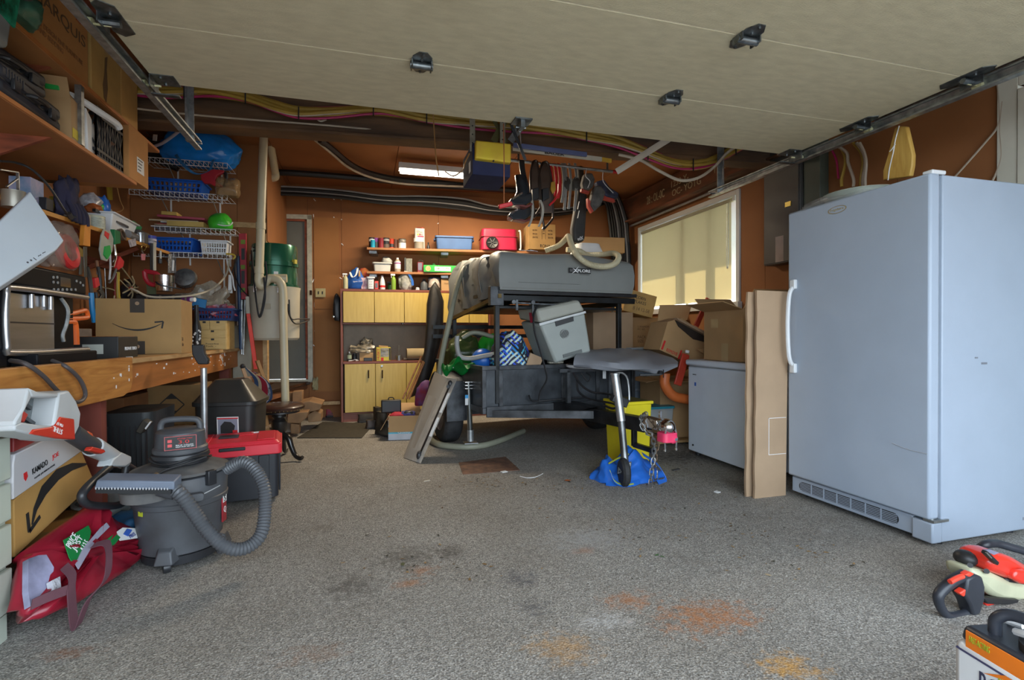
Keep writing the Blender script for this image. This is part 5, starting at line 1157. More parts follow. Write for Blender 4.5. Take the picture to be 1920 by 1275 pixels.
shoe('second muddy boot behind the first one',az(712,808)+V((0,.1,0)),-70,mat('muddy_boot',(.06,.05,.035)),.26,True)
shoe('red and white running shoe beside the log steps',az(628,782)+V((0,.05,0)),15,mat('red_runner',(.35,.03,.05),.6,var=.6,scale=14,col2=(.03,.03,.03)),.24)
ld=thing('wooden_landing','raised wooden landing of planks beneath the grey back door','landing',(-.9,6.3,0))
LZ=.455
c1,c2=az(488,740,LZ),az(584,714,LZ);c2=V((-.655,6.45,LZ));
nose=mat('landing_nose',(.30,.12,.05),.6,var=.2);
A0=az(470,741,LZ);B0=az(584,714,LZ)
g=G();g.hex([V((-1.5,5.85,LZ-.03)),V((B0.x,B0.y-.0,LZ-.03)),V((B0.x,YB(B0.x)-.02,LZ-.03)),V((-1.5,YB(-1.5)-.02,LZ-.03))][:0]+[A0-V((0,0,.03)),B0-V((0,0,.03)),V((B0.x,6.86,LZ-.03)),V((A0.x,6.86,LZ-.03)),A0,B0,V((B0.x,6.86,LZ)),V((A0.x,6.86,LZ))]);g.part('deck',mat('landing_dark',(.06,.035,.02),.7),ld,w=True)
g=G();u_=V((0,-.02,0));g.hex([A0+V((0,0,-.115)),B0+V((0,0,-.085)),B0+V((0,.03,-.085)),A0+V((0,.03,-.115)),A0+V((0,0,.0)),B0,B0+V((0,.03,0)),A0+V((0,.03,0))]);g.part('nose_board',nose,ld,w=True,bev=.003)
p1=az(556,790,0);LG=LUMBER
LGB=mat('weathered_block',(.30,.17,.08),.75,var=.25,scale=5)
sbox('support_post',LGB,ld,-.83,-.73,6.1,6.2,0.25,LZ-.05)
st=thing('log_steps','rough wooden block steps stacked below the landing','steps',(-.6,5.9,0))
def blk(x0,x1,y,z0_px,z1_px,Y,nm='block',d=.3,M=LGB):
 a,b_=ay(x0,z0_px,Y),ay(x1,z1_px,Y);g=G();g.box(a.x,b_.x,Y,Y+d,min(a.z,b_.z),max(a.z,b_.z));return g.part(nm,M,st,w=True,bev=.012)
def slab(pts,Y,d=.32,th=.0,M=LGB,nm='slab_step'):
 m=frame((0,Y,0),(1,0,0),(0,0,1));P2=[ay(x,y,Y)for x,y in pts]
 g=G(m);g.prism([(p.x,p.z)for p in P2],0,-d);o=g.part(nm,M,st,w=True,bev=.006,sm=False);return o
slab([(545,813),(561,813),(562,796),(545,794)],5.65,.12)
slab([(540,775),(578,772),(574,784),(562,794),(538,793)],5.6,.35)
slab([(535,762),(580,752),(604,758),(600,768),(575,774),(535,776)],5.8,.4)
slab([(578,792),(602,790),(602,775),(590,770),(576,778)],6.0,.3)
slab([(560,742),(568,728),(566,745),(590,740),(560,755)][0:0]or[(548,760),(566,757),(567,733),(548,735)],6.0,.15,nm='post')
sbox('bottom_board',LUMBER,st,-.60,-.30,6.62,6.66,0.19,.23)
t=thing('insulation_foam','crumbly pale expanding foam at the foot of the back door frame','foam',ay(591,716,6.84));g=G();g.blob((0,0,-.10),(.03,.02,.07),seed=77,amp=.8,fr=3,sub=4);g.part('foam',mat('old_foam',(.38,.32,.17),.9,bump=.6),t,ang=70)
PV=mat('cream_pvc',(.52,.45,.30),.4,var=.05)
pv=thing('vacuum_pipe','cream plastic pipe running from the ceiling down past the green canister','pipe',(-.85,5.0,.3))
Yp=5.0
pA,pB=ay(494,246,Yp),ay(486,515,Yp)
g=G();g.cyl(ay(495,236,Yp),pB,.036,n=16);g.part('pipe',PV,pv,w=True)
g=G();g.tube([pB,ay(486,530,Yp),ay(492,536,Yp),ay(502,524,Yp),ay(510,522,Yp)],.038,n=14);g.part('elbow',PV,pv,w=True)
for y_ in(430,513):g=G();q=ay(489 if y_<500 else 486,y_,Yp);g.cyl(q,q+V((0,0,.06)),.041,n=16);g.part('coupling',PV,pv,w=True)
g=G();g.cyl(ay(504,522,Yp),ay(538,522,Yp),.038,n=14);g.part('tee',PV,pv,w=True)
g=G();g.tube([ay(513,522,Yp-.02),ay(524,527,Yp-.03),ay(530,545,Yp-.03),ay(531,600,Yp-.03)],.036,n=14);g.part('pipe_bend',PV,pv,w=True)
g=G();g.cyl(ay(531,598,Yp-.03),ay(535,752,Yp-.03),.034,n=14);g.part('lower_pipe',PV,pv,w=True)
g=G();g.cyl(ay(503,248,Yp+.5),ay(516,325,Yp+.9),.040,n=12);g.tube([ay(516,322,Yp+.9),ay(516,332,Yp+.9),ay(505,334,Yp+.9)],.04,n=10);g.part('rear_branch',PV,pv,w=True)
cv=thing('central_vacuum','central vacuum canister with green metal top and cream tub','vacuum',(-.83,5.32,.98))
GC=mat('green_metal',(.012,.10,.055),.25,.4,var=.08,coat=.6);TB=mat('cream_tub',(.46,.42,.33),.5,var=.06)
zA,zB_,zC_=ay(515,638,5.15).z,ay(515,536,5.15).z,ay(515,455,5.15).z
r_=.22
G().lathe([(r_*.9,zA),(r_*.98,zA+.02),(r_*1.02,zB_-.04),(r_*1.05,zB_)],c=(-.83,5.36,0),n=36).part('tub',TB,cv,w=True)
G().lathe([(r_*1.03,zB_),(r_*1.03,zB_+.02),(r_*.95,zB_+.025),(r_*.93,zB_+.19),(r_*1.0,zB_+.195),(r_*1.0,zB_+.235),(r_*.93,zB_+.24),(r_*.93,zC_-.02),(r_*.90,zC_),(.01,zC_)],c=(-.83,5.36,0),n=36).part('motor_housing',GC,cv,w=True)
for k in(-1,1):
 G().b((-.83+.10*k-.03,5.36-.225,zB_-.02),(.022,.02,.09),(0,0,0)).part('clamp',CHROME,cv,w=True)
for i in range(2):G().b((-.93,5.175,zC_-.05-.03*i),(.09,.05,.012),(0,0,-20)).part('vent_slot',BLACK,cv,w=True)
G().box(-.80-.0,-.765,5.12,5.13,zB_+.01,zB_+.13).part('tag',PAPER,cv,w=True)
G().b((-.64,5.25,zB_+.24),(.03,.04,.04),(0,0,50)).part('crest_label',mat('gold_label',(.5,.4,.05)),cv,w=True)
G().b((-.88,5.137,zB_-.19),(.10,.006,.05)).part('blurred_badge',mat('tan_badge',(.33,.28,.2),.5),cv,w=True)
g=G();q=[ay(540,570,5.05),ay(542,590,5.05),ay(552,606,5.1),ay(565,606,5.3),ay(580,600,5.6)];g.tube(q,.007,n=6);g.tube([p+V((.01,0,.04))for p in q[:1]]+[ay(545,596,5.05),ay(560,598,5.2),ay(580,598,5.6)],.007,n=6);g.part('wiring',DSTEEL,cv,w=True,kind='stuff')
g=G();g.tube([ay(495,520,4.95),ay(497,560,4.95),ay(487,595,4.95),ay(480,560,4.95),ay(476,520,5.0),ay(472,470,5.1)],.008,n=6);g.tube([ay(498,490,4.96),ay(500,520,4.95),ay(492,575,4.95),ay(486,596,4.95)],.007,n=6);g.part('power_cord',BLACK,cv,w=True,kind='stuff')
sx=az(533,868,0);SY=sx.y+.13
ps=thing('piano_stool','round leather piano stool with black carved pedestal beside the red toolbox','stool',(ay(524,800,SY).x,SY,0))
zs=ay(524,756,SY).z
LE=mat('worn_leather',(.055,.02,.012),.35,var=.3,scale=12,coat=.3);BW=mat('black_turned_wood',(.015,.013,.012),.3,var=.2,coat=.4)
G().lathe([(.17,zs-.06),(.195,zs-.045),(.20,zs-.025),(.18,zs-.008),(.1,zs),(.001,zs+.002)],n=32).part('seat',LE,ps)
g=G()
for i in range(40):a=R(9*i);g.sph((.192*math.cos(a),.192*math.sin(a),zs-.048),.006,n=6)
g.part('studs',mat('brass_studs',(.3,.2,.08),.3,.9),ps,kind='stuff')
G().lathe([(.16,zs-.075),(.16,zs-.06)],n=24).part('seat_plate',BW,ps)
h=zs-.07
G().lathe([(.05,.14),(.055,.17),(.03,.2),(.045,.23),(.06,.26),(.06,.28),(.035,.31),(.032,.36),(.05,h-.17),(.06,h-.15),(.062,h-.08),(.045,h-.06),(.06,h-.04),(.05,h)],n=20).part('pedestal',BW,ps)
for i in range(3):
 a=R(120*i-35);d=V((math.cos(a),math.sin(a),0));g=G();g.tube([d*.03+V((0,0,.21)),d*.09+V((0,0,.19)),d*.12+V((0,0,.12)),d*.16+V((0,0,.05)),d*.21+V((0,0,.025)),d*.235+V((0,0,.04))],.022,n=10,rf=lambda t,i:1.25-.6*t);g.part('leg',BW,ps)
t=cbox('white carton with dark red emblem behind the piano stool',az(540,812,0)+V((.0,.10,0)),(.10,.10,.29),M=mat('ivory_card',(.52,.48,.40),.6),tape=False,txt=(('MIKE\nHARD','f',.0,.18,.07,.04,RINK),))
# ------------------------------------------------------------- upper storage shelves on the left wall
SHB=mat('shelf_orange',(.46,.20,.07),.65,var=.12,scale=3)
zA0,zB0=2.05,2.40;XF=-1.45
def upshelf(label,z,y0,y1,d=.62):
 t=thing('storage_shelf',label,'shelf',(XF-.3,(y0+y1)/2,z))
 sbox('board',SHB,t,XF-d,XF,y0,y1,z-.022,z,bev=.002)
 sbox('front_edge',mat('shelf_edge',(.50,.17,.04),.6),t,XF,XF+.006,y0,y1,z-.02,z-.001)
 return t
sA=upshelf('lower of the two orange storage shelves high on the left wall',zA0,1.0,3.95)
sB=upshelf('upper orange storage shelf under the roof at the left',zB0,1.0,4.35)
for y in(1.9,3.1):
 for s_,z in((sA,zA0),(sB,zB0)):G().hex([(XL+.001,y,z-.30),(XL+.03,y,z-.30),(XL+.03,y+.02,z-.30),(XL+.001,y+.02,z-.30),(XL+.001,y,z-.023),(XF-.05,y,z-.023),(XF-.05,y+.02,z-.023),(XL+.001,y+.02,z-.023)]).part('bracket',REDWOOD,s_,w=True)
sbox('metal_upright',STEEL,sB,XF-.03,XF-.0,3.28,3.31,zA0+.01,zB0-.023)
OCB=mat('carton_orange',(.50,.23,.07),.8,var=.08)
cbox('large brown moving carton with faded crown lettering on the top shelf',(XF-.27,3.10,zB0+.001),(.50,.60,.40),M=OCB,tape=False)
bmq=bpy.data.objects[[o.name for o in bpy.data.objects if o.get('label','').startswith('large brown moving carton')][0]]
text(bmq,'MARQUIS',frame((XF-.0185,3.14,zB0+.24),(0,1,0),(0,0,1)),.46,.07,BRI);text(bmq,'BY DESIGN FINE FURNITURE\nAND BEDDING',frame((XF-.0185,3.14,zB0+.10),(0,1,0),(0,0,1)),.40,.06,mat('faded_ink',(.30,.13,.05)))
G(frame((XF-.0185,3.10,zB0+.33),(0,1,0),(0,0,1))).prism([(-.07,0),(.07,0),(.08,.05),(.04,.02),(0,.06),(-.04,.02),(-.08,.05)],0,.001).part('crown_print',BRI,bmq,w=True)
c2_=cbox('tan carton with a brown stain in the middle of the top shelf',(XF-.24,3.59,zB0+.001),(.46,.35,.36),M=mat('carton_gold',(.50,.30,.09),.8),tape=True)
G(frame((XF-.009,3.57,zB0+.15),(0,1,0),(0,0,1))).prism([(-.02,-.12),(.01,-.14),(.03,-.05),(.02,.06),(.03,.14),(0,.12),(-.01,.02),(-.03,-.05)],0,.001).part('stain',BRI,c2_,w=True)
cbox('tall plain carton at the far end of the top shelf',(XF-.24,3.90,zB0+.001),(.46,.24,.35),M=mat('carton_amber',(.52,.28,.08),.8),tape=False)
t=thing('grey_bin','grey plastic bin wrapped in shiny green tape at the shelf near corner','bin',(XF-.08,2.42,zA0+.27))
g=G();g.hex([(-.17,-.17,-.12),(.14,-.17,-.12),(.14,.17,-.12),(-.17,.17,-.12),(-.2,-.2,.35),(.18,-.2,.35),(.18,.21,.35),(-.2,.21,.35)]);g.part('body',mat('bin_grey',(.20,.20,.19),.55),t,bev=.02)
g=G();g.hex([(.148,-.18,.03),(.157,-.18,.03),(.157,.178,-.02),(.148,.178,-.02),(.163,-.19,.2),(.176,-.19,.2),(.176,.19,.16),(.163,.19,.16)]);g.part('green_tape',mat('green_shiny_tape',(.02,.28,.15),.15,var=.5,scale=18,bump=.5,bscale=30),t)
g=G();g.tube([(.16,.0,.33),(.2,.12,.36),(.2,.22,.25),(.18,.24,.15),(.17,.14,.10)],.012,n=8);g.part('cord',BLACK,t)
t=thing('teal_bag','teal cloth bag on the top shelf in front of lettered carton','bag',(XF-.12,2.72,zB0+.002));g=G();g.blob((.1,0,0),(.10,.13,.085),seed=81,amp=.35,flat=.6,sub=4);g.part('bag',mat('teal_cloth',(.06,.20,.13),.35,var=.4,bump=.4,bscale=16),t,ang=60)
TC=mat('tool_case',(.028,.028,.034),.5,var=.3,bump=.06)
def toolcase(label,c,sz,rz):
 t=thing('tool_case',label,'tool case',c,rz)
 x,y,z=sz;G().box(-x/2,x/2,-y/2,y/2,0,z*.48).part('lower_shell',TC,t,bev=.018);G().box(-x/2,x/2,-y/2,y/2,z*.52,z).part('upper_shell',TC,t,bev=.018)
 G().box(-x/2+.01,x/2-.01,-y/2+.01,y/2-.01,z*.47,z*.53).part('seam',BLACK,t)
 for k in(-.3,.3):G().box(x/2-.004,x/2+.012,k*y-.025,k*y+.025,z*.3,z*.7).part('latch',BLACK,t,bev=.003)
 g=G();g.tube([(x/2,-.06,z*.5),(x/2+.03,-.05,z*.5),(x/2+.03,.05,z*.5),(x/2,.06,z*.5)],.009,n=6,k=2);g.part('handle',BLACK,t)
 for k in range(7):G().box(x/2-.001,x/2+.003,-y*.42+k*.02,-y*.42+k*.02+.009,z*.58,z*.92).part('rib',TC,t)
 return t
toolcase('black ribbed tool case lying flat on the lower storage shelf',(XF-.20,2.86,zA0+.001),(.40,.50,.12),3)
toolcase('second black tool case stacked crooked above the flat one',(XF-.22,2.80,zA0+.125),(.36,.46,.11),-6)
t=thing('tool_roll','blue tipped screwdriver handle lying by the tool case','tool',(XF-.02,2.75,zA0+.02));G().cyl((0,-.05,0),(0,.05,0.0),.014).part('handle',mat('light_blue_handle',(.2,.35,.7),.4),t)
bx1=cbox('ragged small open carton beside the tool cases',(XF-.14,3.30,zA0+.001),(.24,.20,.22),rz=4,flaps=(20,40,30,-35),fl=.5)
decal(bx1,frame((.1215,-.06,.05),(0,1,0),(0,0,1)),.06,.05,mat('hazard_yellow',(.6,.45,.02)),'yellow_sticker',w=False)
t=thing('styrofoam_pack','white polystyrene packing leaning in the ragged carton','packing',(XF-.05,3.46,zA0+.001),12);g=G();g.hex([(-.02,-.09,0),(.02,-.09,0),(.02,.06,0),(-.02,.06,0),(-.02,-.13,.23),(.02,-.13,.23),(.02,.06,.20),(-.02,.06,.20)]);g.part('block',PAPER,t,bev=.006)
t=thing('plastic_bracket','white plastic arm with green band sticking out over the shelf edge','plastic arm',(XF+.0,3.38,zA0+.25),5);g=G();g.tube([(-.1,-.12,.02),(-.04,-.05,.02),(.02,.06,.0),(.06,.18,-.01),(.07,.21,-.03)],.019,n=8);g.part('arm',PAPER,t);G().box(-.13,-.07,-.19,-.12,.0,.045).part('green_band',GREEN,t,bev=.004)
mc=thing('milk_crate','black plastic milk crate with latticed sides on the lower shelf','crate',(XF-.18,3.63,zA0+.001))
g=G();W_=.165;Hh=.30
for(p,q)in(((-W_,-W_),(W_,-W_)),((W_,-W_),(W_,W_)),((W_,W_),(-W_,W_)),((-W_,W_),(-W_,-W_))):
 p,q=V((*p,0)),V((*q,0))
 for z in(.01,.05,.25,.29):g.bar(p+V((0,0,z)),q+V((0,0,z)),.012,.016)
 for k in range(0,11):c=p.lerp(q,k/10);g.bar(c+V((0,0,.01)),c+V((0,0,.29)),.008,.008)
 for k in range(5):
  a,b=p.lerp(q,k/5),p.lerp(q,(k+1)/5);g.bar(a+V((0,0,.06)),b+V((0,0,.24)),.007,.007);g.bar(b+V((0,0,.06)),a+V((0,0,.24)),.007,.007)
g.part('lattice',BLACK,mc,kind='stuff');G().box(-W_,W_,-W_,W_,.0,.012).part('base',BLACK,mc)
t=thing('crate_contents','dark odds and ends inside the milk crate','odds and ends',(XF-.18,3.63,zA0+.015));g=G();g.blob((0,0,0),(.14,.14,.11),seed=91,amp=.5,sub=3);g.part('heap',mat('dark_junk',(.05,.03,.02),.6,var=.7,scale=20,col2=(.12,.04,.02)),t)
b_=cbox('orange-brown carton with white shipping label at lower shelf end',(XF-.20,3.98,zA0+.0),(.42,.30,.34),M=OCB,tape=False)
decal(b_,frame((.2105,.02,.12),(0,1,0),(0,0,1)),.11,.10,PAPER,'shipping_label',w=False)
for k in range(4):G(frame((.2125,.02,.155-k*.022),(0,1,0),(0,0,1))).box(-.045,.03-.01*k,-.003,.003,0,.0008).part('print_line',INK,b_)
cbox('tall flat dark box pushed behind the beam over the wire shelves',(-1.75,4.9,2.15),(.16,.3,.3),M=mat('dim_box',(.08,.09,.09),.6),tape=False)if False else None
tsx0,tsx1=-1.80,-1.62
tsh=thing('tool_shelf','narrow orange plank shelf with tools hanging from its front edge','shelf',(-1.85,4.2,1.75))
zP=lambda y:1.715+.035*(y-3.2)/1.0
g=G();ys,ye=2.9,5.3
xf=lambda y:-1.66+(y-2.9)*0.0
g.hex([(XL+.002,ys,zP(ys)-.02),(-1.68,ys,zP(ys)-.02),(-1.68,ye,zP(ye)-.02),(XL+.002,ye,zP(ye)-.02),(XL+.002,ys,zP(ys)),(-1.68,ys,zP(ys)),(-1.68,ye,zP(ye)),(XL+.002,ye,zP(ye))]);g.part('plank',SHB,tsh,w=True)
g=G();g.bar((-1.683,ys,zP(ys)-.01),(-1.683,ye,zP(ye)-.01),.012,.024);g.part('front_strip',mat('shelf_edge2',(.62,.28,.05),.5),tsh,w=True)
for k,y in enumerate((3.1,3.9,4.8)):
 G().bar((XL+.004,y,zP(y)-.2),(-1.75,y,zP(y)-.03),.02,.03).part('strut',REDWOOD,tsh,w=True)
sbox('upper_strip',REDWOOD,tsh,XL+.002,XL+.03,2.9,5.3,1.60,1.66)
def T(x,y,X=-1.66):return ax(x,y,X)
def gx(x,y,X=-1.66):
 p=ax(x,y,X);return V((p.x,p.y,zP(p.y)+.001))
t=thing('storage_bin','white plastic bin of odds and ends on the tool shelf','bin',gx(205,430,-1.80)+V((0,0,0)),2)
g=G();g.hex([(-.09,-.20,0),(.08,-.20,0),(.08,.16,0),(-.09,.16,0),(-.12,-.24,.135),(.11,-.24,.135),(.11,.20,.135),(-.12,.20,.135)]);g.part('body',WHITE,t,bev=.008)
G().box(-.13,.125,-.25,.215,.13,.142).part('rim',WHITE,t,bev=.005)
g=G();g.ribbon([(.10,-.16,.09),(.115,-.1,.085),(.115,.0,.085),(.10,.05,.09)],(0,0,.012),.006);g.part('handle_slot',mat('slot_dark',(.05,.05,.06)),t)
t2=thing('plastic_packets','blue and white packets heaped in the white bin','packets',V(t.location)+V((-.03,-.05,.135)))
for c,r_,M_,sd in(((0,-.14,0),(.06,.07,.07),mat('packet_white',(.5,.5,.55),.3,var=.4,scale=20),1),((.02,-.03,.02),(.045,.05,.06),BLUE,2),((-.01,.06,-.01),(.07,.09,.05),mat('packet_grey',(.35,.38,.4),.4),3),((.0,-.08,-.01),(.05,.05,.05),GREEN,4),((.03,-.18,-.01),(.05,.05,.03),mat('orange_packet',(.35,.09,.02)),5)):
 g=G();g.blob(c,r_,seed=sd+100,amp=.4);g.part('packet',M_,t2,ang=50)
g=G();g.bar((.06,-.24,.0),(.09,.05,-.01),.02,.02);g.part('black_pen',BLACK,t2)
t=can('white tub with blue printed corner at the near end of tool shelf',gx(178,424,-1.72),.055,.085,mat('tub_cream',(.52,.52,.38),.5),((.01,.07,mat('pale_stripes',(.45,.48,.40),.5,var=.3,scale=40,stretch=(1,1,10))),),lid=WHITE,name='lidded_tub',cat='tub')
can('small cream pot beside the white tub',gx(158,418,-1.70),.032,.06,mat('pot_cream',(.45,.42,.35)),None,lid=ORG,name='small_pot',cat='pot')
t=thing('dark_glove','navy cloth glove draped over the tool shelf near end','glove',gx(128,405,-1.70)+V((0,0,.1)))
g=G();g.blob((0,0,-.09),(.05,.09,.12),seed=111,amp=.45,flat=.8,sub=4);
for k in range(4):g.tube([(0.03,-.06+.04*k,.0),(.05,-.05+.045*k,-.06),(.05,-.04+.045*k,-.12)],.017,n=8)
g.part('glove',mat('navy_cloth2',(.025,.022,.05),.85,var=.3),t,ang=70)
bottle('blue_label_bottle','white bottle with blue label at the near end of tool shelf','bottle',T(60,385,-1.68)-V((0,0,.13)),[(.03,0),(.035,.01),(.035,.10),(.02,.13)],mat('bottle_dim',(.45,.45,.5),.4),(.018,.13,.16),WHITE,(.036,.03,.075,mat('azure_label',(.03,.2,.5))))
cbox('pink and blue patterned carton at the near end of tool shelf',T(50,370,-1.80)-V((0,0,.10)),(.10,.12,.20),M=mat('pink_blue_pack',(.35,.30,.40),.6,var=.5,scale=14,col2=(.12,.25,.4)),tape=False)
can('row of pale tin at the frame edge on the tool shelf',T(25,370,-1.62)-V((0,0,.05)),.045,.08,mat('dull_tin',(.35,.33,.28),.4,.5),None)
t=thing('wire_rack','small white wire stand at the left edge of tool shelf','rack',T(25,345,-1.66));g=G()
P0=T(33,323,-1.66);g.bar(P0,T(34,360,-1.66),.012,.005);g.bar(T(0,318,-1.66),P0,.01,.005);g.bar(T(12,350,-1.66),T(33,335,-1.66),.008,.005);g.part('rack',STEEL,t,w=True)
cbox('yellow flat pack on the near tool shelf',T(112,388,-1.80)-V((0,0,.06)),(.05,.12,.11),M=mat('yellow_dim',(.45,.33,.03),.5),tape=False)
cbox('small black device box near the yellow pack',T(84,382,-1.74)-V((0,0,.04)),(.05,.07,.07),M=BLACK,tape=False)
t=thing('lampshade','dark green round lampshade on the wall above the tool shelf','lampshade',T(92,330,-1.95));G().lathe([(.11,-.02),(.12,0),(.10,.03),(.03,.045),(.001,.045)],n=20).part('shade',mat('dim_green',(.06,.08,.05),.5),t)
g=G();g.tube([T(0,302,-1.7),T(30,305,-1.7),T(60,318,-1.66),T(92,350,-1.62),T(118,390,-1.6),T(125,400,-1.6)],.006,n=6);g.solo('gooseneck_cable','thin black cable arcing along left wall to a lamp clip','cable',BLACK)
t=thing('lamp_clip','small metal clip at the end of thin black cable','clip',T(128,400,-1.6));g=G();g.cyl((0,0,0),(.0,.03,-.02),.014,n=8);g.cyl((-.02,0,-.01),(.02,.04,-.01),.006,n=6);g.part('clip',DSTEEL,t)
cbox('green topped grey bag bundle behind the tins on tool shelf',gx(252,448,-1.80),(.20,.34,.10),M=mat('grey_bundle',(.08,.07,.06),.7),tape=False)
t=thing('green_bag','crumpled green plastic bag at the far end of tool shelf','bag',gx(245,440,-1.85)+V((0,0,.1)));g=G();g.blob((0,0,0),(.06,.12,.045),seed=121,amp=.5);g.part('bag',mat('green_dim',(.02,.22,.08),.4),t,ang=50)
can('shiny small tin near the far end of tool shelf',gx(263,455,-1.69),.03,.075,mat('shiny_tin',(.4,.42,.45),.25,.8),None)
can('blue tin with white rings at the far end of tool shelf',gx(284,460,-1.69),.035,.085,mat('blue_tin',(.06,.07,.35),.4),((.02,.06,mat('ring_label',(.5,.45,.5),.5,var=.7,scale=60,stretch=(.2,.2,3))),))
t=thing('glass_jar','grey bottle lying among tins on the tool shelf','bottle',gx(245,452,-1.70)+V((0,0,.03)));G().cyl((0,-.07,0),(0,.07,0),.035).part('body',mat('grey_glass',(.16,.15,.15),.2),t)
t=thing('tape_roll','roll of tan tape hanging at the shelf front edge','tape',T(228,440,-1.66));m=Matrix.Rotation(R(75),4,'Y');g=G(m);g.lathe([(.025,-.012),(.042,-.012),(.042,.012),(.025,.012)],n=20,cap=False);g.part('roll',mat('dark_tape',(.10,.06,.04),.4),t)
def hang(name,label,cat,parts,X=-1.655):
 a=parts[0][1][0];t=thing(name,label,cat,ax(a[0],a[1],X))
 for nm,pts,wd,M_,kind in parts:
  g=G();P_=[ax(x,y,X)for x,y in pts]
  if kind=='flat':g.ribbon(P_,(0,wd,0),.012,k=3)
  elif kind=='tube':g.tube(P_,wd,n=7,k=4)
  elif kind=='loop':g.tube(P_+[P_[0]],wd,n=7,k=4)
  elif kind=='poly':g=G(Matrix(((0,0,1,X),(1,0,0,0),(0,1,0,0),(0,0,0,1))));g.prism([(p.y,p.z)for p in P_],-wd,wd)
  g.part(nm,M_,t,w=True,bev=.0015 if kind in('flat','poly')else 0)
 return t
OD=mat('dull_orange',(.70,.26,.03),.5);GD=mat('tool_steel',(.16,.16,.15),.35,.8)
hang('handsaw','handsaw with orange grip hanging blade down at the shelf','saw',[('grip',[(155,420),(166,424),(165,462),(152,460)],.012,OD,'poly'),('blade',[(156,462),(163,463),(163,520),(158,520)],.002,GD,'poly')])
hang('metal_plate','rusty yellow pierced metal plate hung behind the saw','plate',[('plate',[(135,452),(157,470),(155,482),(134,476)],.004,mat('brass_plate',(.35,.25,.06),.5,.4),'poly'),('tang',[(150,480),(156,480),(153,515),(148,515)],.003,GD,'poly')],-1.70)
hang('blister_pack','oval blister pack with green tape measure and red print','packaging',[('card',[(194,430),(206,433),(212,448),(210,470),(200,490),(190,487),(186,468),(189,442)],.004,mat('pale_card',(.42,.44,.38),.4),'poly'),('green_insert',[(194,462),(203,460),(205,475),(198,486),(192,478)],.012,GREEN,'poly'),('red_print',[(195,433),(203,438),(201,449),(194,441)],.008,RINK,'poly')])
hang('staple_gun','dark green tool with chrome jaw hanging below the white bin','tool',[('grip',[(211,430),(221,434),(222,456),(212,458)],.014,mat('forest_green',(.01,.16,.05),.4),'poly'),('jaw',[(214,458),(217,480),(212,500)],.008,CHROME,'tube')])
hang('tin_snips','red handled snips hanging by the green tool','snips',[('handle',[(222,480),(230,490),(228,500),(219,506),(216,500)],.010,RED,'poly'),('blade',[(218,504),(213,518),(205,530)],.007,STEEL,'tube')])
hang('screwdriver','screwdriver with red and black handle pointing up on the wall','screwdriver',[('shaft',[(196,498),(199,560)],.004,STEEL,'tube'),('handle',[(199,560),(201,578),(199,588)],.013,RED,'tube'),('tip',[(198,583),(199,589)],.014,BLACK,'tube')],-2.08)
hang('pliers','pliers with bright blue grip hanging beside the coffee machine','pliers',[('jaw',[(163,500),(168,520),(172,550)],.012,GD,'tube'),('blue_grip',[(171,549),(173,580),(177,604)],.014,mat('bright_blue_grip',(.01,.25,.6),.4),'tube'),('black_grip',[(180,548),(184,580),(192,605)],.010,BLACK,'tube')])
hang('wrench','dark adjustable wrench hanging next to the pliers','wrench',[('head',[(183,545),(190,540),(195,552),(190,565),(184,560),(189,553)],.007,GD,'poly'),('handle',[(184,500),(187,520),(189,545)],.010,BLACK,'tube')],-1.70)
hang('clamp','small red spring clamp on the left wall','clamp',[('body',[(173,522),(180,520),(183,535),(175,540)],.014,RED,'poly')],-1.68)
hang('needle_file','thin white handled file hanging between tools','file',[('rod',[(206,470),(207,500),(205,525)],.006,PAPER,'tube')],-1.68)
hang('chisel','small chisel hanging with brown handle','chisel',[('handle',[(181,488),(182,500)],.010,mat('brown_handle',(.2,.08,.03)),'tube'),('blade',[(182,500),(183,515)],.006,STEEL,'tube')],-1.72)
hang('yellow_tubing','bundle of yellow tubing hanging on the wall under shelf','tubing',[('tube',[(219,510),(220,540),(222,575),(225,600)],.011,mat('dull_yellow_tube',(.48,.34,.03),.5),'tube'),('tube',[(222,510),(222,545),(226,575),(229,598)],.009,mat('dull_yellow_tube',(.48,.34,.03),.5),'tube'),('red_tube',[(217,512),(215,545),(217,575)],.008,mat('maroon_tube',(.22,.01,.01)),'tube')],-1.9)
hang('yellow_ruler','yellow folding rule standing against the wall above the bin','ruler',[('rule',[(200,344),(209,344),(210,375),(203,375)],.006,mat('dull_yellow_tube',(.48,.34,.03)),'poly')],-2.05)
hang('key_ring','bunch of keys with pink tag hanging from the shelf edge','keys',[('ring',[(268,458),(274,462),(270,470),(265,464)],.003,mat('brass2',(.4,.3,.1),.3,.8),'loop'),('key',[(266,470),(270,480)],.006,STEEL,'tube'),('pink_tag',[(265,476),(272,476),(271,488),(266,488)],.005,mat('pink_tag',(.6,.2,.22)),'poly')])
hang('price_card','small white and purple card clipped to the shelf edge','card',[('card',[(240,450),(254,447),(256,460),(244,464)],.001,mat('lilac_card',(.45,.42,.48),.6,var=.4,scale=30),'poly')])
hang('mini_level','slim white and black strip level hanging at the shelf end','level',[('back',[(282,456),(292,456),(290,508),(282,508)],.004,BLACK,'poly'),('strip',[(286,455),(291,455),(291,507),(286,507)],.008,mat('bone',(.5,.48,.42)),'poly')])
hang('marker_pack','black striped pack holding a white marker near wire shelf','pack',[('card',[(316,476),(331,476),(328,512),(315,512)],.002,mat('zebra_pack',(.03,.03,.03),.5,var=.9,scale=50,col2=(.5,.5,.5)),'poly'),('marker',[(324,488),(323,508)],.012,PAPER,'tube')])
hang('small_bulb','small black and white tool hanging left of the striped pack','tool',[('stem',[(301,470),(301,485)],.008,mat('bone',(.5,.48,.42)),'tube'),('bulb',[(300,486),(300,494)],.016,BLACK,'tube')])
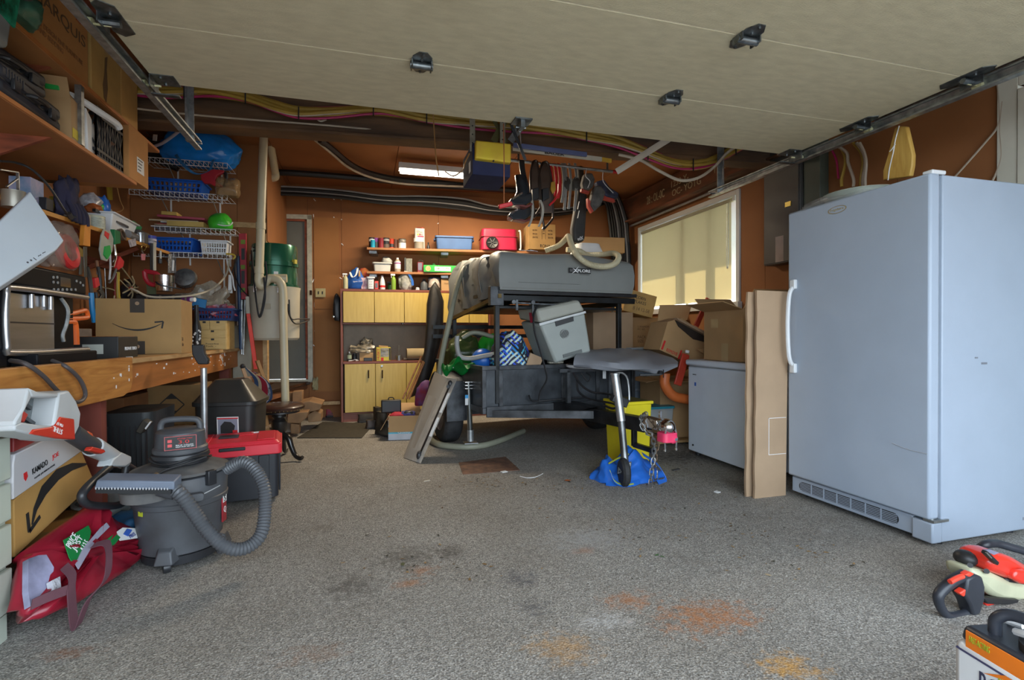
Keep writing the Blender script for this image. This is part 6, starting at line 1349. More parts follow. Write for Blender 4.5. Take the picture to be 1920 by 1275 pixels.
for i,(pts,r_,M_,lb)in enumerate((([(219,350),(225,375),(231,390),(226,396),(217,398)],.004,mat('tan_string',(.35,.18,.06)),'tan string loop hanging from a nail above tool shelf'),([(214,485),(235,510),(252,535),(248,545),(240,555)],.006,mat('cream_wire',(.48,.40,.24)),'cream wire dropping from the snips toward the wire bundle'),([(190,538),(215,545),(214,560),(219,575)],.005,mat('cream_wire',(.48,.40,.24)),'short cream wire loop on the left wall'),([(225,525),(240,540),(252,548)],.005,mat('cream_wire',(.48,.40,.24)),'upper cream wire feeding the red tied bundle'))):
 g=G();g.tube([ax(x,y,-1.9)for x,y in pts],r_,n=5);g.solo('loose_wire',lb,'wire',M_)
 # ------------------------------------------------------------- wire shelves on the partition wall
def wshelf(label,xl,xr,yl,Yf,z,dpt=.33):
 a,b=ay(xl,yl,Yf),ay(xr,yl,Yf);x0,x1=a.x,b.x
 t=thing('wire_shelf',label,'shelf',((x0+x1)/2,Yf+dpt/2,z))
 g=G();n=int((x1-x0)/.038)
 for zz in(z,z-.045):g.cyl((x0,Yf,zz),(x1,Yf,zz),.0035,n=5)
 g.cyl((x0,Yf+dpt-.01,z),(x1,Yf+dpt-.01,z),.003,n=5)
 for i in range(n+1):
  x=x0+(x1-x0)*i/n;g.tube([(x,Yf+dpt,z),(x,Yf,z),(x,Yf,z-.045)],.0022,n=4,k=1)
 g.part('wire_deck',WHITE,t,w=True,kind='stuff')
 for x in(x0+.28*(x1-x0),x0+.82*(x1-x0)):
  G().bar((x,Yf+.03,z-.01),(x,Yf+dpt-.01,z-.16),.012,.004,up=(1,0,0)).part('brace',mat('brace_grey',(.20,.20,.19),.5),t,w=True)
  G().box(x-.006,x+.006,YW-.012,YW-.001,z-.30,z).part('wall_rail',PAPER,t,w=True)
 return t,x0,x1
YFs=YW-.34
zs_=[ay(360,y,YFs).z for y in(301,362,427,474)]
W1_=wshelf('top white wire shelf carrying the big blue bag',262,426,300,YFs,zs_[0])
W2_=wshelf('second white wire shelf carrying the blue basket and red saw',242,426,360,YFs,zs_[1])
W3_=wshelf('third white wire shelf carrying papers and green netting',290,441,428,YFs,zs_[2])
W4_=wshelf('lowest white wire shelf carrying blue and white baskets',250,434,474,YFs,zs_[3])
def ws(x,i,Y=YFs+.16):return V((ay(x,400,Y).x,Y,zs_[i]+.003))
t=thing('big_blue_bag','large shiny blue polypropylene bag stuffed full on the top wire shelf','bag',ws(378,0,YFs+.12))
g=G();g.blob((0,0,-.0),(.335,.17,.17),seed=131,amp=.16,fr=1.6,flat=.7,sub=5,shape=lambda p:V((p.x,p.y,p.z*(1-.18*abs(p.x)**2)-.10*max(0,p.x-.3)*1.0)));g.part('bag',mat('shiny_blue',(.01,.24,.80),.25,var=.15,bump=.55,bscale=8),t,ang=70)
g=G();g.ribbon([(-.15,-.18,.02),(-.10,-.20,-.05),(-.02,-.20,-.13),(.05,-.20,-.14),(.12,-.2,-.1),(.15,-.19,-.0)],(.022,0,.012),.003);g.part('handle',mat('strap_blue',(.02,.16,.4),.5,var=.3,scale=30),t)
G().b((-.325,-.13,.17),(.04,.006,.055),(0,8,-25)).part('white_tag',PAPER,t)
g=G();g.tube([ay(345,238,4.9),ay(328,252,4.95),ay(305,268,5.0),ay(285,276,5.05)],.012,n=8);g.solo('white_tube','bent white plastic tube resting left of the big blue bag','tube',mat('lilac_white',(.45,.43,.5),.4))
t=thing('metal_frame_bits','dark jumble of metal parts on the top wire shelf left end','metal parts',ws(300,0,YFs+.2));g=G()
for k in range(9):a=V((rnd.uniform(-.15,.1),rnd.uniform(-.1,.1),rnd.uniform(.02,.3)));g.bar(a,a+V((rnd.uniform(-.1,.12),0,rnd.uniform(-.1,.1))),.02,.006)
g.part('metal_parts',DSTEEL,t,kind='stuff');G().b((.02,.03,.1),(.3,.1,.18),(0,20,10)).part('dark_case',BLACK,t,bev=.01)
def basket(label,c,w0,d0,h,M,rows=2,cols=12,tp=1.12,rz=0):
 t=thing('basket',label,'basket',c,rz)
 g=G();W0,D0=w0/2,d0/2;th=.004
 g.box(-W0,W0,-D0,D0,0,th)
 for s_ in(-1,1):
  for(za,zb)in((0,.2),(.44,.56),(.82,1.)):
   ka,kb=1+(tp-1)*za,1+(tp-1)*zb;ya,yb=s_*D0*ka,s_*D0*kb
   g.hex([(-W0*ka,ya,h*za),(W0*ka,ya,h*za),(W0*ka,ya+th,h*za),(-W0*ka,ya+th,h*za),(-W0*kb,yb,h*zb),(W0*kb,yb,h*zb),(W0*kb,yb+th,h*zb),(-W0*kb,yb+th,h*zb)])
  for i in range(cols+1):
   u=-1+2*i/cols;g.bar((u*W0,s_*D0+th/2,0),(u*W0*tp,s_*D0*tp+th/2,h),w0/cols*.42,th,up=(0,1,0))
  ka=tp;g.hex([(s_*W0,-D0,0),(s_*W0+th,-D0,0),(s_*W0+th,D0,0),(s_*W0,D0,0),(s_*W0*ka,-D0*ka,h),(s_*W0*ka+th,-D0*ka,h),(s_*W0*ka+th,D0*ka,h),(s_*W0*ka,D0*ka,h)])
 g.part('body',M,t)
 g=G();R_=[(-W0*tp-.01,-D0*tp-.01),(W0*tp+.01,-D0*tp-.01),(W0*tp+.01,D0*tp+.01),(-W0*tp-.01,D0*tp+.01)]
 for i in range(4):a,b=R_[i],R_[(i+1)%4];g.bar((*a,h),(*b,h),.016,.012)
 g.part('rim',M,t);return t
BK=mat('basket_blue',(.01,.10,.48),.35,var=.1)
basket('blue slotted basket full of small bottles on second wire shelf',ws(335,1),.40,.22,.115,BK)
t=thing('basket_bottles','small jars and packets inside the upper blue basket','jars',ws(335,1)+V((0,0,.01)));g=G()
for k in range(9):g.cyl((-.17+.04*k,-.05,0),(-.17+.04*k,-.05,.09),.015,n=8)
g.part('jars',mat('jar_mix',(.4,.35,.3),.3,var=.8,scale=20,col2=(.35,.12,.03)),t,kind='stuff')
t=thing('bow_saw','red plastic saw handle with black grip overhanging second wire shelf','saw',ws(400,1,YFs-.02)+V((0,0,.06)))
Ysw=YFs-.03
REDD=mat('deep_red',(.42,.015,.03),.45)
poly_y([(377,325),(386,325),(400,318),(420,320),(422,324),(408,330),(404,340),(414,346),(420,350),(418,352),(404,350),(395,345),(384,345),(378,338)],Ysw,.02).part('handle',REDD,t,w=True,bev=.006)
g=G();g.tube([ay(419,322,Ysw),ay(424,328,Ysw),ay(423,345,Ysw),ay(419,351,Ysw)],.016,n=8);g.part('black_grip',BLACK,t,w=True)
t=thing('clear_bag','clear plastic bag bulging off the right end of second wire shelf','bag',ws(428,1,YFs-.02));g=G();g.blob((.0,0,-.02),(.10,.08,.085),seed=141,amp=.3,sub=4);g.part('bag',mat('tan_clear',(.40,.26,.13),.2,alpha=.6,bump=.5,bscale=14),t,ang=60)
for i,(x0,y0,x1,y1,M_,lb)in enumerate(((300,407,388,414,mat('magenta_card',(.40,.06,.10),.5),'magenta card folder on the third wire shelf'),(280,412,372,416,mat('cream_stick',(.55,.45,.28),.6),'pale wooden stick under the magenta folder'),(308,402,336,404,mat('yellow_wood_bit',(.5,.33,.08)),'short yellow wood offcut on top of the papers'),(318,421,386,424,mat('yellow_block',(.52,.36,.10)),'long yellow wood block on the third wire shelf'))):
 a,b=ay(x0,y0,YFs+.06),ay(x1,y1,YFs+.06);h_=(.018,.012,.03,.045)[i];g=G();g.bar(a,b,.14 if i!=1 else.02,h_);g.solo('sheet' if i==0 else 'wood_strip',lb,'paper' if i==0 else 'wood',M_)
t=thing('paper_stack','loose white and tan papers stacked on third wire shelf','papers',ws(335,2)+V((0,0,0)))
for k in range(5):G().b((.0+.01*k,0,.012+k*.012),(.38-.03*k,.2,.008),(0,rnd.uniform(-1,1),rnd.uniform(-6,6))).part('paper',[PAPER,CARD2,mat('red_paper',(.4,.05,.06)),PAPER,LUMBER][k],t)
t=thing('green_netting','bright green plastic netting bowl on third wire shelf','netting',ws(413,2,YFs+.05)+V((0,0,-.0)));g=G();g.blob((0,0,0),(.10,.09,.075),seed=151,amp=.15,flat=.6,sub=3);g.part('netting',mat('vivid_green',(.05,.50,.03),.35,alpha=.85,bump=.4),t,ang=60)
g=G();g.tube([(0.0,-.09,.03),(.05,-.1,.02),(.1,-.09,.03),(.12,-.08,.06)],.005,n=5);g.part('string',PAPER,t)
basket('blue slotted basket on the lowest wire shelf',ws(328,3),.34,.24,.125,BK,rz=-4)
basket('small white perforated basket on the lowest wire shelf',ws(405,3),.19,.15,.125,WHITE,cols=10)
g=G();g.tube([ay(424,476,YFs-.02),ay(436,477,YFs-.02),ay(441,481,YFs-.02),ay(437,486,YFs-.02)],.008,n=7);g.solo('yellow_hook','yellow plastic hook at the right end of lowest wire shelf','hook',mat('hook_yellow',(.6,.42,.05),.4))
t=thing('power_strip','white power strip hanging below the lowest wire shelf','power strip',ay(432,540,5.3));poly_y([(429,515),(434,516),(436,550),(428,550)],5.3,.015).part('strip',PAPER,t,w=True,bev=.003)
g=G();g.tube([ay(425,485,5.3),ay(428,500,5.3),ay(436,520,5.28),ay(438,535,5.28),ay(441,545,5.28)],.007,n=6);g.part('cord',PAPER,t,w=True)
g=G();g.tube([ay(430,487,5.2),ay(424,515,5.1),ay(400,540,4.9),ay(365,553,4.7),ay(320,557,4.6),ay(280,556,4.55),ay(255,545,4.5),ay(245,541,4.5)],.008,n=8,k=8);g.solo('white_extension_cord','long white extension cord sagging across the bench wall','cord',mat('warm_white_cord',(.50,.44,.33),.5))
t=thing('wire_bundle','black ball of wires tied with red at the wall above the bench','wires',ax(243,545,-1.95));g=G();g.blob((0,0,-.09),(.05,.10,.09),seed=161,amp=.4);g.part('bundle',BLACK,t);g=G();q=ax(245,541,-1.9)
for k in range(6):a=R(60*k+20);g.tube([q,q+V((.02,.09*math.cos(a),.05*math.sin(a))),q+V((0,.16*math.cos(a),.12*math.sin(a)-.01))],.006,n=5)
g.part('wire_ends',mat('cream_wire',(.48,.40,.24)),t,w=True,kind='stuff');g=G();g.sph(q,.018,n=8);g.part('red_tie',RED,t,w=True)
YL=5.45
t=thing('spirit_level','long red spirit level hanging on the wall end beside green canister','level',ay(455,560,YL))
poly_y([(448,438),(462,438),(464,561),(451,561)],YL,.012).part('body',REDD,t,w=True,bev=.002)
for ya,yb in((466,487),(508,532)):poly_y([(453,ya),(459,ya),(459,yb),(453,yb)],YL-.006,.012).part('slot',BLACK,t,w=True)
for yy in(450,497,540):poly_y([(452,yy),(460,yy),(460,yy+8),(452,yy+8)],YL-.006,.012).part('vial',mat('vial_green',(.20,.30,.05),.2),t,w=True)
for i,(xa,ya,xb,yb,r_,M_,lb)in enumerate(((446,480,452,655,.016,mat('dark_blue_pole',(.02,.05,.12),.4),'dark blue pole hanging left of the red level'),(441,478,445,610,.013,mat('brown_rod',(.10,.05,.03),.5),'brown curved rod hanging left of the blue pole'),(453,562,453,664,.012,STEEL,'left steel rod hanging under the red level'),(459,562,456,665,.012,STEEL,'right steel rod hanging under the red level'))):
 g=G();g.cyl(ay(xa,ya,YL-.04),ay(xb,yb,YL-.04),r_,n=8);g.solo('hanging_rod',lb,'rod',M_)
g=G();g.tube([ay(444,484,5.35),ay(440,510,5.35),ay(448,535,5.3),ay(462,552,5.3),ay(468,556,5.3)],.006,n=6);g.tube([ay(447,476,5.35),ay(430,530,5.35),ay(433,548,5.35)],.005,n=5);g.solo('black_straps','black straps dangling in front of the red level','straps',BLACK,kind='stuff')
t=thing('thermostat','small pale switch box at the right edge of partition wall','switch',ay(473,482,5.58));poly_y([(469,477),(477,477),(477,487),(469,487)],5.585,.012).part('box',mat('pale_switch',(.4,.38,.32)),t,w=True)
t=thing('red_pole','bright red painted straight board leaning beside the cream pipe','pole',ay(483,690,5.2))
poly_y([(462,588),(469,588),(484,692),(476,692)],5.2,.012).part('board',mat('vermilion',(.75,.05,.03),.5),t,w=True,bev=.003)
poly_y([(461,556),(467,556),(469,588),(462,588)],5.2,.012).part('white_top',mat('dim_white',(.4,.37,.3)),t,w=True)
t=thing('painted_board','pale painted board behind the bench end','board',ay(455,640,5.57));poly_y([(437,570),(470,570),(472,720),(437,720)],5.575,.006).part('board',mat('dim_white_paint',(.34,.31,.24),.6),t,w=True)
# ------------------------------------------------------------- workbench
wbn=thing('workbench','long orange wood workbench on red posts along the left wall','workbench',(-1.65,3.6,0))
BX=-1.2;ZB2=.91
sbox('worktop',LUMBER,wbn,XL+.002,BX+.02,1.4,5.58,ZB2-.02,ZB2+.005)
fa=G(Matrix(((0,0,1,BX),(1,0,0,0),(0,1,0,0),(0,0,0,1))))
def zz(px_,py_):return ax(px_,py_,BX+.045).z
fa.prism([(1.4,.74),(2.98,.735),(3.06,.755),(3.085,.80),(3.085,.925),(1.4,.925)],.002,.045);fa.part('front_board',ORANGEWOOD,wbn,w=True,bev=.003)
sbox('front_board',mat('rear_board',(.42,.15,.035),.55,var=.2,scale=5,stretch=(1,.4,4)),wbn,BX-.03,BX-.0,3.10,5.56,.735,.895)
sbox('top_edge',ORANGEWOOD,wbn,BX-.0,BX+.012,3.09,5.56,.885,.917)
g=G()
for k in range(26):y=rnd.uniform(3.2,5.4);z=rnd.uniform(.76,.88);g.b((BX+.001,y,z),(.002,rnd.uniform(.004,.02),rnd.uniform(.004,.014)))
for k in range(8):y=4.9+rnd.uniform(-.05,.25);z=rnd.uniform(.77,.88);g.b((BX+.001,y,z),(.002,.02,.03))
g.part('paint_splashes',PAPER,wbn,w=True,kind='stuff')
g=G()
for k in range(7):y=rnd.uniform(2.85,3.05);z=rnd.uniform(.78,.90);g.b((BX+.0465,y,z),(.002,.006,rnd.uniform(.005,.02)))
g.part('paint_drips',PAPER,wbn,w=True,kind='stuff')
RP=mat('red_post',(.20,.045,.03),.65,var=.2,scale=6,stretch=(1,1,.4))
sbox('post',RP,wbn,BX-.09,BX-.0,2.86,2.90,0,.75);sbox('post',RP,wbn,BX-.09,BX-.045,2.90,3.02,0,.75)
g=G();
sbox('post',RP,wbn,BX-.10,BX-.02,5.30,5.38,0,.75)
sbox('lower_shelf',LUMBER,wbn,XL+.01,BX-.12,3.0,5.5,.33,.36)
sbox('sticker',PAPER,wbn,BX+.002,BX+.014,3.12,3.17,.895,.925)
text(wbn,'S',frame((BX+.0145,3.145,.91),(0,1,0),(0,0,1)),.03,.018,INK)
BT=ZB2+.006
def ob(x,Y):return V((ay(x,660,Y).x,Y,BT))
cm=thing('coffee_machine','chrome and black coffee machine at the near end of the workbench','coffee machine',(-1.62,2.55,BT))
mX=-1.25
def cxp(x,y):return ax(x,y,mX)
yA,yB_,yC_=cxp(20,600).y,cxp(118,600).y,cxp(168,600).y
zt_=cxp(100,505).z;zm=cxp(100,560).z
zbase=BT
BGL=mat('gloss_black',(.010,.010,.012),.4,var=.05,spec=.08);BRS=mat('brushed_steel',(.42,.42,.43),.32,.9,var=.08,scale=4,stretch=(1,1,12),bump=.02)
sbox('rear_housing',BGL,cm,-1.68,mX-.06,yA-.15,yC_,zbase,zt_,bev=.012)
sbox('top_front',BGL,cm,mX-.06,mX-.01,yA+.0,yC_,zm+.035,zt_,bev=.01)
sbox('left_column',BGL,cm,mX-.06,mX-.02,yA-.15,yA+.02,zbase,zt_,bev=.01)
sbox('front_panel',BRS,cm,mX-.058,mX-.03,yA+.02,yB_,zbase+.06,zm+.01,bev=.004)
sbox('panel_gap',BLACK,cm,mX-.0305,mX-.0285,yA+.02,yB_,(zbase+zm)/2+.03,(zbase+zm)/2+.036)
g=G();CHF=mat('soft_chrome',(.5,.5,.51),.3,.9);zc0,zc1=zbase+.055,zm+.025;g.tube([(mX-.01,yC_,zc1),(mX-.01,yA+.05,zc1),(mX-.012,yA+.0,zc1-.03),(mX-.012,yA+.0,zc0+.03),(mX-.01,yA+.05,zc0),(mX-.01,yC_+.0,zc0)],.012,n=10,k=5);g.part('chrome_frame',CHF,cm,w=True)
sbox('drip_tray',BGL,cm,mX-.06,mX+.03,yA+.1,yC_,zbase,zbase+.05,bev=.006)
for yy in(.48,.72,.86):
 y=yA+(yB_-yA)*yy;G().cyl((mX-.02,y,zm-.045 if yy!=.72 else zm-.035),(mX-.02,y,zm+.01),.009 if yy!=.72 else.008).part('spout',BRS,cm,w=True)
g=G();g.tube([(mX-.03,yB_+.05,zm+.01),(mX-.01,yB_+.06,zm-.04),(mX-.01,yB_+.05,zm-.1),(mX-.02,yB_+.04,zm-.15),(mX-.02,yB_+.045,zm-.18)],.008,n=8);g.part('steam_wand',STEEL,cm,w=True)
g=G()
for k in range(6):
 p_=cxp(106+k*8,543);g.cyl((mX-.011,p_.y,p_.z),(mX-.007,p_.y,p_.z),.006,n=8)
for(x,y)in((105,520),(112,520),(105,529),(113,530),(155,530),(148,527),(160,535)):
 p_=cxp(x,y);g.cyl((mX-.011,p_.y,p_.z),(mX-.007,p_.y,p_.z),.006,n=8)
g.part('buttons',mat('dim_button',(.3,.3,.3),.4),cm,w=True,kind='stuff')
p_=cxp(130,530);sbox('display',mat('dark_display',(.035,.03,.025),.1),cm,mX-.0105,mX-.0085,p_.y-.05,p_.y+.03,p_.z-.02,p_.z+.02)
wl_=thing('white_appliance','white plastic appliance tilted on top of the coffee machine','appliance',(-1.35,2.35,zt_+.05))
c_=[ax(-60,470,-1.30),ax(38,375,-1.30),ax(102,468,-1.18),ax(88,485,-1.18),ax(10,524,-1.10),ax(-60,520,-1.10)]
pl=[V((p.x,p.y,p.z))for p in c_];nv=(pl[1]-pl[0]).cross(pl[2]-pl[0]).normalized();nv=nv if nv.z>0 else-nv
ctr=sum(pl,V())/6
pp=[p-nv*(p-ctr).dot(nv)for p in pl]
g=G();g._t(g.rings([[p-nv*.09-V((0,.0,0))for p in pp],[ctr+(p-ctr)*.96-nv*.01 for p in pp][:0]or[p-nv*.012 for p in pp],[ctr+(p-ctr)*.97 for p in pp]]));g.part('housing',mat('cool_white',(.50,.55,.60),.5,var=.03,bump=.04,bscale=300),wl_,w=True,bev=.004)
fp=frame(pp[3].lerp(pp[4],.25)*.8+ctr*.2+nv*.001,(pp[3]-pp[4]),nv.cross(pp[3]-pp[4]))
text(wl_,'• • ı  ~ ~',fp,.10,.012,mat('grey_print',(.08,.08,.09)))
t=thing('plastic_bag','clear bag with red tape roll leaning on the wall behind the machine','bag',ax(110,470,-1.62));g=G();g.blob((0,0,-.10),(.06,.17,.125),seed=171,amp=.25,sub=4);g.part('bag',mat('smoky_clear',(.35,.28,.24),.15,alpha=.5,bump=.8,bscale=14),t,ang=60)
g=G(Matrix.Translation((.03,.02,.0))@Matrix.Rotation(R(80),4,'Y'));g.torus((0,0,0),.075,.025);g.part('red_reel',RED,t)
sbox('strip_light',PAPER,wl_,-1.56,-1.50,2.62,3.05,zt_+.005,zt_+.05)
t=cbox('black propane torch box with orange flames on its lid',ax(196,664,-1.36)*1.0,(.22,.28,.115),rz=3,M=mat('matte_black_box',(.02,.02,.02),.45),tape=False)
t.location.z=BT;
text(t,'PROPANE TORCH',frame((.1108,.03,.05),(0,1,0),(0,0,1)),.17,.018,WINK,w=False)
G().box(-.108,.108,-.138,.138,.1152,.1162).part('flame_print',mat('flame_print',(.35,.10,.02),.4,var=1.,scale=14,col2=(.02,.01,.01),stretch=(3,1,1)),t)
decal(t,frame((.0,-.1406,.05),(1,0,0),(0,0,1)),.09,.05,mat('grey_sticker',(.38,.40,.36)),'sticker',w=False)
cbox('grey and black boxed tool behind the propane torch box',V((-1.62,3.35,BT)),(.22,.26,.16),rz=-8,M=mat('dim_pack',(.06,.05,.045),.5,var=.6,scale=12,col2=(.2,.15,.12)),tape=False)
oc=thing('orange_clamp','orange framed clamp standing by the coffee machine','clamp',ax(150,600,-1.32));g=G();q=[ax(x,y,-1.32)for x,y in((118,592),(150,584),(160,582),(164,590),(160,596),(120,598))]
OC2=mat('safety_orange',(.78,.14,.02),.45)
g.tube(q,.011,n=7,k=3);g.part('upper_arm',OC2,oc,w=True);g=G();g.tube([ax(120,604,-1.32),ax(136,604,-1.32),ax(141,610,-1.32),ax(143,646,-1.32)],.014,n=7,k=3);g.part('lower_arm',OC2,oc,w=True)
t=thing('flashlight','black torch lying on a white block on the bench','torch',ax(213,610,-1.6));t.location.z=BT+.12;g=G();g.cyl((0,-.12,0),(0,.05,0),.026);g.cyl((0,.05,0),(0,.12,0),.018);g.part('body',BLACK,t);G().box(-.06,.06,-.14,.1,-.10,-.03).part('white_block',mat('dim_white2',(.38,.33,.25)),t)
amz=cbox('big cardboard shipping box with black curved arrow on the workbench',(-1.42,4.02,BT),(.47,.30,.36),rz=4,M=mat('kraft',(.42,.255,.10),.85,var=.07),tape=False)
AT=mat('paper_tape_dark',(.055,.045,.035),.4)
for z in(.315,.025):G().box(-.05,.03,-.1518,-.1500,z-.045 if z>.1 else 0,z+.045 if z>.1 else.085).part('black_tape',AT,amz)
G().box(-.05,.03,-.15,.15,.3605,.3615).part('black_tape',AT,amz)
for z in(.33,.05):G(Matrix.Translation((-.01,-.1522,z))@Matrix.Rotation(math.pi/2,4,'X')).cyl((0,0,0),(0,0,.0008),.012).part('round_mark',CARD2,amz)
def arrow(par,fr,W_,M,name='arrow_print'):
 up,lo=[],[]
 for i in range(17):
  u=-1+2*i/16;y=-.16*(1-u*u);th=.012+.05*(1-abs(u)**1.5)*(.6+.4*u if u>-.9 else.3);up.append((u*W_/2,(y+th/2)*W_));lo.append((u*W_/2,(y-th/2)*W_))
 g=G(fr)
 for i in range(16):g.hex([(lo[i][0],lo[i][1],0),(lo[i+1][0],lo[i+1][1],0),(up[i+1][0],up[i+1][1],0),(up[i][0],up[i][1],0)]+[(a,b,.0008)for a,b in(lo[i],lo[i+1],up[i+1],up[i])])
 hx_,hy=W_/2,0
 for a,b in(((-.15,.03),(.03,.05)),((.03,.05),(.0,-.12))):
  g.bar((hx_+a[0]*W_,hy+a[1]*W_,.0004),(hx_+b[0]*W_,hy+b[1]*W_,.0004),.03*W_*1.2,.0008)
 return g.part(name,M,par,w=False)
arrow(amz,frame((-.01,-.1512,.20),(1,0,0),(0,0,1)),.27,INK)
for z in(.30,.05):
 for k in range(3):G().box(-.215+.0,-.21,0,0.001,0,0.001)and None
text(amz,'Handle\nwith care',frame((.2356,-.12,.08),(0,1,0),(0,0,1)),.035,.06,BRI,w=False)
YS=4.7
t=thing('hand_saw','hand saw with red open handle standing behind the shipping box','saw',ay(283,540,YS));g=G();q=[(271,508),(290,512),(297,518),(292,533),(281,532),(273,522)]
g.tube([ay(x,y,YS)for x,y in q+q[:1]],.018,n=8,k=3);g.part('handle',REDD,t,w=True);poly_y([(274,530),(292,535),(293,552),(276,552)],YS+.01,.003).part('blade',mat('olive_blade',(.10,.12,.06),.4,.5),t,w=True)
pc=ay(308,546,YS);t=thing('metal_pot','small shiny metal can hanging handle beside the red saw','pot',pc);G().lathe([(.055,0),(.065,.06),(.065,.068),(.07,.07),(.072,.125),(.066,.125),(.05,.01)],n=20).part('pot',CHROME,t);g=G();g.tube([(-.07,0,.11),(-.02,-.07,.05),(.06,-.05,.03),(.12,0,.02)],.006,n=5);g.part('wire',BLACK,t)
t=thing('work_lamp','small round metal lamp head on the wall behind the bench','lamp',ay(348,522,5.54));G().lathe([(.03,-.04),(.08,-.03),(.10,.0),(.09,.03),(.03,.045)],n=18,m=Matrix.Rotation(R(70),4,'X')).part('head',STEEL,t)
t=thing('black_case','wide black open case with latches behind the shipping box','case',ay(300,572,4.75));a_,b_=ay(258,572,4.75),ay(345,553,4.75);G().box(a_.x,b_.x,4.7,5.0,a_.z-.02,b_.z).part('case',BLACK,t,w=True,bev=.01)
for k in range(4):x=a_.x+.08+k*.09;G().box(x,x+.012,4.685,4.70,a_.z,b_.z-.01).part('rib',mat('dim_frame',(.14,.11,.08)),t,w=True)
G().box(a_.x+.02,b_.x-.1,4.685,4.70,a_.z,a_.z+.012).part('rib',mat('dim_frame',(.14,.11,.08)),t,w=True)
sbox('stand',BLACK,t,a_.x+.05,b_.x-.05,4.75,4.95,BT,a_.z-.021)
YD=4.95
dc=thing('drawer_chest','small pale wooden drawer chest with black handwriting on the bench','chest',(ay(405,640,YD).x,YD+.10,BT))
xa,xb=ay(372,640,YD).x,ay(419,640,YD).x;xc=ay(437,640,YD+.2).x
z0,z3=BT,ay(400,601,YD).z
PW=woodmat('birch',(.62,.43,.17),(.54,.35,.12),(3,3,12),rough=.5,dist=.3)
sbox('carcass',PW,dc,xa,xb+.025,YD+.012,YD+.28,z0,z3,bev=.002)
hs=[0,.42,.70,1.];z_=[z0+(z3-z0)*h for h in(0.02,.40,.68,.99)]
for k,(a,b)in enumerate(zip(z_,z_[1:])):
 segs=[(xa+.004,xb+.02)]if k<2 else[(xa+.004,(xa+xb)/2-.01),((xa+xb)/2-.006,xb+.02)]
 for(u,v)in segs:
  d=sbox('drawer',PW,dc,u,v-.002,YD,YD+.012,a+.002,b-.003,bev=.001)
  G().box((u+v)/2-.012,(u+v)/2+.012,YD-.002,YD+.001,b-.02,b-.004).part('finger_notch',INK,d,w=True)
text(dc,'Powerline\nTools  -',frame(((xa+xb)/2+.01,YD-.0012,z_[0]+.035),(1,0,0),(0,0,1)),.10,.035,INK)
bkt=basket('dark blue basket of batteries on the wooden drawer chest',V(((xa+xb)/2+.02,YD+.14,z3+.001)),.26,.24,.10,mat('basket_navy',(.01,.04,.15),.35),cols=12)
t=thing('battery_clutter','packets and red odds in the dark blue basket','packets',V(((xa+xb)/2+.02,YD+.12,z3+.02)));g=G();g.blob((0,0,0),(.13,.10,.06),seed=181,amp=.6,fr=3,sub=4);g.part('packets',mat('mixed_packets',(.35,.05,.06),.4,var=1,scale=16,col2=(.04,.05,.10)),t,ang=40)
t=thing('clear_bag_pile','clear plastic bags with black print piled behind the shipping box','bag',ay(385,580,5.1));g=G();g.blob((-.02,.0,-.01),(.20,.10,.10),seed=191,amp=.75,fr=1.9,sub=4,flat=.3,shape=lambda p:V((p.x+.12*p.z,p.y,p.z*1.1)));g.part('bag',mat('milky_clear',(.52,.45,.34),.2,alpha=.5,bump=.6,bscale=9,var=.3,scale=4),t,ang=50)
text(t,'LOCK\nTITE',frame(ay(357,541,4.94),(1,0,.05),(0,.3,1)),.09,.04,INK)
t=thing('blue_red_packet','blue and red printed packet lying before the clear bags','packet',ay(368,562,4.9));g=G();g.b((0,0,-.02),(.15,.02,.07),(10,12,0));g.part('blue_packet',mat('packet_blue',(.03,.2,.45)),t);G().b((-.09,-.015,-.01),(.08,.02,.05),(0,-20,0)).part('red_packet',mat('packet_red',(.5,.05,.05)),t)
t=thing('purple_bottle','purple capped bottle lying on the shipping box end','bottle',ay(330,562,4.75));g=G();g.cyl((0,0,0),(.12,-.04,.0),.03);g.part('body',mat('plum',(.15,.03,.15),.4),t);G().cyl((.12,-.04,0),(.15,-.05,0),.018).part('cap',PAPER,t)
bp_=thing('polka_bottle','tall black bottle with white polka dots beside the drawer chest','bottle',(ay(369,640,4.55).x,4.55,BT));G().lathe([(.03,0),(.032,.18),(.018,.24),(.014,.34),(.015,.36)],n=16).part('body',BLACK,bp_)
for k in range(14):
 a=R(-90+rnd.uniform(-60,60));z=.03+.14*(k/14);G().sph((.0318*math.cos(a),.0318*math.sin(a),z),(.008,.003,.008),n=8).part('dot',PAPER,bp_)
mp=thing('floor_pole','silver pole with black folding head standing before the bench','pole',(ay(382,800,3.6).x,3.6,0))
q0,q1=ay(382,690,3.6),ay(383,800,3.6);g=G();g.cyl(V((q1.x,3.6,.0)),q0,.019,n=12);g.part('tube',GALV,mp,w=True)
poly_y([(361,646),(383,646),(385,662),(392,673),(391,683),(373,683),(368,675),(362,664)],3.6,.022).part('head',BLACK,mp,w=True,bev=.006)
sbox('foot',BLACK,mp,q1.x-.05,q1.x+.05,3.55,3.65,0,.02)
g=G();g.tube([ax(x,y,X)for x,y,X in((20,676,-1.22),(48,682,-1.15),(80,704,-1.13),(110,735,-1.13),(135,752,-1.13),(152,752,-1.13),(160,738,-1.13),(150,712,-1.13),(125,688,-1.14),(98,676,-1.2))],.008,n=8,k=8);g.solo('bench_cable','thick grey cable looping over the workbench front board','cable',mat('dark_grey_cable',(.07,.06,.06),.5))
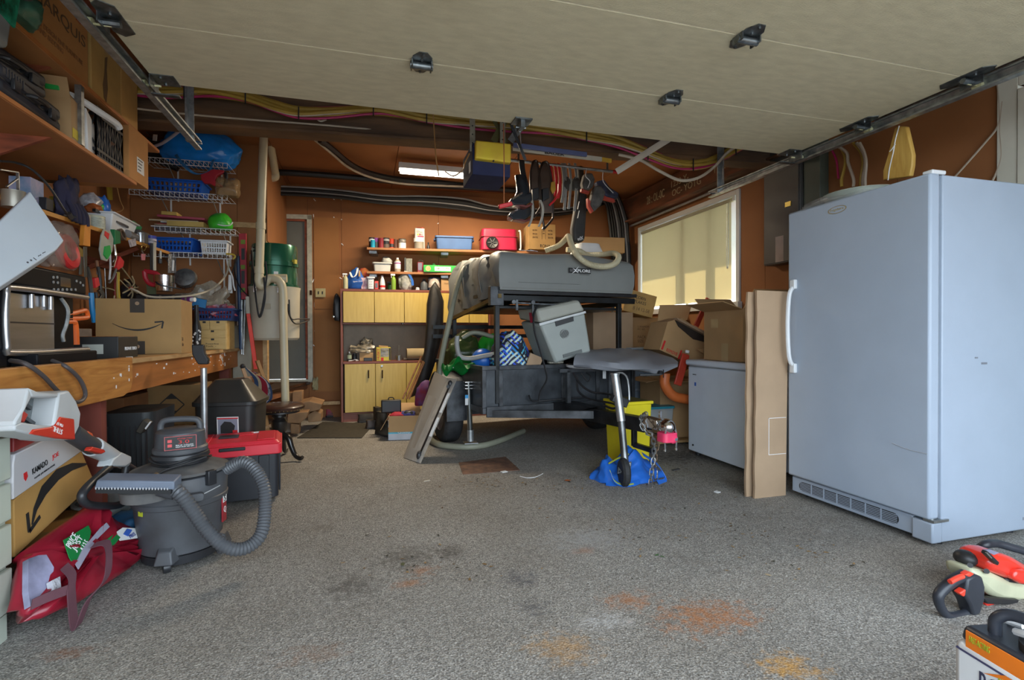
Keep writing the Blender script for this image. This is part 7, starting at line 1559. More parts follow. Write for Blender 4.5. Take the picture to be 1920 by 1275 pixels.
# ------------------------------------------------------------- under the bench
b_=cbox('cardboard box with black diamond hazard outline under the workbench',(ay(332,790,4.5).x,4.6,.361),(.36,.30,.30),M=mat('dim_carton',(.30,.18,.07),.85),tape=False)
dm=frame((-.02,-.1508,.15),(1,0,0),(0,0,1))
g=G(dm);
for a,b in(((0,.085),(.085,0)),((.085,0),(0,-.085)),((0,-.085),(-.085,0)),((-.085,0),(0,.085))):g.bar((*a,.0004),(*b,.0004),.008,.0008)
g.prism([(0,.085),(.04,.045),(-.04,.045)],0,.001);g.prism([(0,-.085),(-.04,-.045),(.04,-.045)],0,.001);g.part('diamond_print',INK,b_)
cbox('plain brown carton behind the black crate under the bench',(-1.75,4.2,.361),(.4,.4,.26),M=mat('dim_carton2',(.25,.11,.04),.85),tape=False)
cbox('long low pale tray under the diamond marked box',(-1.55,4.85,.0),(.6,.5,.31),M=mat('dim_tray',(.16,.11,.05),.8),tape=False)
t=thing('ribbed_black_tote','tall ribbed black tote beside the red bench post','tote',(ay(258,800,3.35).x,3.40,0));g=G();g.rbox(.22,.34,0,.62,.05,tp=1.12);g.part('body',mat('sheen_black',(.022,.026,.028),.4),t)
for k in range(8):G().box(-.09+.025*k,-.082+.025*k,-.19,-.18,.02,.55).part('rib',BLACK,t)
t=thing('nozzle','short black vacuum nozzle with white stripe by the black tote','nozzle',ay(272,795,3.1));poly_y([(258,808),(272,785),(284,792),(268,812)],3.19,.03).part('nozzle',mat('dim_nozzle',(.05,.045,.035),.4),t,w=True,bev=.004);poly_y([(272,803),(282,790),(284,791),(274,805)],3.155,.006).part('stripe',PAPER,t,w=True)
g=G()
for k in range(24):c=V((rnd.uniform(-1.8,-1.3),rnd.uniform(3.3,4.4),rnd.uniform(.0,.25)));g.b(c,(rnd.uniform(.03,.12),rnd.uniform(.03,.1),rnd.uniform(.02,.06)),(rnd.uniform(0,90),rnd.uniform(0,90),0))
g.solo('scrap_pile','dark heap of wood scraps and offcuts under the bench','scrap',mat('scraps',(.14,.07,.04),.8,var=.8,scale=5,col2=(.02,.02,.02)),kind='stuff')
tbn=thing('trash_can','black trash can with pointed lid and white picture label','trash can',(ay(433,850,3.95).x,4.0,0),-6)
BB2=mat('bin_black',(.022,.023,.022),.45,var=.2)
zr=ay(433,757,3.8).z
g=G();g.rbox(.34,.30,0,zr,.05,tp=1.13);g.part('body',BB2,tbn)
g=G();g.rbox(.41,.37,zr-.02,zr+.01,.06);g.part('rim',BB2,tbn,bev=.005)
g=G();g.rbox(.40,.36,zr+.01,zr+.15,.06,tp=.45);g.part('lid',mat('bin_lid',(.035,.032,.028),.4),tbn)
lb=frame((.03,-.1725,zr-.16),(1,0,0),(0,-.06,1));decal(tbn,lb,.135,.14,PAPER,'label',w=False);decal(tbn,lb@Matrix.Translation((0,-.002,.0012)),.12,.115,mat('label_photo',(.25,.26,.32),.5),'label_photo',w=False)
G(lb@Matrix.Translation((0,-.0,.002))).prism([(-.045,-.04),(.035,-.04),(.045,.01),(.02,.035),(-.02,.04),(-.045,.01)],0,.001).part('printed_bin',INK,tbn);decal(tbn,lb@Matrix.Translation((.045,-.03,.0035)),.03,.02,RED,'red_tag',w=False);decal(tbn,lb@Matrix.Translation((0,.06,.0015)),.13,.008,RED,'red_band',w=False);decal(tbn,lb@Matrix.Translation((0,-.062,.0015)),.13,.012,mat('label_blue',(.03,.1,.4)),'blue_band',w=False)
dk=thing('deck_chair','folded wooden deck chair with red blue and cream striped canvas','chair',(ay(470,850,4.6).x,4.6,0))
DW=mat('deckchair_wood',(.40,.20,.07),.5,var=.2,scale=8)
Yd=4.6
def strip(x0s,x1s,M_,nm='canvas_stripe',n=10):
 g=G();pts0=[ay(x,y,Yd-.02*i)for i,(x,y)in enumerate(x0s)];pts1=[ay(x,y,Yd-.02*i)for i,(x,y)in enumerate(x1s)]
 a,b=spl(pts0,5),spl(pts1,5)
 g.grid(lambda u,v:a[int(round(u*(len(a)-1)))].lerp(b[int(round(u*(len(b)-1)))],v),len(a)-1,2,.004);g.part(nm,M_,dk,w=True,ang=80)
cvs=[[(457,687),(476,712),(473,735),(468,760)],[(462,690),(483,712),(483,738),(477,762)],[(468,693),(488,712),(490,738),(483,763)],[(475,697),(498,715),(502,740),(493,760)],[(480,698),(502,718),(507,742),(499,757)],[(484,700),(506,720),(511,745),(503,755)]]
SC=[mat('canvas_navy',(.035,.07,.16),.8),mat('canvas_cream',(.55,.45,.30),.8),mat('canvas_crimson',(.34,.01,.03),.8),mat('canvas_white',(.5,.47,.5),.8,var=.6,scale=30),mat('canvas_navy2',(.04,.07,.18),.8)]
SC=[SC[0],SC[1],SC[2],SC[3],SC[0]]
for i in range(5):strip(cvs[i],cvs[i+1],SC[i])
for a,b in(((455,690),(500,820)),((470,765),(492,845)),((440,712),(476,708)),((441,724),(476,720)),((474,812),(512,795)),((475,765),(476,830)),((484,700),(508,840)),((482,676),(503,735))):
 g=G();g.bar(ay(*a,Yd),ay(*b,Yd+.05),.03,.025);g.part('slat',DW,dk,w=True,bev=.002)
g=G();g.tube([ay(427,715,Yd),ay(445,712,Yd),ay(460,710,Yd)],.012,n=6);g.part('striped_arm',mat('canvas_navy',(.035,.07,.16)),dk,w=True)
g=G();g.sph(ay(455,687,Yd),.022,n=8);g.part('knob',BLACK,dk,w=True)
for a,b in(((448,728),(468,752)),((456,727),(474,748))):g=G();g.bar(ay(*a,Yd-.05),ay(*b,Yd-.05),.02,.01);g.part('rear_stripe',mat('canvas_white',(.5,.47,.5)),dk,w=True)
tb_=thing('rolling_toolbox','black rolling toolbox with bright red lid behind the shop vacuum','toolbox',(0,0,0),0)
f0,f1,f2=az(523,938),az(440,952),None
tw_=(f0-f1);
ang=math.degrees(math.atan2(tw_.y,tw_.x));tb_.location=(f1.x-.10,f1.y+.0,0);
tb_.location=V((-.80,3.62,0));tb_.rotation_euler=(0,0,R(8))
TBK=mat('toolbox_black',(.018,.020,.026),.45,var=.2);TRD=mat('toolbox_red',(.72,.03,.05),.4,var=.06)
ztb=.385
g=G();g.rbox(.50,.36,.03,ztb-.07,.03,tp=1.02);g.part('body',TBK,tb_)
for x in(-.17,.17):G().box(x-.03,x+.03,-.19,-.178,.05,ztb-.09).part('rib',TBK,tb_,bev=.004)
G().box(.252,.262,-.12,.12,.05,ztb-.09).part('side_panel',TBK,tb_,bev=.004)
g=G();g.rbox(.545,.40,ztb-.085,ztb-.02,.03);g.part('lid',TRD,tb_,bev=.006)
g=G();g.rbox(.53,.38,ztb-.02,ztb+.0,.03,tp=.93);g.part('lid_top',TRD,tb_,bev=.004)
for(x,y,w_,h_)in((-.18,.0,.10,.30),(.18,.0,.10,.30),(0,.1,.2,.1)):G().box(x-w_/2,x+w_/2,y-h_/2,y+h_/2,ztb,ztb+.006).part('raised_panel',TRD,tb_,bev=.004)
G().box(-.09,.02,-.02,.06,ztb+.001,ztb+.009).part('grip_well',BLACK,tb_)
G().box(-.07,.07,-.212,-.19,ztb-.045,ztb-.025).part('front_handle',BLACK,tb_,bev=.004)
for s_ in(-1,):
 m=Matrix.Translation((-.20,-.20,.085))@Matrix.Rotation(math.pi/2,4,'X');g=G(m);g.lathe([(.02,-.02),(.07,-.025),(.085,-.01),(.085,.02),(.03,.025)],n=24);g.part('wheel',BLACK,tb_)
G().b((.11,.12,ztb+.004),(.045,.012,.006),(0,0,10)).part('maker_badge',PAPER,tb_)
# ------------------------------------------------------------- shop vacuum
sv=thing('shop_vacuum','dusty dark grey shop vacuum with ribbed hose on the garage floor','vacuum',(-.83,2.72,0),0);sv.scale=(.82,.82,.82)
SVG=mat('vac_grey',(.075,.08,.09),.5,var=.25,scale=5,col2=(.055,.055,.058),bump=.05,bscale=60);SVD=mat('vac_dusty',(.13,.125,.12),.7,var=.25,scale=9,col2=(.07,.07,.072));SVK=mat('vac_black',(.025,.026,.03),.4,var=.2)
def zv(y):return ay(350,y,2.50).z
Zr=.19
g=G();g.lathe([(.185,.075),(.20,.085),(.225,.33),(.232,.335),(.235,.36),(.23,.365),(.235,.46),(.225,.485),(.21,.49)],n=40);g.part('drum',SVG,sv)
g=G();g.lathe([(.205,.50),(.235,.50),(.24,.515),(.20,.53),(.16,.54),(.12,.545)],n=40);g.part('lid_rim',SVD,sv)
g=G();g.lathe([(.13,.54),(.14,.55),(.138,.575),(.145,.58),(.14,.60),(.13,.605),(.128,.62)],n=36);g.part('cord_wrap',SVK,sv)
g=G();g.lathe([(.12,.60),(.135,.61),(.135,.63),(.125,.64),(.12,.72),(.10,.735),(.001,.74)],n=36);g.part('motor_head',SVG,sv)
g=G();g.tube([(-.10,0,.715),(-.095,0,.765),(-.06,0,.785),(.06,0,.785),(.095,0,.765),(.10,0,.715)],.017,n=10,k=4);g.part('handle',SVG,sv)
am=math.atan2(-2.72,.83);dcm=V((math.cos(am),math.sin(am),0));rt=V((-dcm.y,dcm.x,0))
lf=frame(dcm*.1255+V((0,0,.675))+rt*.0,rt,(-.06*dcm.x,-.06*dcm.y,1))
decal(sv,lf@Matrix.Translation((0,0,-.002)),.15,.075,mat('label_border_red',(.35,.03,.03),.4),'label_border',th=.006,w=False)
decal(sv,lf@Matrix.Translation((0,0,.004)),.142,.067,INK,'label',w=False);
text(sv,'shop-vac',lf@Matrix.Translation((.02,.022,.0052)),.07,.012,RINK,w=False);text(sv,'3.0',lf@Matrix.Translation((.015,.004,.0052)),.05,.018,RINK,w=False);text(sv,'PEAK HP  12 GALLONS\nRIGHT STUFF WET DRY',lf@Matrix.Translation((.02,-.018,.0052)),.085,.016,WINK,w=False)
for y_ in(.012,-.012):G(lf).b((-.05,y_,.006),(.02,.016,.004)).part('switch',RED,sv)
g=G();
g.tube([.148*dcm*math.cos(a)+.148*rt*math.sin(a)+V((0,0,.575+.012*math.sin(3*a)))for a in[R(x)for x in range(-80,100,15)]],.007,n=6);g.tube([dcm*.15+rt*.12+V((0,0,.585)),dcm*.17+rt*.03+V((0,0,.565)),dcm*.19-rt*.06+V((0,0,.55)),dcm*.205-rt*.10+V((0,0,.535))],.007,n=6);g.part('power_cord',BLACK,sv,kind='stuff')
g=G();g.bar(dcm*.205-rt*.10+V((0,0,.535)),dcm*.215-rt*.125+V((0,0,.525)),.025,.02);g.part('plug',mat('brassy_plug',(.25,.17,.08),.5),sv)
for s_ in(.6,):G(frame(dcm*math.cos(s_)*.24+rt*math.sin(s_)*.24+V((0,0,.49)),-dcm*math.sin(s_)+rt*math.cos(s_),(0,0,1))).box(-.025,.025,-.05,.03,-.01,.02).part('latch',SVK,sv,bev=.004)
g=G(frame(dcm*.235+rt*.045+V((0,0,.395)),rt,(0,0,1)));g.rbox(.12,.045,-.01,.035,.018);g.part('grip_pocket',SVG,sv,bev=.006)
g=G();g.tube([(.2335*(dcm*math.cos(a)+rt*math.sin(a)))+V((0,0,.385+.03*max(0,math.sin(a*2-.5))))for a in[R(x)for x in range(20,60,8)]],.003,n=5);g.part('scratch_line',mat('scratch',(.45,.45,.45)),sv)
lf2=frame((dcm*math.cos(1.15)+rt*math.sin(1.15))*.2262+V((0,0,.27)),-dcm*math.sin(1.15)+rt*math.cos(1.15),(0,0,1))
decal(sv,lf2@Matrix.Translation((0,0,-.004)),.05,.15,mat('label_dark_red',(.35,.02,.03),.4),'side_label',th=.008,w=False);decal(sv,lf2@Matrix.Translation((0,.055,.004)),.05,.04,PAPER,'side_label_top',w=False);text(sv,'S',lf2@Matrix.Translation((0,.055,.0055)),.025,.03,INK,w=False);text(sv,'Q',lf2@Matrix.Translation((0,-.01,.0045)),.03,.04,WINK,w=False)
lf3=frame((dcm*math.cos(-.95)+rt*math.sin(-.95))*.223+V((0,0,.33)),-dcm*math.sin(-.95)+rt*math.cos(-.95),(0,0,1));decal(sv,lf3,.035,.05,mat('yellow_sticker',(.5,.55,.03)),'yellow_sticker',w=False)
for a_,ht in((-.35,1),(1.25,1),(2.8,1),(-2.0,1)):
 d=dcm*math.cos(a_)+rt*math.sin(a_);n_=V((-d.y,d.x,0));o=d*.20
 g=G(frame(o,n_,(0,0,1)));g.hex([(-.06,.055,-.04),(.06,.055,-.04),(.045,.055,.05),(-.045,.055,.05),(-.05,.155,-.04),(.05,.155,-.04),(.03,.12,.03),(-.03,.12,.03)]);g.part('caster_foot',SVG,sv,bev=.006)
 g=G(Matrix.Translation(o+V((0,0,.030)))@Matrix.Rotation(math.atan2(n_.y,n_.x)+.5,4,'Z')@Matrix.Rotation(math.pi/2,4,'Y'));g.lathe([(.01,-.014),(.028,-.016),(.03,-.008),(.03,.008),(.028,.016),(.01,.014)],n=16);g.part('caster',SVK,sv)
g=G();g.lathe([(.19,.03),(.195,.075)],n=30);g.part('base_ring',SVK,sv)
sx_,sy_=sv.location.x,sv.location.y
hp=[V((sx_,sy_,0))+dcm*.05+rt*.18+V((0,0,.395))]+[ay(x,y,Y)for x,y,Y in((455,866,2.68),(478,880,2.64),(495,912,2.6),(497,955,2.56),(490,1000,2.5),(468,1024,2.46),(440,1030,2.43),(412,1018,2.42),(385,990,2.42),(360,955,2.42),(340,928,2.43),(322,915,2.45))]
zl=V(hp[0]);hp=[V((p.x,p.y,max(p.z,.03)))for p in hp]
ribbed('dark ribbed vacuum hose looping from the shop vacuum down to the floor',hp,.025,mat('hose_dark',(.10,.105,.115),.45,.1,var=.1),seg=.014,amp=.2,name='vacuum_hose')
nz_=thing('vacuum_floor_tool','flat blue-grey vacuum floor nozzle lying across the vacuum drum','nozzle',ay(262,905,2.43))
g=G();P=[ay(185,896,2.43),ay(333,898,2.43)]
g.hex([P[0]+V((0,-.04,-.035)),P[1]+V((0,-.04,-.035)),P[1]+V((0,.05,-.035)),P[0]+V((0,.05,-.035)),P[0]+V((0.01,-.04,.0)),P[1]+V((.0,-.04,.0)),P[1]+V((0,.05,.008)),P[0]+V((.01,.05,.008))]);g.part('head',mat('nozzle_bluegrey',(.16,.19,.25),.5,var=.1),nz_,w=True,bev=.005)
g=G();g.bar(P[0]+V((.01,-.038,-.04)),P[1]+V((-.01,-.038,-.04)),.02,.018);g.part('brush_strip',BLACK,nz_,w=True)
for k in range(24):
 c=P[0].lerp(P[1],(k+1)/26)+V((0,-.048,-.028));G().b(c,(.004,.002,.009)).part('bristle_tuft',mat('bristle',(.5,.5,.52)),nz_,w=True)
g=G();g.cyl(ay(300,915,2.46),ay(330,922,2.46),.034,n=14);g.part('hose_cuff',SVG,nz_,w=True)
g=G();g.lathe([(.09,-.045),(.10,0),(.085,.01)],c=ay(275,915,2.52),n=24);g.part('swivel_plate',SVD,nz_,w=True)
# ------------------------------------------------------------- dresser / white drawer stack at left edge
dr=thing('drawer_unit','cream painted drawer unit at the left edge of the frame','drawers',(-1.38,1.75,0))
DX=-1.17;zd=ax(20,815,DX).z
CRM=mat('drawer_cream',(.48,.52,.44),.5,var=.04)
sbox('carcass',CRM,dr,-1.62,DX-.02,1.35,2.165,0.0,zd-.0,bev=.003)
edges=[ax(20,y,DX).z for y in(815,903,980,1063,1150)]
for a,b in zip(edges[1:],edges):d=sbox('drawer',CRM,dr,DX-.019,DX,1.37,2.16,a+.010,b-.004,bev=.004);
sbox('plinth',CRM,dr,DX-.02,DX-.012,1.37,2.15,.0,edges[-1])
def slabbox(label,pts,X0,th,M,name='cardboard_box'):
 """box whose broad face lies in a plane leaning to the wall; pts are its pixel corners at plane X0 + slope"""
 t=thing(name,label,'box',ax(pts[0][0],pts[0][1],X0))
 P_=[ax(x,y,X0)for x,y in pts]
 g=G();g._t(g.rings([[p+V((-th,0.0,0))for p in P_],P_]));g.part('body',M,t,w=True,bev=.004)
 return t,P_
ka,PA_=slabbox('kraft shipping box with big curved arrow leaning under the bench',[(28,1045),(26,938),(150,838),(176,900),(172,910)],-1.20,.25,mat('kraft2',(.50,.28,.08),.8,var=.07))
fr_=frame(sum(PA_,V())/5+V((.0012,0,0)),PA_[2]-PA_[1],V((1,0,0)).cross(PA_[2]-PA_[1]))
g=G();tube_pts=[(60,984),(66,955),(82,920),(108,890),(135,875),(162,870)]
q=[ax(x,y,-1.198)for x,y in tube_pts];wv_=[.004,.012,.024,.024,.016,.004]
rs=[]
for i,p in enumerate(q):
 d=(q[min(i+1,5)]-q[max(i-1,0)]).normalized();n_=d.cross(V((1,0,0))).normalized();rs.append([p+n_*wv_[i],p+n_*wv_[i]+V((.001,0,0)),p-n_*wv_[i]+V((.001,0,0)),p-n_*wv_[i]])
g._t(g.rings(rs));g.bar(ax(52,975,-1.198),ax(54,996,-1.198),.001,.012);g.part('arrow_print',INK,ka,w=True)
g=G();
for a,b in(((51,962),(55,997)),((55,997),(75,968))):
 p,r_=ax(*a,-1.1985),ax(*b,-1.1985);d=(r_-p).normalized();n_=d.cross(V((1,0,0)))*.008;g.hex([p-n_,r_-n_,r_+n_,p+n_,p-n_+V((.0012,0,0)),r_-n_+V((.0012,0,0)),r_+n_+V((.0012,0,0)),p+n_+V((.0012,0,0))])
g.part('arrow_head_print',INK,ka,w=True)
kb,PB_=slabbox('white grill accessory box with red and black lettering on the kraft box',[(25,937),(25,870),(28,852),(148,793),(160,842)],-1.17,.25,mat('white_carton',(.50,.49,.50),.6,var=.03))
rd=(PB_[4]-PB_[0]).normalized();up_=V((1,0,0)).cross(rd);up_=up_ if up_.z>0 else-up_
def onp(x,y,X):return ax(x,y,X)
text(kb,'KAMADO',frame(onp(75,875,-1.169),rd,up_),.095,.022,INK,bold=.01);text(kb,'JOE',frame(onp(104,855,-1.169),rd,up_),.045,.022,RINK);text(kb,'CLASSIC JOE RIBBON STONE',frame(onp(84,884,-1.169),rd,up_),.13,.008,INK)
poly_=[(44,888),(50,884),(52,893),(48,902),(45,898)];g=G();P_=[onp(x,y,-1.169)for x,y in poly_];g._t(g.rings([P_,[p+V((.001,0,0))for p in P_]]));g.part('egg_logo',RINK,kb,w=True)
kc,PC_=slabbox('red topped white box above the grill accessory box',[(26,868),(26,820),(90,800),(118,795),(108,826)],-1.19,.22,mat('red_white_pack',(.30,.03,.03),.5,var=.2))
tb9=cbox('small folded cardboard corner behind the red reusable bag',(-1.30,2.72,.0),(.10,.30,.22),rz=0,M=mat('kraft3',(.42,.22,.06)),tape=False)
st_=thing('battery_trimmer','white and red battery trimmer head resting on the boxes under the bench','trimmer',ax(100,790,-1.08))
X9=-1.06;STW=mat('trimmer_white',(.52,.54,.55),.45,var=.05);STR=mat('trimmer_red',(.60,.04,.02),.4,var=.06);STG=mat('trimmer_grey',(.06,.06,.065),.55)
def poly_x(pts,X,x0,x1):g=G();P_=[ax(x,y,X)for x,y in pts];g._t(g.rings([[p+V((x0,0,0))for p in P_],[p+V((x1,0,0))for p in P_]]));return g
outer=[(40,727),(58,735),(98,737),(118,732),(132,752),(141,775),(138,800),(126,825),(100,822),(40,815),(13,808),(14,790),(30,765)]
poly_x([(98,737),(118,732),(132,752),(141,775),(138,800),(126,825),(96,822),(88,800),(95,760)],X9,-.10,.02).part('housing',STW,st_,w=True,bev=.008)
poly_x([(88,800),(98,782),(124,786),(126,825),(96,823),(40,814),(46,806)],X9,.008,.026).part('red_panel',STR,st_,w=True,bev=.004)
for a in([(40,727),(58,735),(98,737),(96,746),(60,746),(46,745)],[(40,727),(46,745),(30,776),(26,795),(13,800),(14,790),(30,765)],[(13,798),(26,792),(60,797),(88,800),(96,822),(40,815),(13,808)]):
 poly_x(a,X9,-.08,.02).part('battery_collar',STW,st_,w=True,bev=.006)
poly_x([(44,745),(96,745),(90,800),(28,796)],X9,-.08,-.05).part('battery_bay',mat('bay_grey',(.20,.23,.24),.5),st_,w=True)
poly_x([(38,770),(52,764),(68,776),(60,792),(50,786)],X9,-.05,-.02).part('red_catch',STR,st_,w=True,bev=.004)
for a,b in(((40,780),(62,795)),((44,758),(56,766)),((80,765),(84,778))):g=G();g.bar(ax(*a,X9-.03),ax(*b,X9-.03),.012,.012);g.part('contact',DSTEEL,st_,w=True)
dS=ax(130,795,X9+.03)-ax(80,790,X9+.03)
text(st_,'STIHL',frame(ax(108,807,X9+.0272),ax(118,812,X9)-ax(90,800,X9),(0,.2,1))@Matrix.Rotation(math.pi,4,'Z'),.06,.018,WINK)
text(st_,'FSA 57',frame(ax(112,796,X9+.0272),ax(118,812,X9)-ax(90,800,X9),(0,.2,1))@Matrix.Rotation(math.pi,4,'Z'),.04,.010,WINK)
g=G();g.cyl(ax(132,810,X9-.02),ax(180,842,X9-.02),.034,n=16);g.part('grip',STG,st_,w=True)
g=G();g.cyl(ax(173,837,X9-.02),ax(232,868,X9-.02),.040,.028,n=16);g.part('sleeve',STW,st_,w=True,bev=.004)
poly_x([(222,848),(240,856),(240,868),(228,876),(200,874),(205,862)],X9,-.04,.015).part('loop_mount',STW,st_,w=True,bev=.006)
poly_x([(156,845),(178,852),(186,848),(182,843),(160,838)],X9,.0,.025).part('trigger',STR,st_,w=True,bev=.004);poly_x([(160,808),(168,812),(172,822),(162,818)],X9,-.03,.01).part('lock_button',mat('orange_red',(.75,.12,.04),.4),st_,w=True,bev=.004)
g=G();g.cyl(ax(232,868,X9-.02),ax(262,886,X9-.02),.014,n=10);g.part('shaft',STG,st_,w=True)
g=G();q=[(205,876),(185,893),(162,915),(153,932),(165,946),(195,949),(225,946),(237,932),(233,905),(236,875)];g.tube([ax(x,y,X9)for x,y in q],.016,n=10);g.part('loop_handle',SVK,st_,w=True)
t=thing('white_pail','white pail half hidden behind the red reusable bag','pail',(-1.22,2.95,0));G().lathe([(.10,0),(.125,.22),(.135,.225),(.135,.235),(.12,.236),(.10,.03)],n=28).part('pail',mat('pail_white',(.42,.46,.45),.5),t)
t=thing('blue_tarp','bundled dark blue cloth between the red bag and the vacuum','cloth',(-1.08,2.82,0));g=G();g.blob((0,0,0),(.13,.16,.11),seed=201,amp=.4,sub=4);g.part('cloth',mat('petrol_blue',(.01,.07,.16),.7,bump=.3,bscale=12),t,ang=70)
g=G();g.tube([(-1.02,2.98,.0+.03),(-1.0,2.95,.18),(-1.04,2.93,.28),(-1.1,2.9,.30)],.045,n=12);g.solo('corrugated_pipe','black corrugated pipe standing behind the vacuum','pipe',SVK)
rb=thing('red_shopping_bag','shiny crimson reusable shopping bag slumped on floor beside the vacuum','bag',(-1.08,2.45,0))
RBM=mat('crimson_bag',(.32,.012,.03),.3,var=.25,scale=3,bump=.5,bscale=7)
ol=[(30,1055),(38,1035),(160,948),(172,946),(200,957),(262,1012),(270,1030),(268,1048),(235,1072),(150,1130),(80,1160),(40,1162),(30,1140)]
X5=-1.0
cen=ax(150,1050,X5)
def pl_(x,y):
 d=ray(x,y);n_=V((1.0,-.10,.55)).normalized();p0=V((-.985,2.35,.0));t_=(p0-O3).dot(n_)/d.dot(n_);q=O3+d*t_;return q if q.z>.004 else az(x,y,.004)
P_=[pl_(x,y)for x,y in ol];P_=[V((p.x,p.y,max(p.z,.004)))for p in P_]
cc=sum(P_,V())/len(P_);N2=V((1.0,-.1,.55)).normalized()
rs=[]
def res(Q,k=3):
 return[Q[i].lerp(Q[(i+1)%len(Q)],j/k)for i in range(len(Q))for j in range(k)]
PR=res(P_)
for s_,h_ in((.85,-.05),(.96,-.02),(.98,0),(.93,.022),(.75,.04),(.45,.048),(.15,.047)):
 rs.append([cc+(p-cc)*s_+N2*(h_+.016*math.sin(i*1.3+s_*8)+.012*math.sin(i*2.9))for i,p in enumerate(PR)])
rs=[[V((p.x,p.y,max(p.z,.003)))for p in r_]for r_ in rs]
g=G();g._t(g.rings(rs));g.part('bag',RBM,rb,w=True,ang=70)
def onbag(x,y,h=.06):return pl_(x,y)+N2*h
def bagpoly(pts,M_,nm,h=.057,th=.003):
 P_=[onbag(x,y,h)for x,y in pts];g=G();g._t(g.rings([P_,[p+N2*th for p in P_]]));return g.part(nm,M_,rb,w=True)
bagpoly([(89,1029),(138,1000),(143,1012),(140,1025),(108,1075),(100,1062)],mat('label_green',(.01,.22,.05),.35),'green_label')
ru=(onbag(115,1010)-onbag(95,1045));
for s_,x,y,w_ in(('PRICE',104,1030,.07),('JUST',116,1036,.075),('& 1.2-5',129,1040,.05)):
 text(rb,s_,frame(onbag(x,y,.0615),ru,N2.cross(ru)),w_,.026,WINK,bold=.01)
bagpoly([(192,1012),(205,1003),(230,1004),(236,1022),(200,1028)],PAPER,'white_print',h=.056);text(rb,'PRES',frame(onbag(222,1018,.0615),onbag(236,1008)-onbag(214,1022),N2.cross(onbag(236,1008)-onbag(214,1022))),.04,.016,mat('print_navy',(.03,.05,.25)))
bagpoly([(205,1016),(212,1006),(222,1008),(214,1020)],mat('print_blue2',(.04,.12,.5)),'blue_print',h=.060)
bagpoly([(168,1030),(190,1014),(200,1022),(188,1036),(178,1040)],mat('label_green',(.01,.22,.05)),'green_label')
bagpoly([(110,1075),(125,1045),(160,1005),(172,995),(178,1003),(150,1030),(130,1062),(116,1085)],mat('ribbon_lilac',(.40,.38,.48),.4),'pale_band',h=.060)
bagpoly([(31,1060),(64,1048),(80,1075),(75,1120),(58,1128),(34,1150),(30,1120)],mat('lilac_plastic',(.38,.38,.55),.3,var=.4,scale=8,bump=.4,bscale=14),'open_mouth',h=.02,th=.02)
bagpoly([(62,1108),(78,1100),(80,1125),(66,1130)],mat('white_knit',(.55,.55,.6),.8,bump=.8,bscale=60),'knit_cloth',h=.045,th=.02)
HS=mat('strap_maroon',(.12,.045,.06),.75)
g=G();g.ribbon([onbag(134,1045,.085),onbag(148,1048,.11),onbag(146,1085,.12),onbag(148,1115,.10),onbag(130,1145,.07),V((pl_(110,1162).x+.05,pl_(110,1162).y,.012)),onbag(85,1140,.09),onbag(82,1110,.10),onbag(78,1085,.08)],(0.006,.036,.008),.004,k=8);g.part('handle',HS,rb,w=True,ang=80)
g=G();g.ribbon([onbag(30,1150,.05),onbag(50,1142,.07),onbag(76,1134,.09)],(0,.01,.03),.004);g.part('handle',HS,rb,w=True)
# ------------------------------------------------------------- cables
def cable(label,pts,r,M,Y=None,X=None,name='cable',k=6,n=6,cat='cable'):
 g=G();g.tube([ay(x,y,Y if len(q)==0 else q[0])if X is None else ax(x,y,X if len(q)==0 else q[0])for x,y,*q in pts],r,n=n,k=k)
 return g.solo(name,label,cat,M)
YC=mat('yellow_cable',(.42,.27,.04),.6);MG=mat('magenta_cable',(.45,.02,.12),.5);WC=mat('pale_cable',(.50,.42,.32),.5);BKC=mat('black_duct',(.012,.012,.013),.5);GYC=mat('grey_conduit',(.30,.29,.29),.4)
bb_=thing('cable_bundle','yellow and magenta cable bundle strapped along the rusty steel beam','cables',(1,BY-.05,2.75))
base=[(255,170),(300,173),(345,173),(400,173),(460,183),(515,201),(560,212),(620,211),(700,206),(745,211),(800,222),(880,231),(960,238),(1040,246),(1100,256),(1160,268),(1215,288),(1260,305),(1300,309),(1340,301),(1380,280),(1400,268)]
for i,(dy,r_,M_)in enumerate(((-7,.016,YC),(-3,.016,YC),(1,.016,YC),(5,.014,YC),(8,.009,MG),(3,.009,WC),(-8,.008,MG))):
 g=G();g.tube([ab(x,y+dy+2.2*math.sin(x*.021+i*1.9),.07+.012*(i%3))for x,y in base],r_,n=6,k=5);g.part('cable',M_,bb_,w=True)
for x,y in base[2::2]:g=G();g.bar(ab(x,y-12,.115),ab(x,y+12,.115),.008,.006);g.part('cable_tie',BLACK,bb_,w=True)
cable('thin pale wire running along the beam flange',[(250,203),(330,212),(440,222),(600,234),(700,243),(800,252)],.007,WC,BY-.10,name='thin_wire')
cable('cut pale wire end sticking out of the beam',[(590,217),(600,227),(612,224)],.007,WC,BY-.12,name='wire_end')
cable('black duct curving down from the beam to the fluorescent light',[(600,262,5.2),(625,282,5.4),(660,310,5.7),(700,327,6.0),(760,338,6.2),(850,344,6.3),(965,350,6.4)],.032,BKC,6.2)
cable('pale wire clipped beside the curving black duct',[(590,262,5.2),(622,288,5.38),(655,315,5.65),(700,334,5.95),(760,345,6.1),(850,349,6.2),(965,354,6.3)],.012,WC,6.2)
g=G();g.tube([az(x,y,2.865)for x,y in((503,322),(560,325),(640,331),(740,340),(800,346),(900,353),(980,358))],.036,n=8);g.solo('cable','upper thick black duct along the ceiling above the back door','cable',BKC)
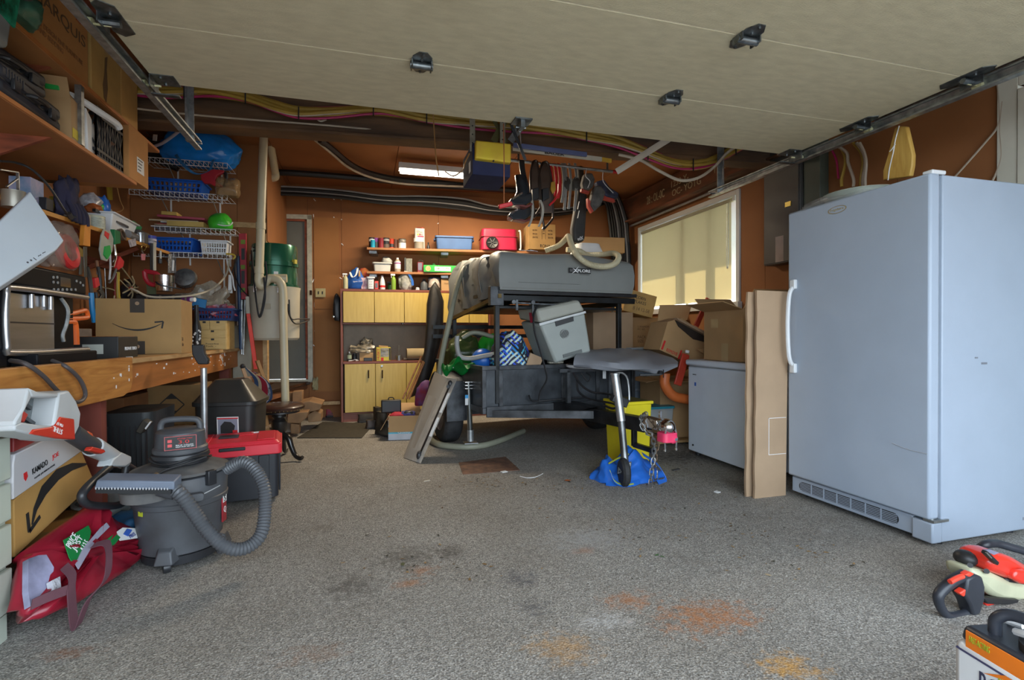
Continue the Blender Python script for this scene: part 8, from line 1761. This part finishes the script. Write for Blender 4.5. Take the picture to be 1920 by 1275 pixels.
for i,(dy,r_,M_)in enumerate(((0,.035,BKC),(6,.03,BKC),(-5,.011,GYC),(4,.010,GYC),(9,.02,BKC))):
 cable(['middle black duct across the back wall','lower black duct across the back wall','grey conduit riding on top of the back wall ducts','second grey conduit woven between the back wall ducts','lowest black hose of the back wall bundle'][i],[(503,354+dy),(560,356+dy),(640,362+dy),(720,372+dy),(800,374+dy*1.2),(870,380+dy*1.4),(930,392+dy),(1030,396+dy*.8),(1100,388+dy*.6),(1135,376+dy*.5)],r_,M_,6.52-.01*i,name='duct')
for i in range(8):
 dx=-14+i*4.5
 M_=GYC if i in(3,6)else BKC
 cable('one of the black and grey cables descending in the back right corner' if 0 else['leftmost','second','third','fourth','fifth','sixth','seventh','rightmost'][i]+' cable of the bundle descending in the back right corner',[(1125+dx*.3,372-i*1.5,6.33),(1145+dx*.6,382-i*2.5,6.3),(1156+dx,410,6.28),(1160+dx,445,6.28),(1163+dx,490,6.28),(1163+dx,600,6.28)],.022 if M_ is BKC else.014,M_,6.3,name='corner_cable')
cable('white cable looping below the ceiling at the right end of beam',[(1160,290,3.7),(1200,300,3.65),(1235,320,3.6),(1275,338,3.6),(1310,333,3.6),(1340,312,3.58),(1365,285,3.55),(1400,262,3.5)],.012,WC,4.)
cable('black conduit with clips under the wall beam above the window',[(1182,424),(1240,400),(1300,375),(1360,350),(1430,322)],.014,GYC,None,XR-.05)
for i,(x0,x1,x2)in enumerate(((1570,1585,1578),(1560,1590,1600),(1600,1618,1614),(1606,1622,1618),(1612,1624,1622))):
 cable(['first','second','third','fourth','fifth'][i]+' cream cable dropping to the freezer top from behind the track',[(x0,268),(x1-4,285),(x1,305),(x2,335),(x2,350)],.011,[YC,WC,YC,WC,WC][i],None,XR-.08-.01*i,name='drop_cable')
cable('magenta cable dropping beside the cream cables',[(1556,275),(1568,300),(1572,335)],.008,MG,None,XR-.06,name='drop_cable')
cable('white flex running down the wall left of the side door',[(1870,148),(1874,200),(1872,235),(1845,270),(1810,310),(1790,332)],.006,WC,None,XR-.01)
cable('second white flex beside the side door frame',[(1880,190),(1875,240),(1878,290),(1870,320),(1858,345)],.006,WC,None,XR-.01)
cable('black cable from the grey side box down behind the freezer',[(1534,290),(1536,320),(1535,350)],.014,BKC,None,XR-.03)
cable('white corrugated cable beside the panel box',[(1538,285),(1540,305),(1536,345)],.013,PAPER,None,XR-.05)
cable('thin brown cord hanging from the beam left of opener',[(812,212,3.75),(815,260,3.75),(818,300,3.75),(823,330,3.75)],.005,mat('tan_string',(.35,.18,.06)),3.75,name='cord')
cable('coiled cord drooping from the opener to the lamp',[(880,288,3.7),(872,305,3.7),(868,318,3.9),(850,330,4.2),(835,322,4.5)],.006,mat('tan_string',(.35,.18,.06)),3.9,name='cord')
bs=thing('diagonal_strut','pale metal strut slanting from the door track toward the hanging pole','strut',ay(1200,293,3.3));g=G();g.bar(ay(1156,322,3.5),ay(1330,213,2.97),.045,.004,up=(0,1,0));g.bar(ay(1156,319,3.5),ay(1330,210,2.97),.004,.03,up=(0,1,0));g.part('strut',mat('pale_strut',(.48,.43,.35),.5),bs,w=True)
# ------------------------------------------------------------- pole with hanging sports gear
YH=4.5
hpA,hpB=ay(955,300,YH),ay(1158,323,YH)
hp_=thing('hanging_pole','grey pole with red tip hung below the beam carrying sports gear','pole',hpA.lerp(hpB,.5))
g=G();g.cyl(hpA,hpB,.015);g.part('pole',GALV,hp_,w=True);g=G();g.cyl(hpB-(hpB-hpA)*.05,hpB+(hpB-hpA)*.01,.0165);g.part('red_tip',RED,hp_,w=True)
for t_ in(.08,.9):q=hpA.lerp(hpB,t_);g=G();g.bar(q,V((q.x,q.y,CZ)),.02,.003);g.part('hanger',STEEL,hp_,w=True)
for i,(a,b,M_,lb)in enumerate((((962,278),(1128,299),mat('stick_white',(.50,.45,.36),.5),'white hockey stick with black lettering under the steel beam'),((962,272),(1100,290),mat('stick_blue',(.10,.12,.25),.5),'dark blue hockey stick lying above the white one'))):
 t=thing('hockey_stick',lb,'hockey stick',ay(*a,3.74-.03*i));[G().bar(q,V((q.x,3.83,2.51)),.004).part('hanging_wire',STEEL,t,w=True)for q in(ay(a[0]+25,a[1]+2,3.74-.03*i),ay(b[0]-25,b[1]-2,3.74-.03*i))];g=G();g.bar(ay(*a,3.74-.03*i),ay(*b,3.74-.03*i),.02,.035);g.part('shaft',M_,t,w=True,bev=.003)
 if not i:g=G();g.bar(ay(*b,3.74),ay(b[0]+18,b[1]+3,3.74),.02,.03);g.part('yellow_end',mat('stick_yellow',(.6,.35,.03)),t,w=True);text(t,'BAUER',frame(ay(1040,288,3.723),ay(1060,290,4.3)-ay(1000,283,4.3),(0,0,1)),.16,.022,INK,bold=.02)
def py_(t,nm,pts,Y,th,M_,bev=.004):return poly_y(pts,Y,th).part(nm,M_,t,w=True,bev=bev)
SHL=mat('boot_shell',(.022,.028,.036),.22,var=.2,coat=.5)
for i,(dx,dy,Yb_)in enumerate(((0,0,4.42),(-2,27,4.52))):
 t=thing('ski_boot',['upper glossy black ski boot hanging from the pole','lower black ski boot hanging under the first one'][i],'ski boot',ay(980+dx,380+dy,Yb_))
 if i==0:
  g=G();rs=[]
  for(x,y,w_)in((976,330,15),(979,345,17),(981,360,17),(977,372,19)):c=ay(x,y,Yb_);rs.append([c+V((math.cos(a)*w_/962*4.6*.75,math.sin(a)*.05,0))for a in[R(30*j)for j in range(12)]])
  g._t(g.rings(rs));g.part('cuff',SHL,t,w=True)
  g=G();g.ribbon([ay(978,300,Yb_),ay(979,315,Yb_),ay(982,332,Yb_)],(.05,0,0),.01);g.part('strap',BLACK,t,w=True)
 py_(t,'shell',[(x+dx,y+dy)for x,y in((966,368),(995,362),(996,378),(985,386),(962,387),(954,381),(956,374))],Yb_,.045,SHL,.012)
 py_(t,'sole',[(x+dx,y+dy)for x,y in((955,381),(985,387),(996,382),(996,386),(985,391),(956,385))],Yb_,.04,mat('sole_red',(.16,.03,.025),.5),.002)
 for k in range(3):py_(t,'buckle',[(x+dx+6*k,y+dy-4*k)for x,y in((960,372),(967,368),(968,371),(961,375))],Yb_-.05,.006,CHROME,0)
for i,(x,y0_,y1_,w_)in enumerate(((1003,303,408,8),(1022,305,430,11))):
 t=thing('snowshoe',['left dark brown snowshoe hanging from the pole','right dark brown snowshoe with upturned tip hanging lowest'][i],'snowshoe',ay(x,350,4.45))
 q=[(x-w_*.4,y0_),(x+w_*.4,y0_),(x+w_,y0_+25),(x+w_+3,y0_+60),(x+w_+4,y1_-28),(x+w_+2,y1_-18),(x-w_*.3,y1_),(x-w_*.2,y1_-8),(x-w_+4,y1_-30),(x-w_,y0_+50),(x-w_,y0_+20)]
 g=G();g.tube([ay(a,b,4.45)for a,b in q+q[:1]],.011,n=7,k=3);g.part('frame',mat('bronze_tube',(.09,.07,.06),.3,.7),t,w=True)
 py_(t,'decking',q[:5]+[(x+w_,y1_-32),(x-w_+3,y1_-32)]+q[9:],4.45,.002,mat('snowshoe_deck',(.085,.055,.04),.35),0)
 g=G();g.ribbon([ay(x-w_+2,375,4.4),ay(x-4,390,4.4),ay(x-6,410,4.4),ay(x-12,425,4.4)],(.02,0,0),.008);g.part('binding_strap',mat('light_strap',(.38,.36,.31)),t,w=True);py_(t,'binding',[(x-6,355),(x+6,352),(x+7,372),(x-5,378)],4.42,.015,BLACK)
RS=[RED,mat('grey_strap',(.25,.24,.22),.6)]
for i,(x,y1_,M_)in enumerate(((1033,350,0),(1041,368,0),(1048,372,0),(1055,380,1),(1060,394,1),(1068,392,1),(1079,396,1))):
 t=thing('webbing_strap',['first','second','third','fourth','fifth','sixth','last'][i]+(' red' if M_==0 else ' grey')+' webbing strap looped over the hanging pole','strap',ay(x,340,4.5));g=G();g.ribbon([ay(x-1,306,4.5),ay(x+2,335,4.48),ay(x+1,360 if y1_>360 else 340,4.47),ay(x-2,y1_,4.47)],(.026,.006,0),.005);g.part('strap',RS[M_],t,w=True)
t=thing('ice_clamp','orange and black metal binding among the red straps','binding',ay(1037,350,4.4));py_(t,'plate',[(1033,342),(1040,340),(1042,356),(1036,364),(1032,355)],4.42,.01,mat('amber_plate',(.5,.28,.03),.4));g=G();g.tube([ay(1030,385,4.42),ay(1040,375,4.42),ay(1047,362,4.42),ay(1048,345,4.42)],.01,n=6);g.part('red_tube',RED,t,w=True)
for i,x in enumerate((1062,1078)):t=thing('dark_binding',['dark fabric binding bunched between grey straps','second dark binding right of the grey straps'][i],'binding',ay(x,345,4.5));g=G();g.blob((0,0,-.06),(.04,.04,.06),seed=210+i,amp=.4);g.part('binding',mat('charcoal_cloth',(.05,.045,.04),.8),t,ang=60)
t=thing('ski_bag','long black ski bag hanging behind the straps with white logo','bag',ay(1085,400,4.7))
P_=[(1082,312),(1092,312),(1094,350),(1099,375),(1096,420),(1094,452),(1086,456),(1072,455),(1070,430),(1077,390),(1083,350)];py_(t,'bag',P_,4.72,.05,mat('black_nylon2',(.028,.026,.024),.6,var=.3,bump=.4,bscale=9),.03);text(t,'edX',frame(ay(1088,447,4.665),(1,0,.25),(0,0,1)),.06,.035,WINK)
for y in(378,395):g=G();g.bar(ay(1086,y,4.66),ay(1083,y+14,4.66),.012,.004);g.part('zip_glint',PAPER,t,w=True)
def hshoe(label,pts,sole,Y,M_,lace=None,cat='shoe',name='skate_shoe'):
 t=thing(name,label,cat,ay(*pts[0],Y));py_(t,'upper',pts,Y,.04,M_,.015);py_(t,'sole',sole,Y,.022,mat('coral_sole',(.42,.05,.03),.5))
 if lace:
  g=G();g.tube([ay(x,y,Y-.045)for x,y in lace],.004,n=5);g.part('laces',PAPER,t,w=True)
 return t
GS=mat('grey_shoe',(.12,.11,.10),.7,var=.4,scale=12);NS=mat('navy_shoe',(.04,.045,.09),.6,var=.5,scale=14)
hshoe('black and grey climbing shoe hanging by laces from the pole',[(1094,327),(1108,326),(1113,338),(1110,352),(1103,358),(1092,357),(1090,345)],[(1089,354),(1104,360),(1103,364),(1089,360)],4.5,GS,[(1100,316),(1098,330),(1106,340),(1102,352)])
hshoe('grey shoe with orange-red sole pointing down at right',[(1113,350),(1124,350),(1133,362),(1125,385),(1112,398),(1104,385),(1108,366)],[(1100,372),(1106,378),(1112,396),(1108,400),(1101,388)],4.48,GS)
hshoe('navy trainer with pale stripes hanging at the right end',[(1115,342),(1130,338),(1140,352),(1158,364),(1155,375),(1135,370),(1120,358)],[(1128,366),(1150,374),(1152,380),(1128,374)],4.55,NS,[(1131,318),(1130,335),(1134,345),(1150,362)])
# ------------------------------------------------------------- floor: cover plate and litter
cpP=[az(860,868),az(948,857),az(975,882),az(868,890)]
g=G();g.hex(cpP+[p+V((0,0,.004))for p in cpP]);g.solo('rusty_plate','rust brown steel cover plate set in the concrete floor','plate',mat('rust_plate',(.17,.085,.05),.8,var=.4,scale=14,col2=(.09,.05,.035),bump=.3))
LF=[mat('leaf_brown',(.16,.09,.03),.8,var=.4),mat('leaf_tan',(.32,.20,.08),.8),mat('leaf_dark',(.05,.045,.03),.9),mat('leaf_green',(.03,.16,.02),.6)]
def leaf(g,p,s_,a):
 c,d=math.cos(a),math.sin(a);w_=[(-1,0,.1),(-.3,.45,.5),(.5,.3,.2),(1,0,.55),(.4,-.35,.3),(-.4,-.4,.15)]
 v=[g.bm.verts.new(p+V(((x*c-y*d)*s_,(x*d+y*c)*s_,.003+z*s_*.4)))for x,y,z in w_];g.bm.faces.new(v[:4]);g.bm.faces.new([v[0],v[3],v[4],v[5]])
for k in range(150):
 pass
for i in range(3):
 g=G()
 for k in range(110):
  cx_,cy_,sx2,sy2=rnd.choice(((900,895,60,14),(930,905,80,12),(1060,905,90,14),(1190,905,60,8),(1250,1000,200,60),(1380,980,120,60),(1100,950,300,60),(800,1060,220,60),(1500,1040,120,40),(1250,880,60,30)))
  p=az(rnd.gauss(cx_,sx2*.5),max(840,rnd.gauss(cy_,sy2*.5)),0);leaf(g,p,rnd.uniform(.004,.014),rnd.uniform(0,6.3))
 g.solo('leaf_litter',['scattered brown leaf crumbs on the concrete floor','scattered tan leaf crumbs on the concrete floor','scattered dark dirt flecks on the concrete floor'][i],'litter',LF[i],kind='stuff')
for x,y,s_,M_,lb in((1065,902,.028,mat('leaf_orange',(.55,.14,.03),.6),'curled orange leaf on the floor near the blue bag'),(1232,1042,.016,LF[3],'small green leaf in the middle of the floor'),(1242,1045,.012,LF[3],'second tiny green leaf beside the small green leaf'),(755,1060,.022,mat('leaf_olive',(.05,.07,.02)),'dark olive leaf on the stained floor'),(1441,1080,.016,mat('leaf_cream',(.45,.35,.22)),'cream and black scrap on floor toward the freezer'),(1838,1021,.02,LF[1],'dry tan leaf below the side of the upright freezer'),(1348,905,.010,PAPER,'tiny white paper chip near the chest freezer')):
 g=G();leaf(g,az(x,y),s_,rnd.uniform(0,6));g.solo('leaf',lb,'leaf',M_)
for x,y,w_,d_,M_,lb in((945,885,.045,.03,PAPER,'small white paper tag on the floor by the rusty plate'),(1267,881,.08,.02,mat('flat_dark',(.05,.05,.055)),'flat dark grey strip on the floor before the chest freezer'),(800,902,.05,.012,mat('twig_pale',(.45,.40,.32)),'short pale stick on the floor'),(1345,923,.03,.03,PAPER,'crumpled white scrap near the cardboard sheets')):
 g=G();g.b(az(x,y)+V((0,0,.003)),(w_,d_,.005),(3,0,20));g.solo('floor_scrap',lb,'scrap',M_)
g=G();g.tube([az(975,893,.004),az(990,896,.004),az(1005,894,.006),az(1018,888,.004)],.0025,n=5);g.solo('white_wire','short piece of white wire curling on the floor','wire',PAPER)
# ------------------------------------------------------------- engine pole saw / hedge trimmer at lower right
ht=thing('hedge_trimmer','red and black petrol hedge trimmer with white tank on the floor at right','hedge trimmer',az(1850,1140))
HR=mat('engine_red',(.72,.035,.02),.3,var=.06,coat=.4);HK=mat('handle_black',(.03,.034,.045),.4,var=.2);TK=mat('tank_cream',(.50,.50,.34),.4,var=.15,scale=6);HO=mat('trigger_orange',(.85,.06,.03),.35)
Yg=1.41
def pyy(nm,pts,Y,th,M_,bev=.004):return poly_y(pts,Y,th).part(nm,M_,ht,w=True,bev=bev)
g=G();g.tube([ay(*q,Yg-.06)for q in((1808,1078),(1785,1090),(1762,1112),(1760,1128),(1768,1146),(1780,1155),(1800,1153),(1815,1146),(1822,1130),(1815,1115),(1800,1106))],.017,n=10,rf=lambda t,i:1.25-.35*math.sin(t*3.1));g.part('rear_handle',HK,ht,w=True)
pyy('throttle_housing',[(1800,1080),(1815,1072),(1828,1076),(1833,1095),(1832,1120),(1824,1145),(1812,1150),(1806,1130),(1796,1112)],Yg-.06,.026,HK,.008)
g=G();g.tube([ay(1781,1091,Yg-.085),ay(1794,1084,Yg-.085),ay(1805,1080,Yg-.085)],.009,n=8);g.part('safety_lever',HO,ht,w=True)
pyy('lock_button',[(1804,1076),(1814,1070),(1821,1074),(1812,1080)],Yg-.085,.012,HO);pyy('trigger',[(1793,1110),(1808,1099),(1812,1102),(1801,1117)],Yg-.07,.012,HO)
pyy('red_bracket',[(1830,1110),(1840,1122),(1858,1126),(1900,1128),(1925,1130),(1925,1146),(1900,1150),(1860,1146),(1845,1142),(1833,1146),(1834,1128)],Yg-.02,.03,HR,.006)
pyy('black_base',[(1838,1118),(1905,1122),(1900,1132),(1845,1130)],Yg-.055,.012,BLACK)
pyy('fuel_tank',[(1795,1056),(1830,1062),(1860,1076),(1895,1082),(1912,1092),(1910,1112),(1898,1120),(1850,1114),(1832,1106),(1800,1078)],Yg,.055,TK,.02)
for x,y in((1819,1060),(1850,1071)):g=G();g.cyl(ay(x,y,Yg-.062),ay(x,y,Yg-.05),.009,n=10);g.part('fastener',BLACK,ht,w=True)
pyy('engine_cover',[(1824,1036),(1838,1029),(1856,1030),(1872,1036),(1900,1052),(1905,1066),(1885,1078),(1862,1075),(1840,1066),(1824,1060)],Yg+.0,.06,HR,.02)
pyy('side_cover',[(1888,1064),(1904,1062),(1918,1075),(1917,1090),(1900,1090),(1884,1080)],Yg-.05,.03,HR,.01)
g=G();g.sph(ay(1810,1046,Yg+.02),(.035,.04,.03),n=14);g.part('recoil_housing',BLACK,ht,w=True)
g=G();g.bar(ay(1845,1034,Yg-.07),ay(1868,1056,Yg-.07),.018,.014);g.part('starter_grip',BLACK,ht,w=True,bev=.003);g=G();g.bar(ay(1849,1036,Yg-.08),ay(1858,1046,Yg-.08),.007,.003);g.part('grip_label',STEEL,ht,w=True)
pyy('top_badge',[(1843,1031),(1856,1030),(1872,1036),(1862,1040)],Yg-.064,.003,mat('badge_grey',(.2,.2,.28)),0)
g=G();g.tube([ay(1835,1030,Yg+.12),ay(1848,1021,Yg+.1),ay(1868,1019,Yg+.1),ay(1895,1026,Yg+.08),ay(1935,1040,Yg+.05),ay(1975,1075,Yg)],.017,n=10);g.part('front_handle',HK,ht,w=True)
sbox('gearcase',BLACK,ht,*(2.36,2.5,Yg-.05,Yg+.06,.0,.09),bev=.01);sbox('blade',STEEL,ht,2.5,3.05,Yg-.03,Yg+.03,.03,.042)
for k in range(9):sbox('tooth',STEEL,ht,2.52+.06*k,2.545+.06*k,Yg-.06,Yg+.06,.027,.031)
# ------------------------------------------------------------- weed sprayer jug, lower right corner
p1,p2=az(1796,1186,.25),az(1925,1262,.25);dr_=(p2-p1).normalized();nb=V((-dr_.y,dr_.x,0));nb=nb if nb.x>0 else-nb
L5=.30;ws_=thing('sprayer_jug','white weed killer sprayer jug with black top and orange label strip','sprayer',(p1.x+dr_.x*.15+nb.x*.08,p1.y+dr_.y*.15+nb.y*.08,0))
def jg(u,v,z):q=p1+dr_*u+nb*v;return V((q.x,q.y,z))
def jb(nm,u0,u1,v0,v1,z0,z1,M_,bev=.01,tp=0):g=G();g.hex([jg(u0,v0,z0),jg(u1,v0,z0),jg(u1,v1,z0),jg(u0,v1,z0),jg(u0+tp,v0+tp,z1),jg(u1-tp,v0+tp,z1),jg(u1-tp,v1-tp,z1),jg(u0+tp,v1-tp,z1)]);return g.part(nm,M_,ws_,w=True,bev=bev)
jb('body',-.012,L5,-.004,.16,0,.235,mat('jug_white',(.70,.71,.72),.35,var=.04),.02)
jb('black_top',.0,L5,0.004,.155,.236,.275,HK,.01,.006)
g=G();FO=jg(.02,.0015,0)
jb('orange_strip',.02,L5-.01,.0005,.004,.225,.268,mat('label_orange',(.85,.20,.01),.4),0,.0)
jb('blue_line',.0,L5,-.0055,.0,.212,.2165,mat('line_navy',(.05,.05,.12)),0)
ff=lambda u,z:frame(jg(u,-.0048,z),dr_,(0,0,1))
text(ws_,'ROUNDUP',ff(.15,.165),.18,.05,mat('brand_black',(.03,.03,.07)),bold=.01);text(ws_,'NO PUMP SPRAYER',ff(.15,.198),.09,.010,mat('lime_ink',(.45,.5,.03)))
g=G(ff(.15,.195));g.prism([(-.08,-.005),(-.03,.022),(.03,.022),(.09,-.005),(.03,.010),(-.03,.010)],0,.001);g.part('orange_swoosh',mat('label_orange',(.85,.2,.01)),ws_,w=True)
for u,z,s_ in((.055,.252,'FAST-ACTING'),(.185,.252,'READY\nTO SPRAY')):text(ws_,s_,frame(jg(u,-.0002,z),dr_,(0,0,1)),.05,.016,mat('lime_ink',(.45,.5,.03)))
g=G();g.cyl(jg(.15,.08,.27),jg(.15,.08,.295),.055,n=24);g.part('cap',BLACK,ws_,w=True)
for k in range(6):a=R(60*k);q=jg(.15,.08,.297);G().bar(q,q+V((.045*math.cos(a),.045*math.sin(a),0)),.006,.01).part('cap_rib',HK,ws_,w=True)
g=G();g.tube([jg(.05,.05,.27),jg(.055,.05,.315),jg(.09,.07,.335),jg(.2,.09,.325),jg(.27,.1,.275)],.014,n=10);g.part('handle',HK,ws_,w=True)
g=G();g.tube([jg(.02,.12,.285),jg(.05,.13,.287)],.009,n=8,k=1);g.tube([jg(.09,.06,.30),jg(.13,.05,.312),jg(.17,.05,.310),jg(.25,.06,.30)],.009,n=8);g.part('spray_wand',WHITE,ws_,w=True,kind='stuff')
# ------------------------------------------------------------- groups of repeats
for base_,gr in(('corner_cable','cables in the back right corner'),('webbing_strap','straps on the hanging pole'),('duct','ducts across the back wall'),('drop_cable','cables dropping behind the freezer'),('wooden_pole','bamboo poles in the floor carton'),('paint_can','cans on the shelves'),('wire_shelf','white wire shelves'),('hanging_rod','rods hanging by the red level'),('snowshoe','snowshoes on the hanging pole'),('ski_boot','ski boots on the hanging pole'),('hockey_stick','hockey sticks under the beam'),('tool_case','black tool cases'),('snap_hook','snap hooks of the trailer'),('spray_bottle','spray bottles on the cabinet'),('storage_shelf','high storage shelves'),('wall_shelf','back wall shelves'),('door_track','tracks of the garage door'),('filled_bag','filled bags in the trailer'),('cardboard_sheet','flattened boxes by the freezer'),('safety_chain','trailer safety chains'),('boot','muddy boots'),('leaf','leaves on the floor'),('floor_scrap','scraps on the floor'),('trailer_wiring','wires of the trailer'),('loose_wire','loose wires on the left wall'),('skate_shoe','shoes on the hanging pole'),('basket','baskets on the left wall shelves')):
 for o in bpy.data.objects:
  if o.parent is None and o.name.split('.')[0]==base_:o['group']=gr
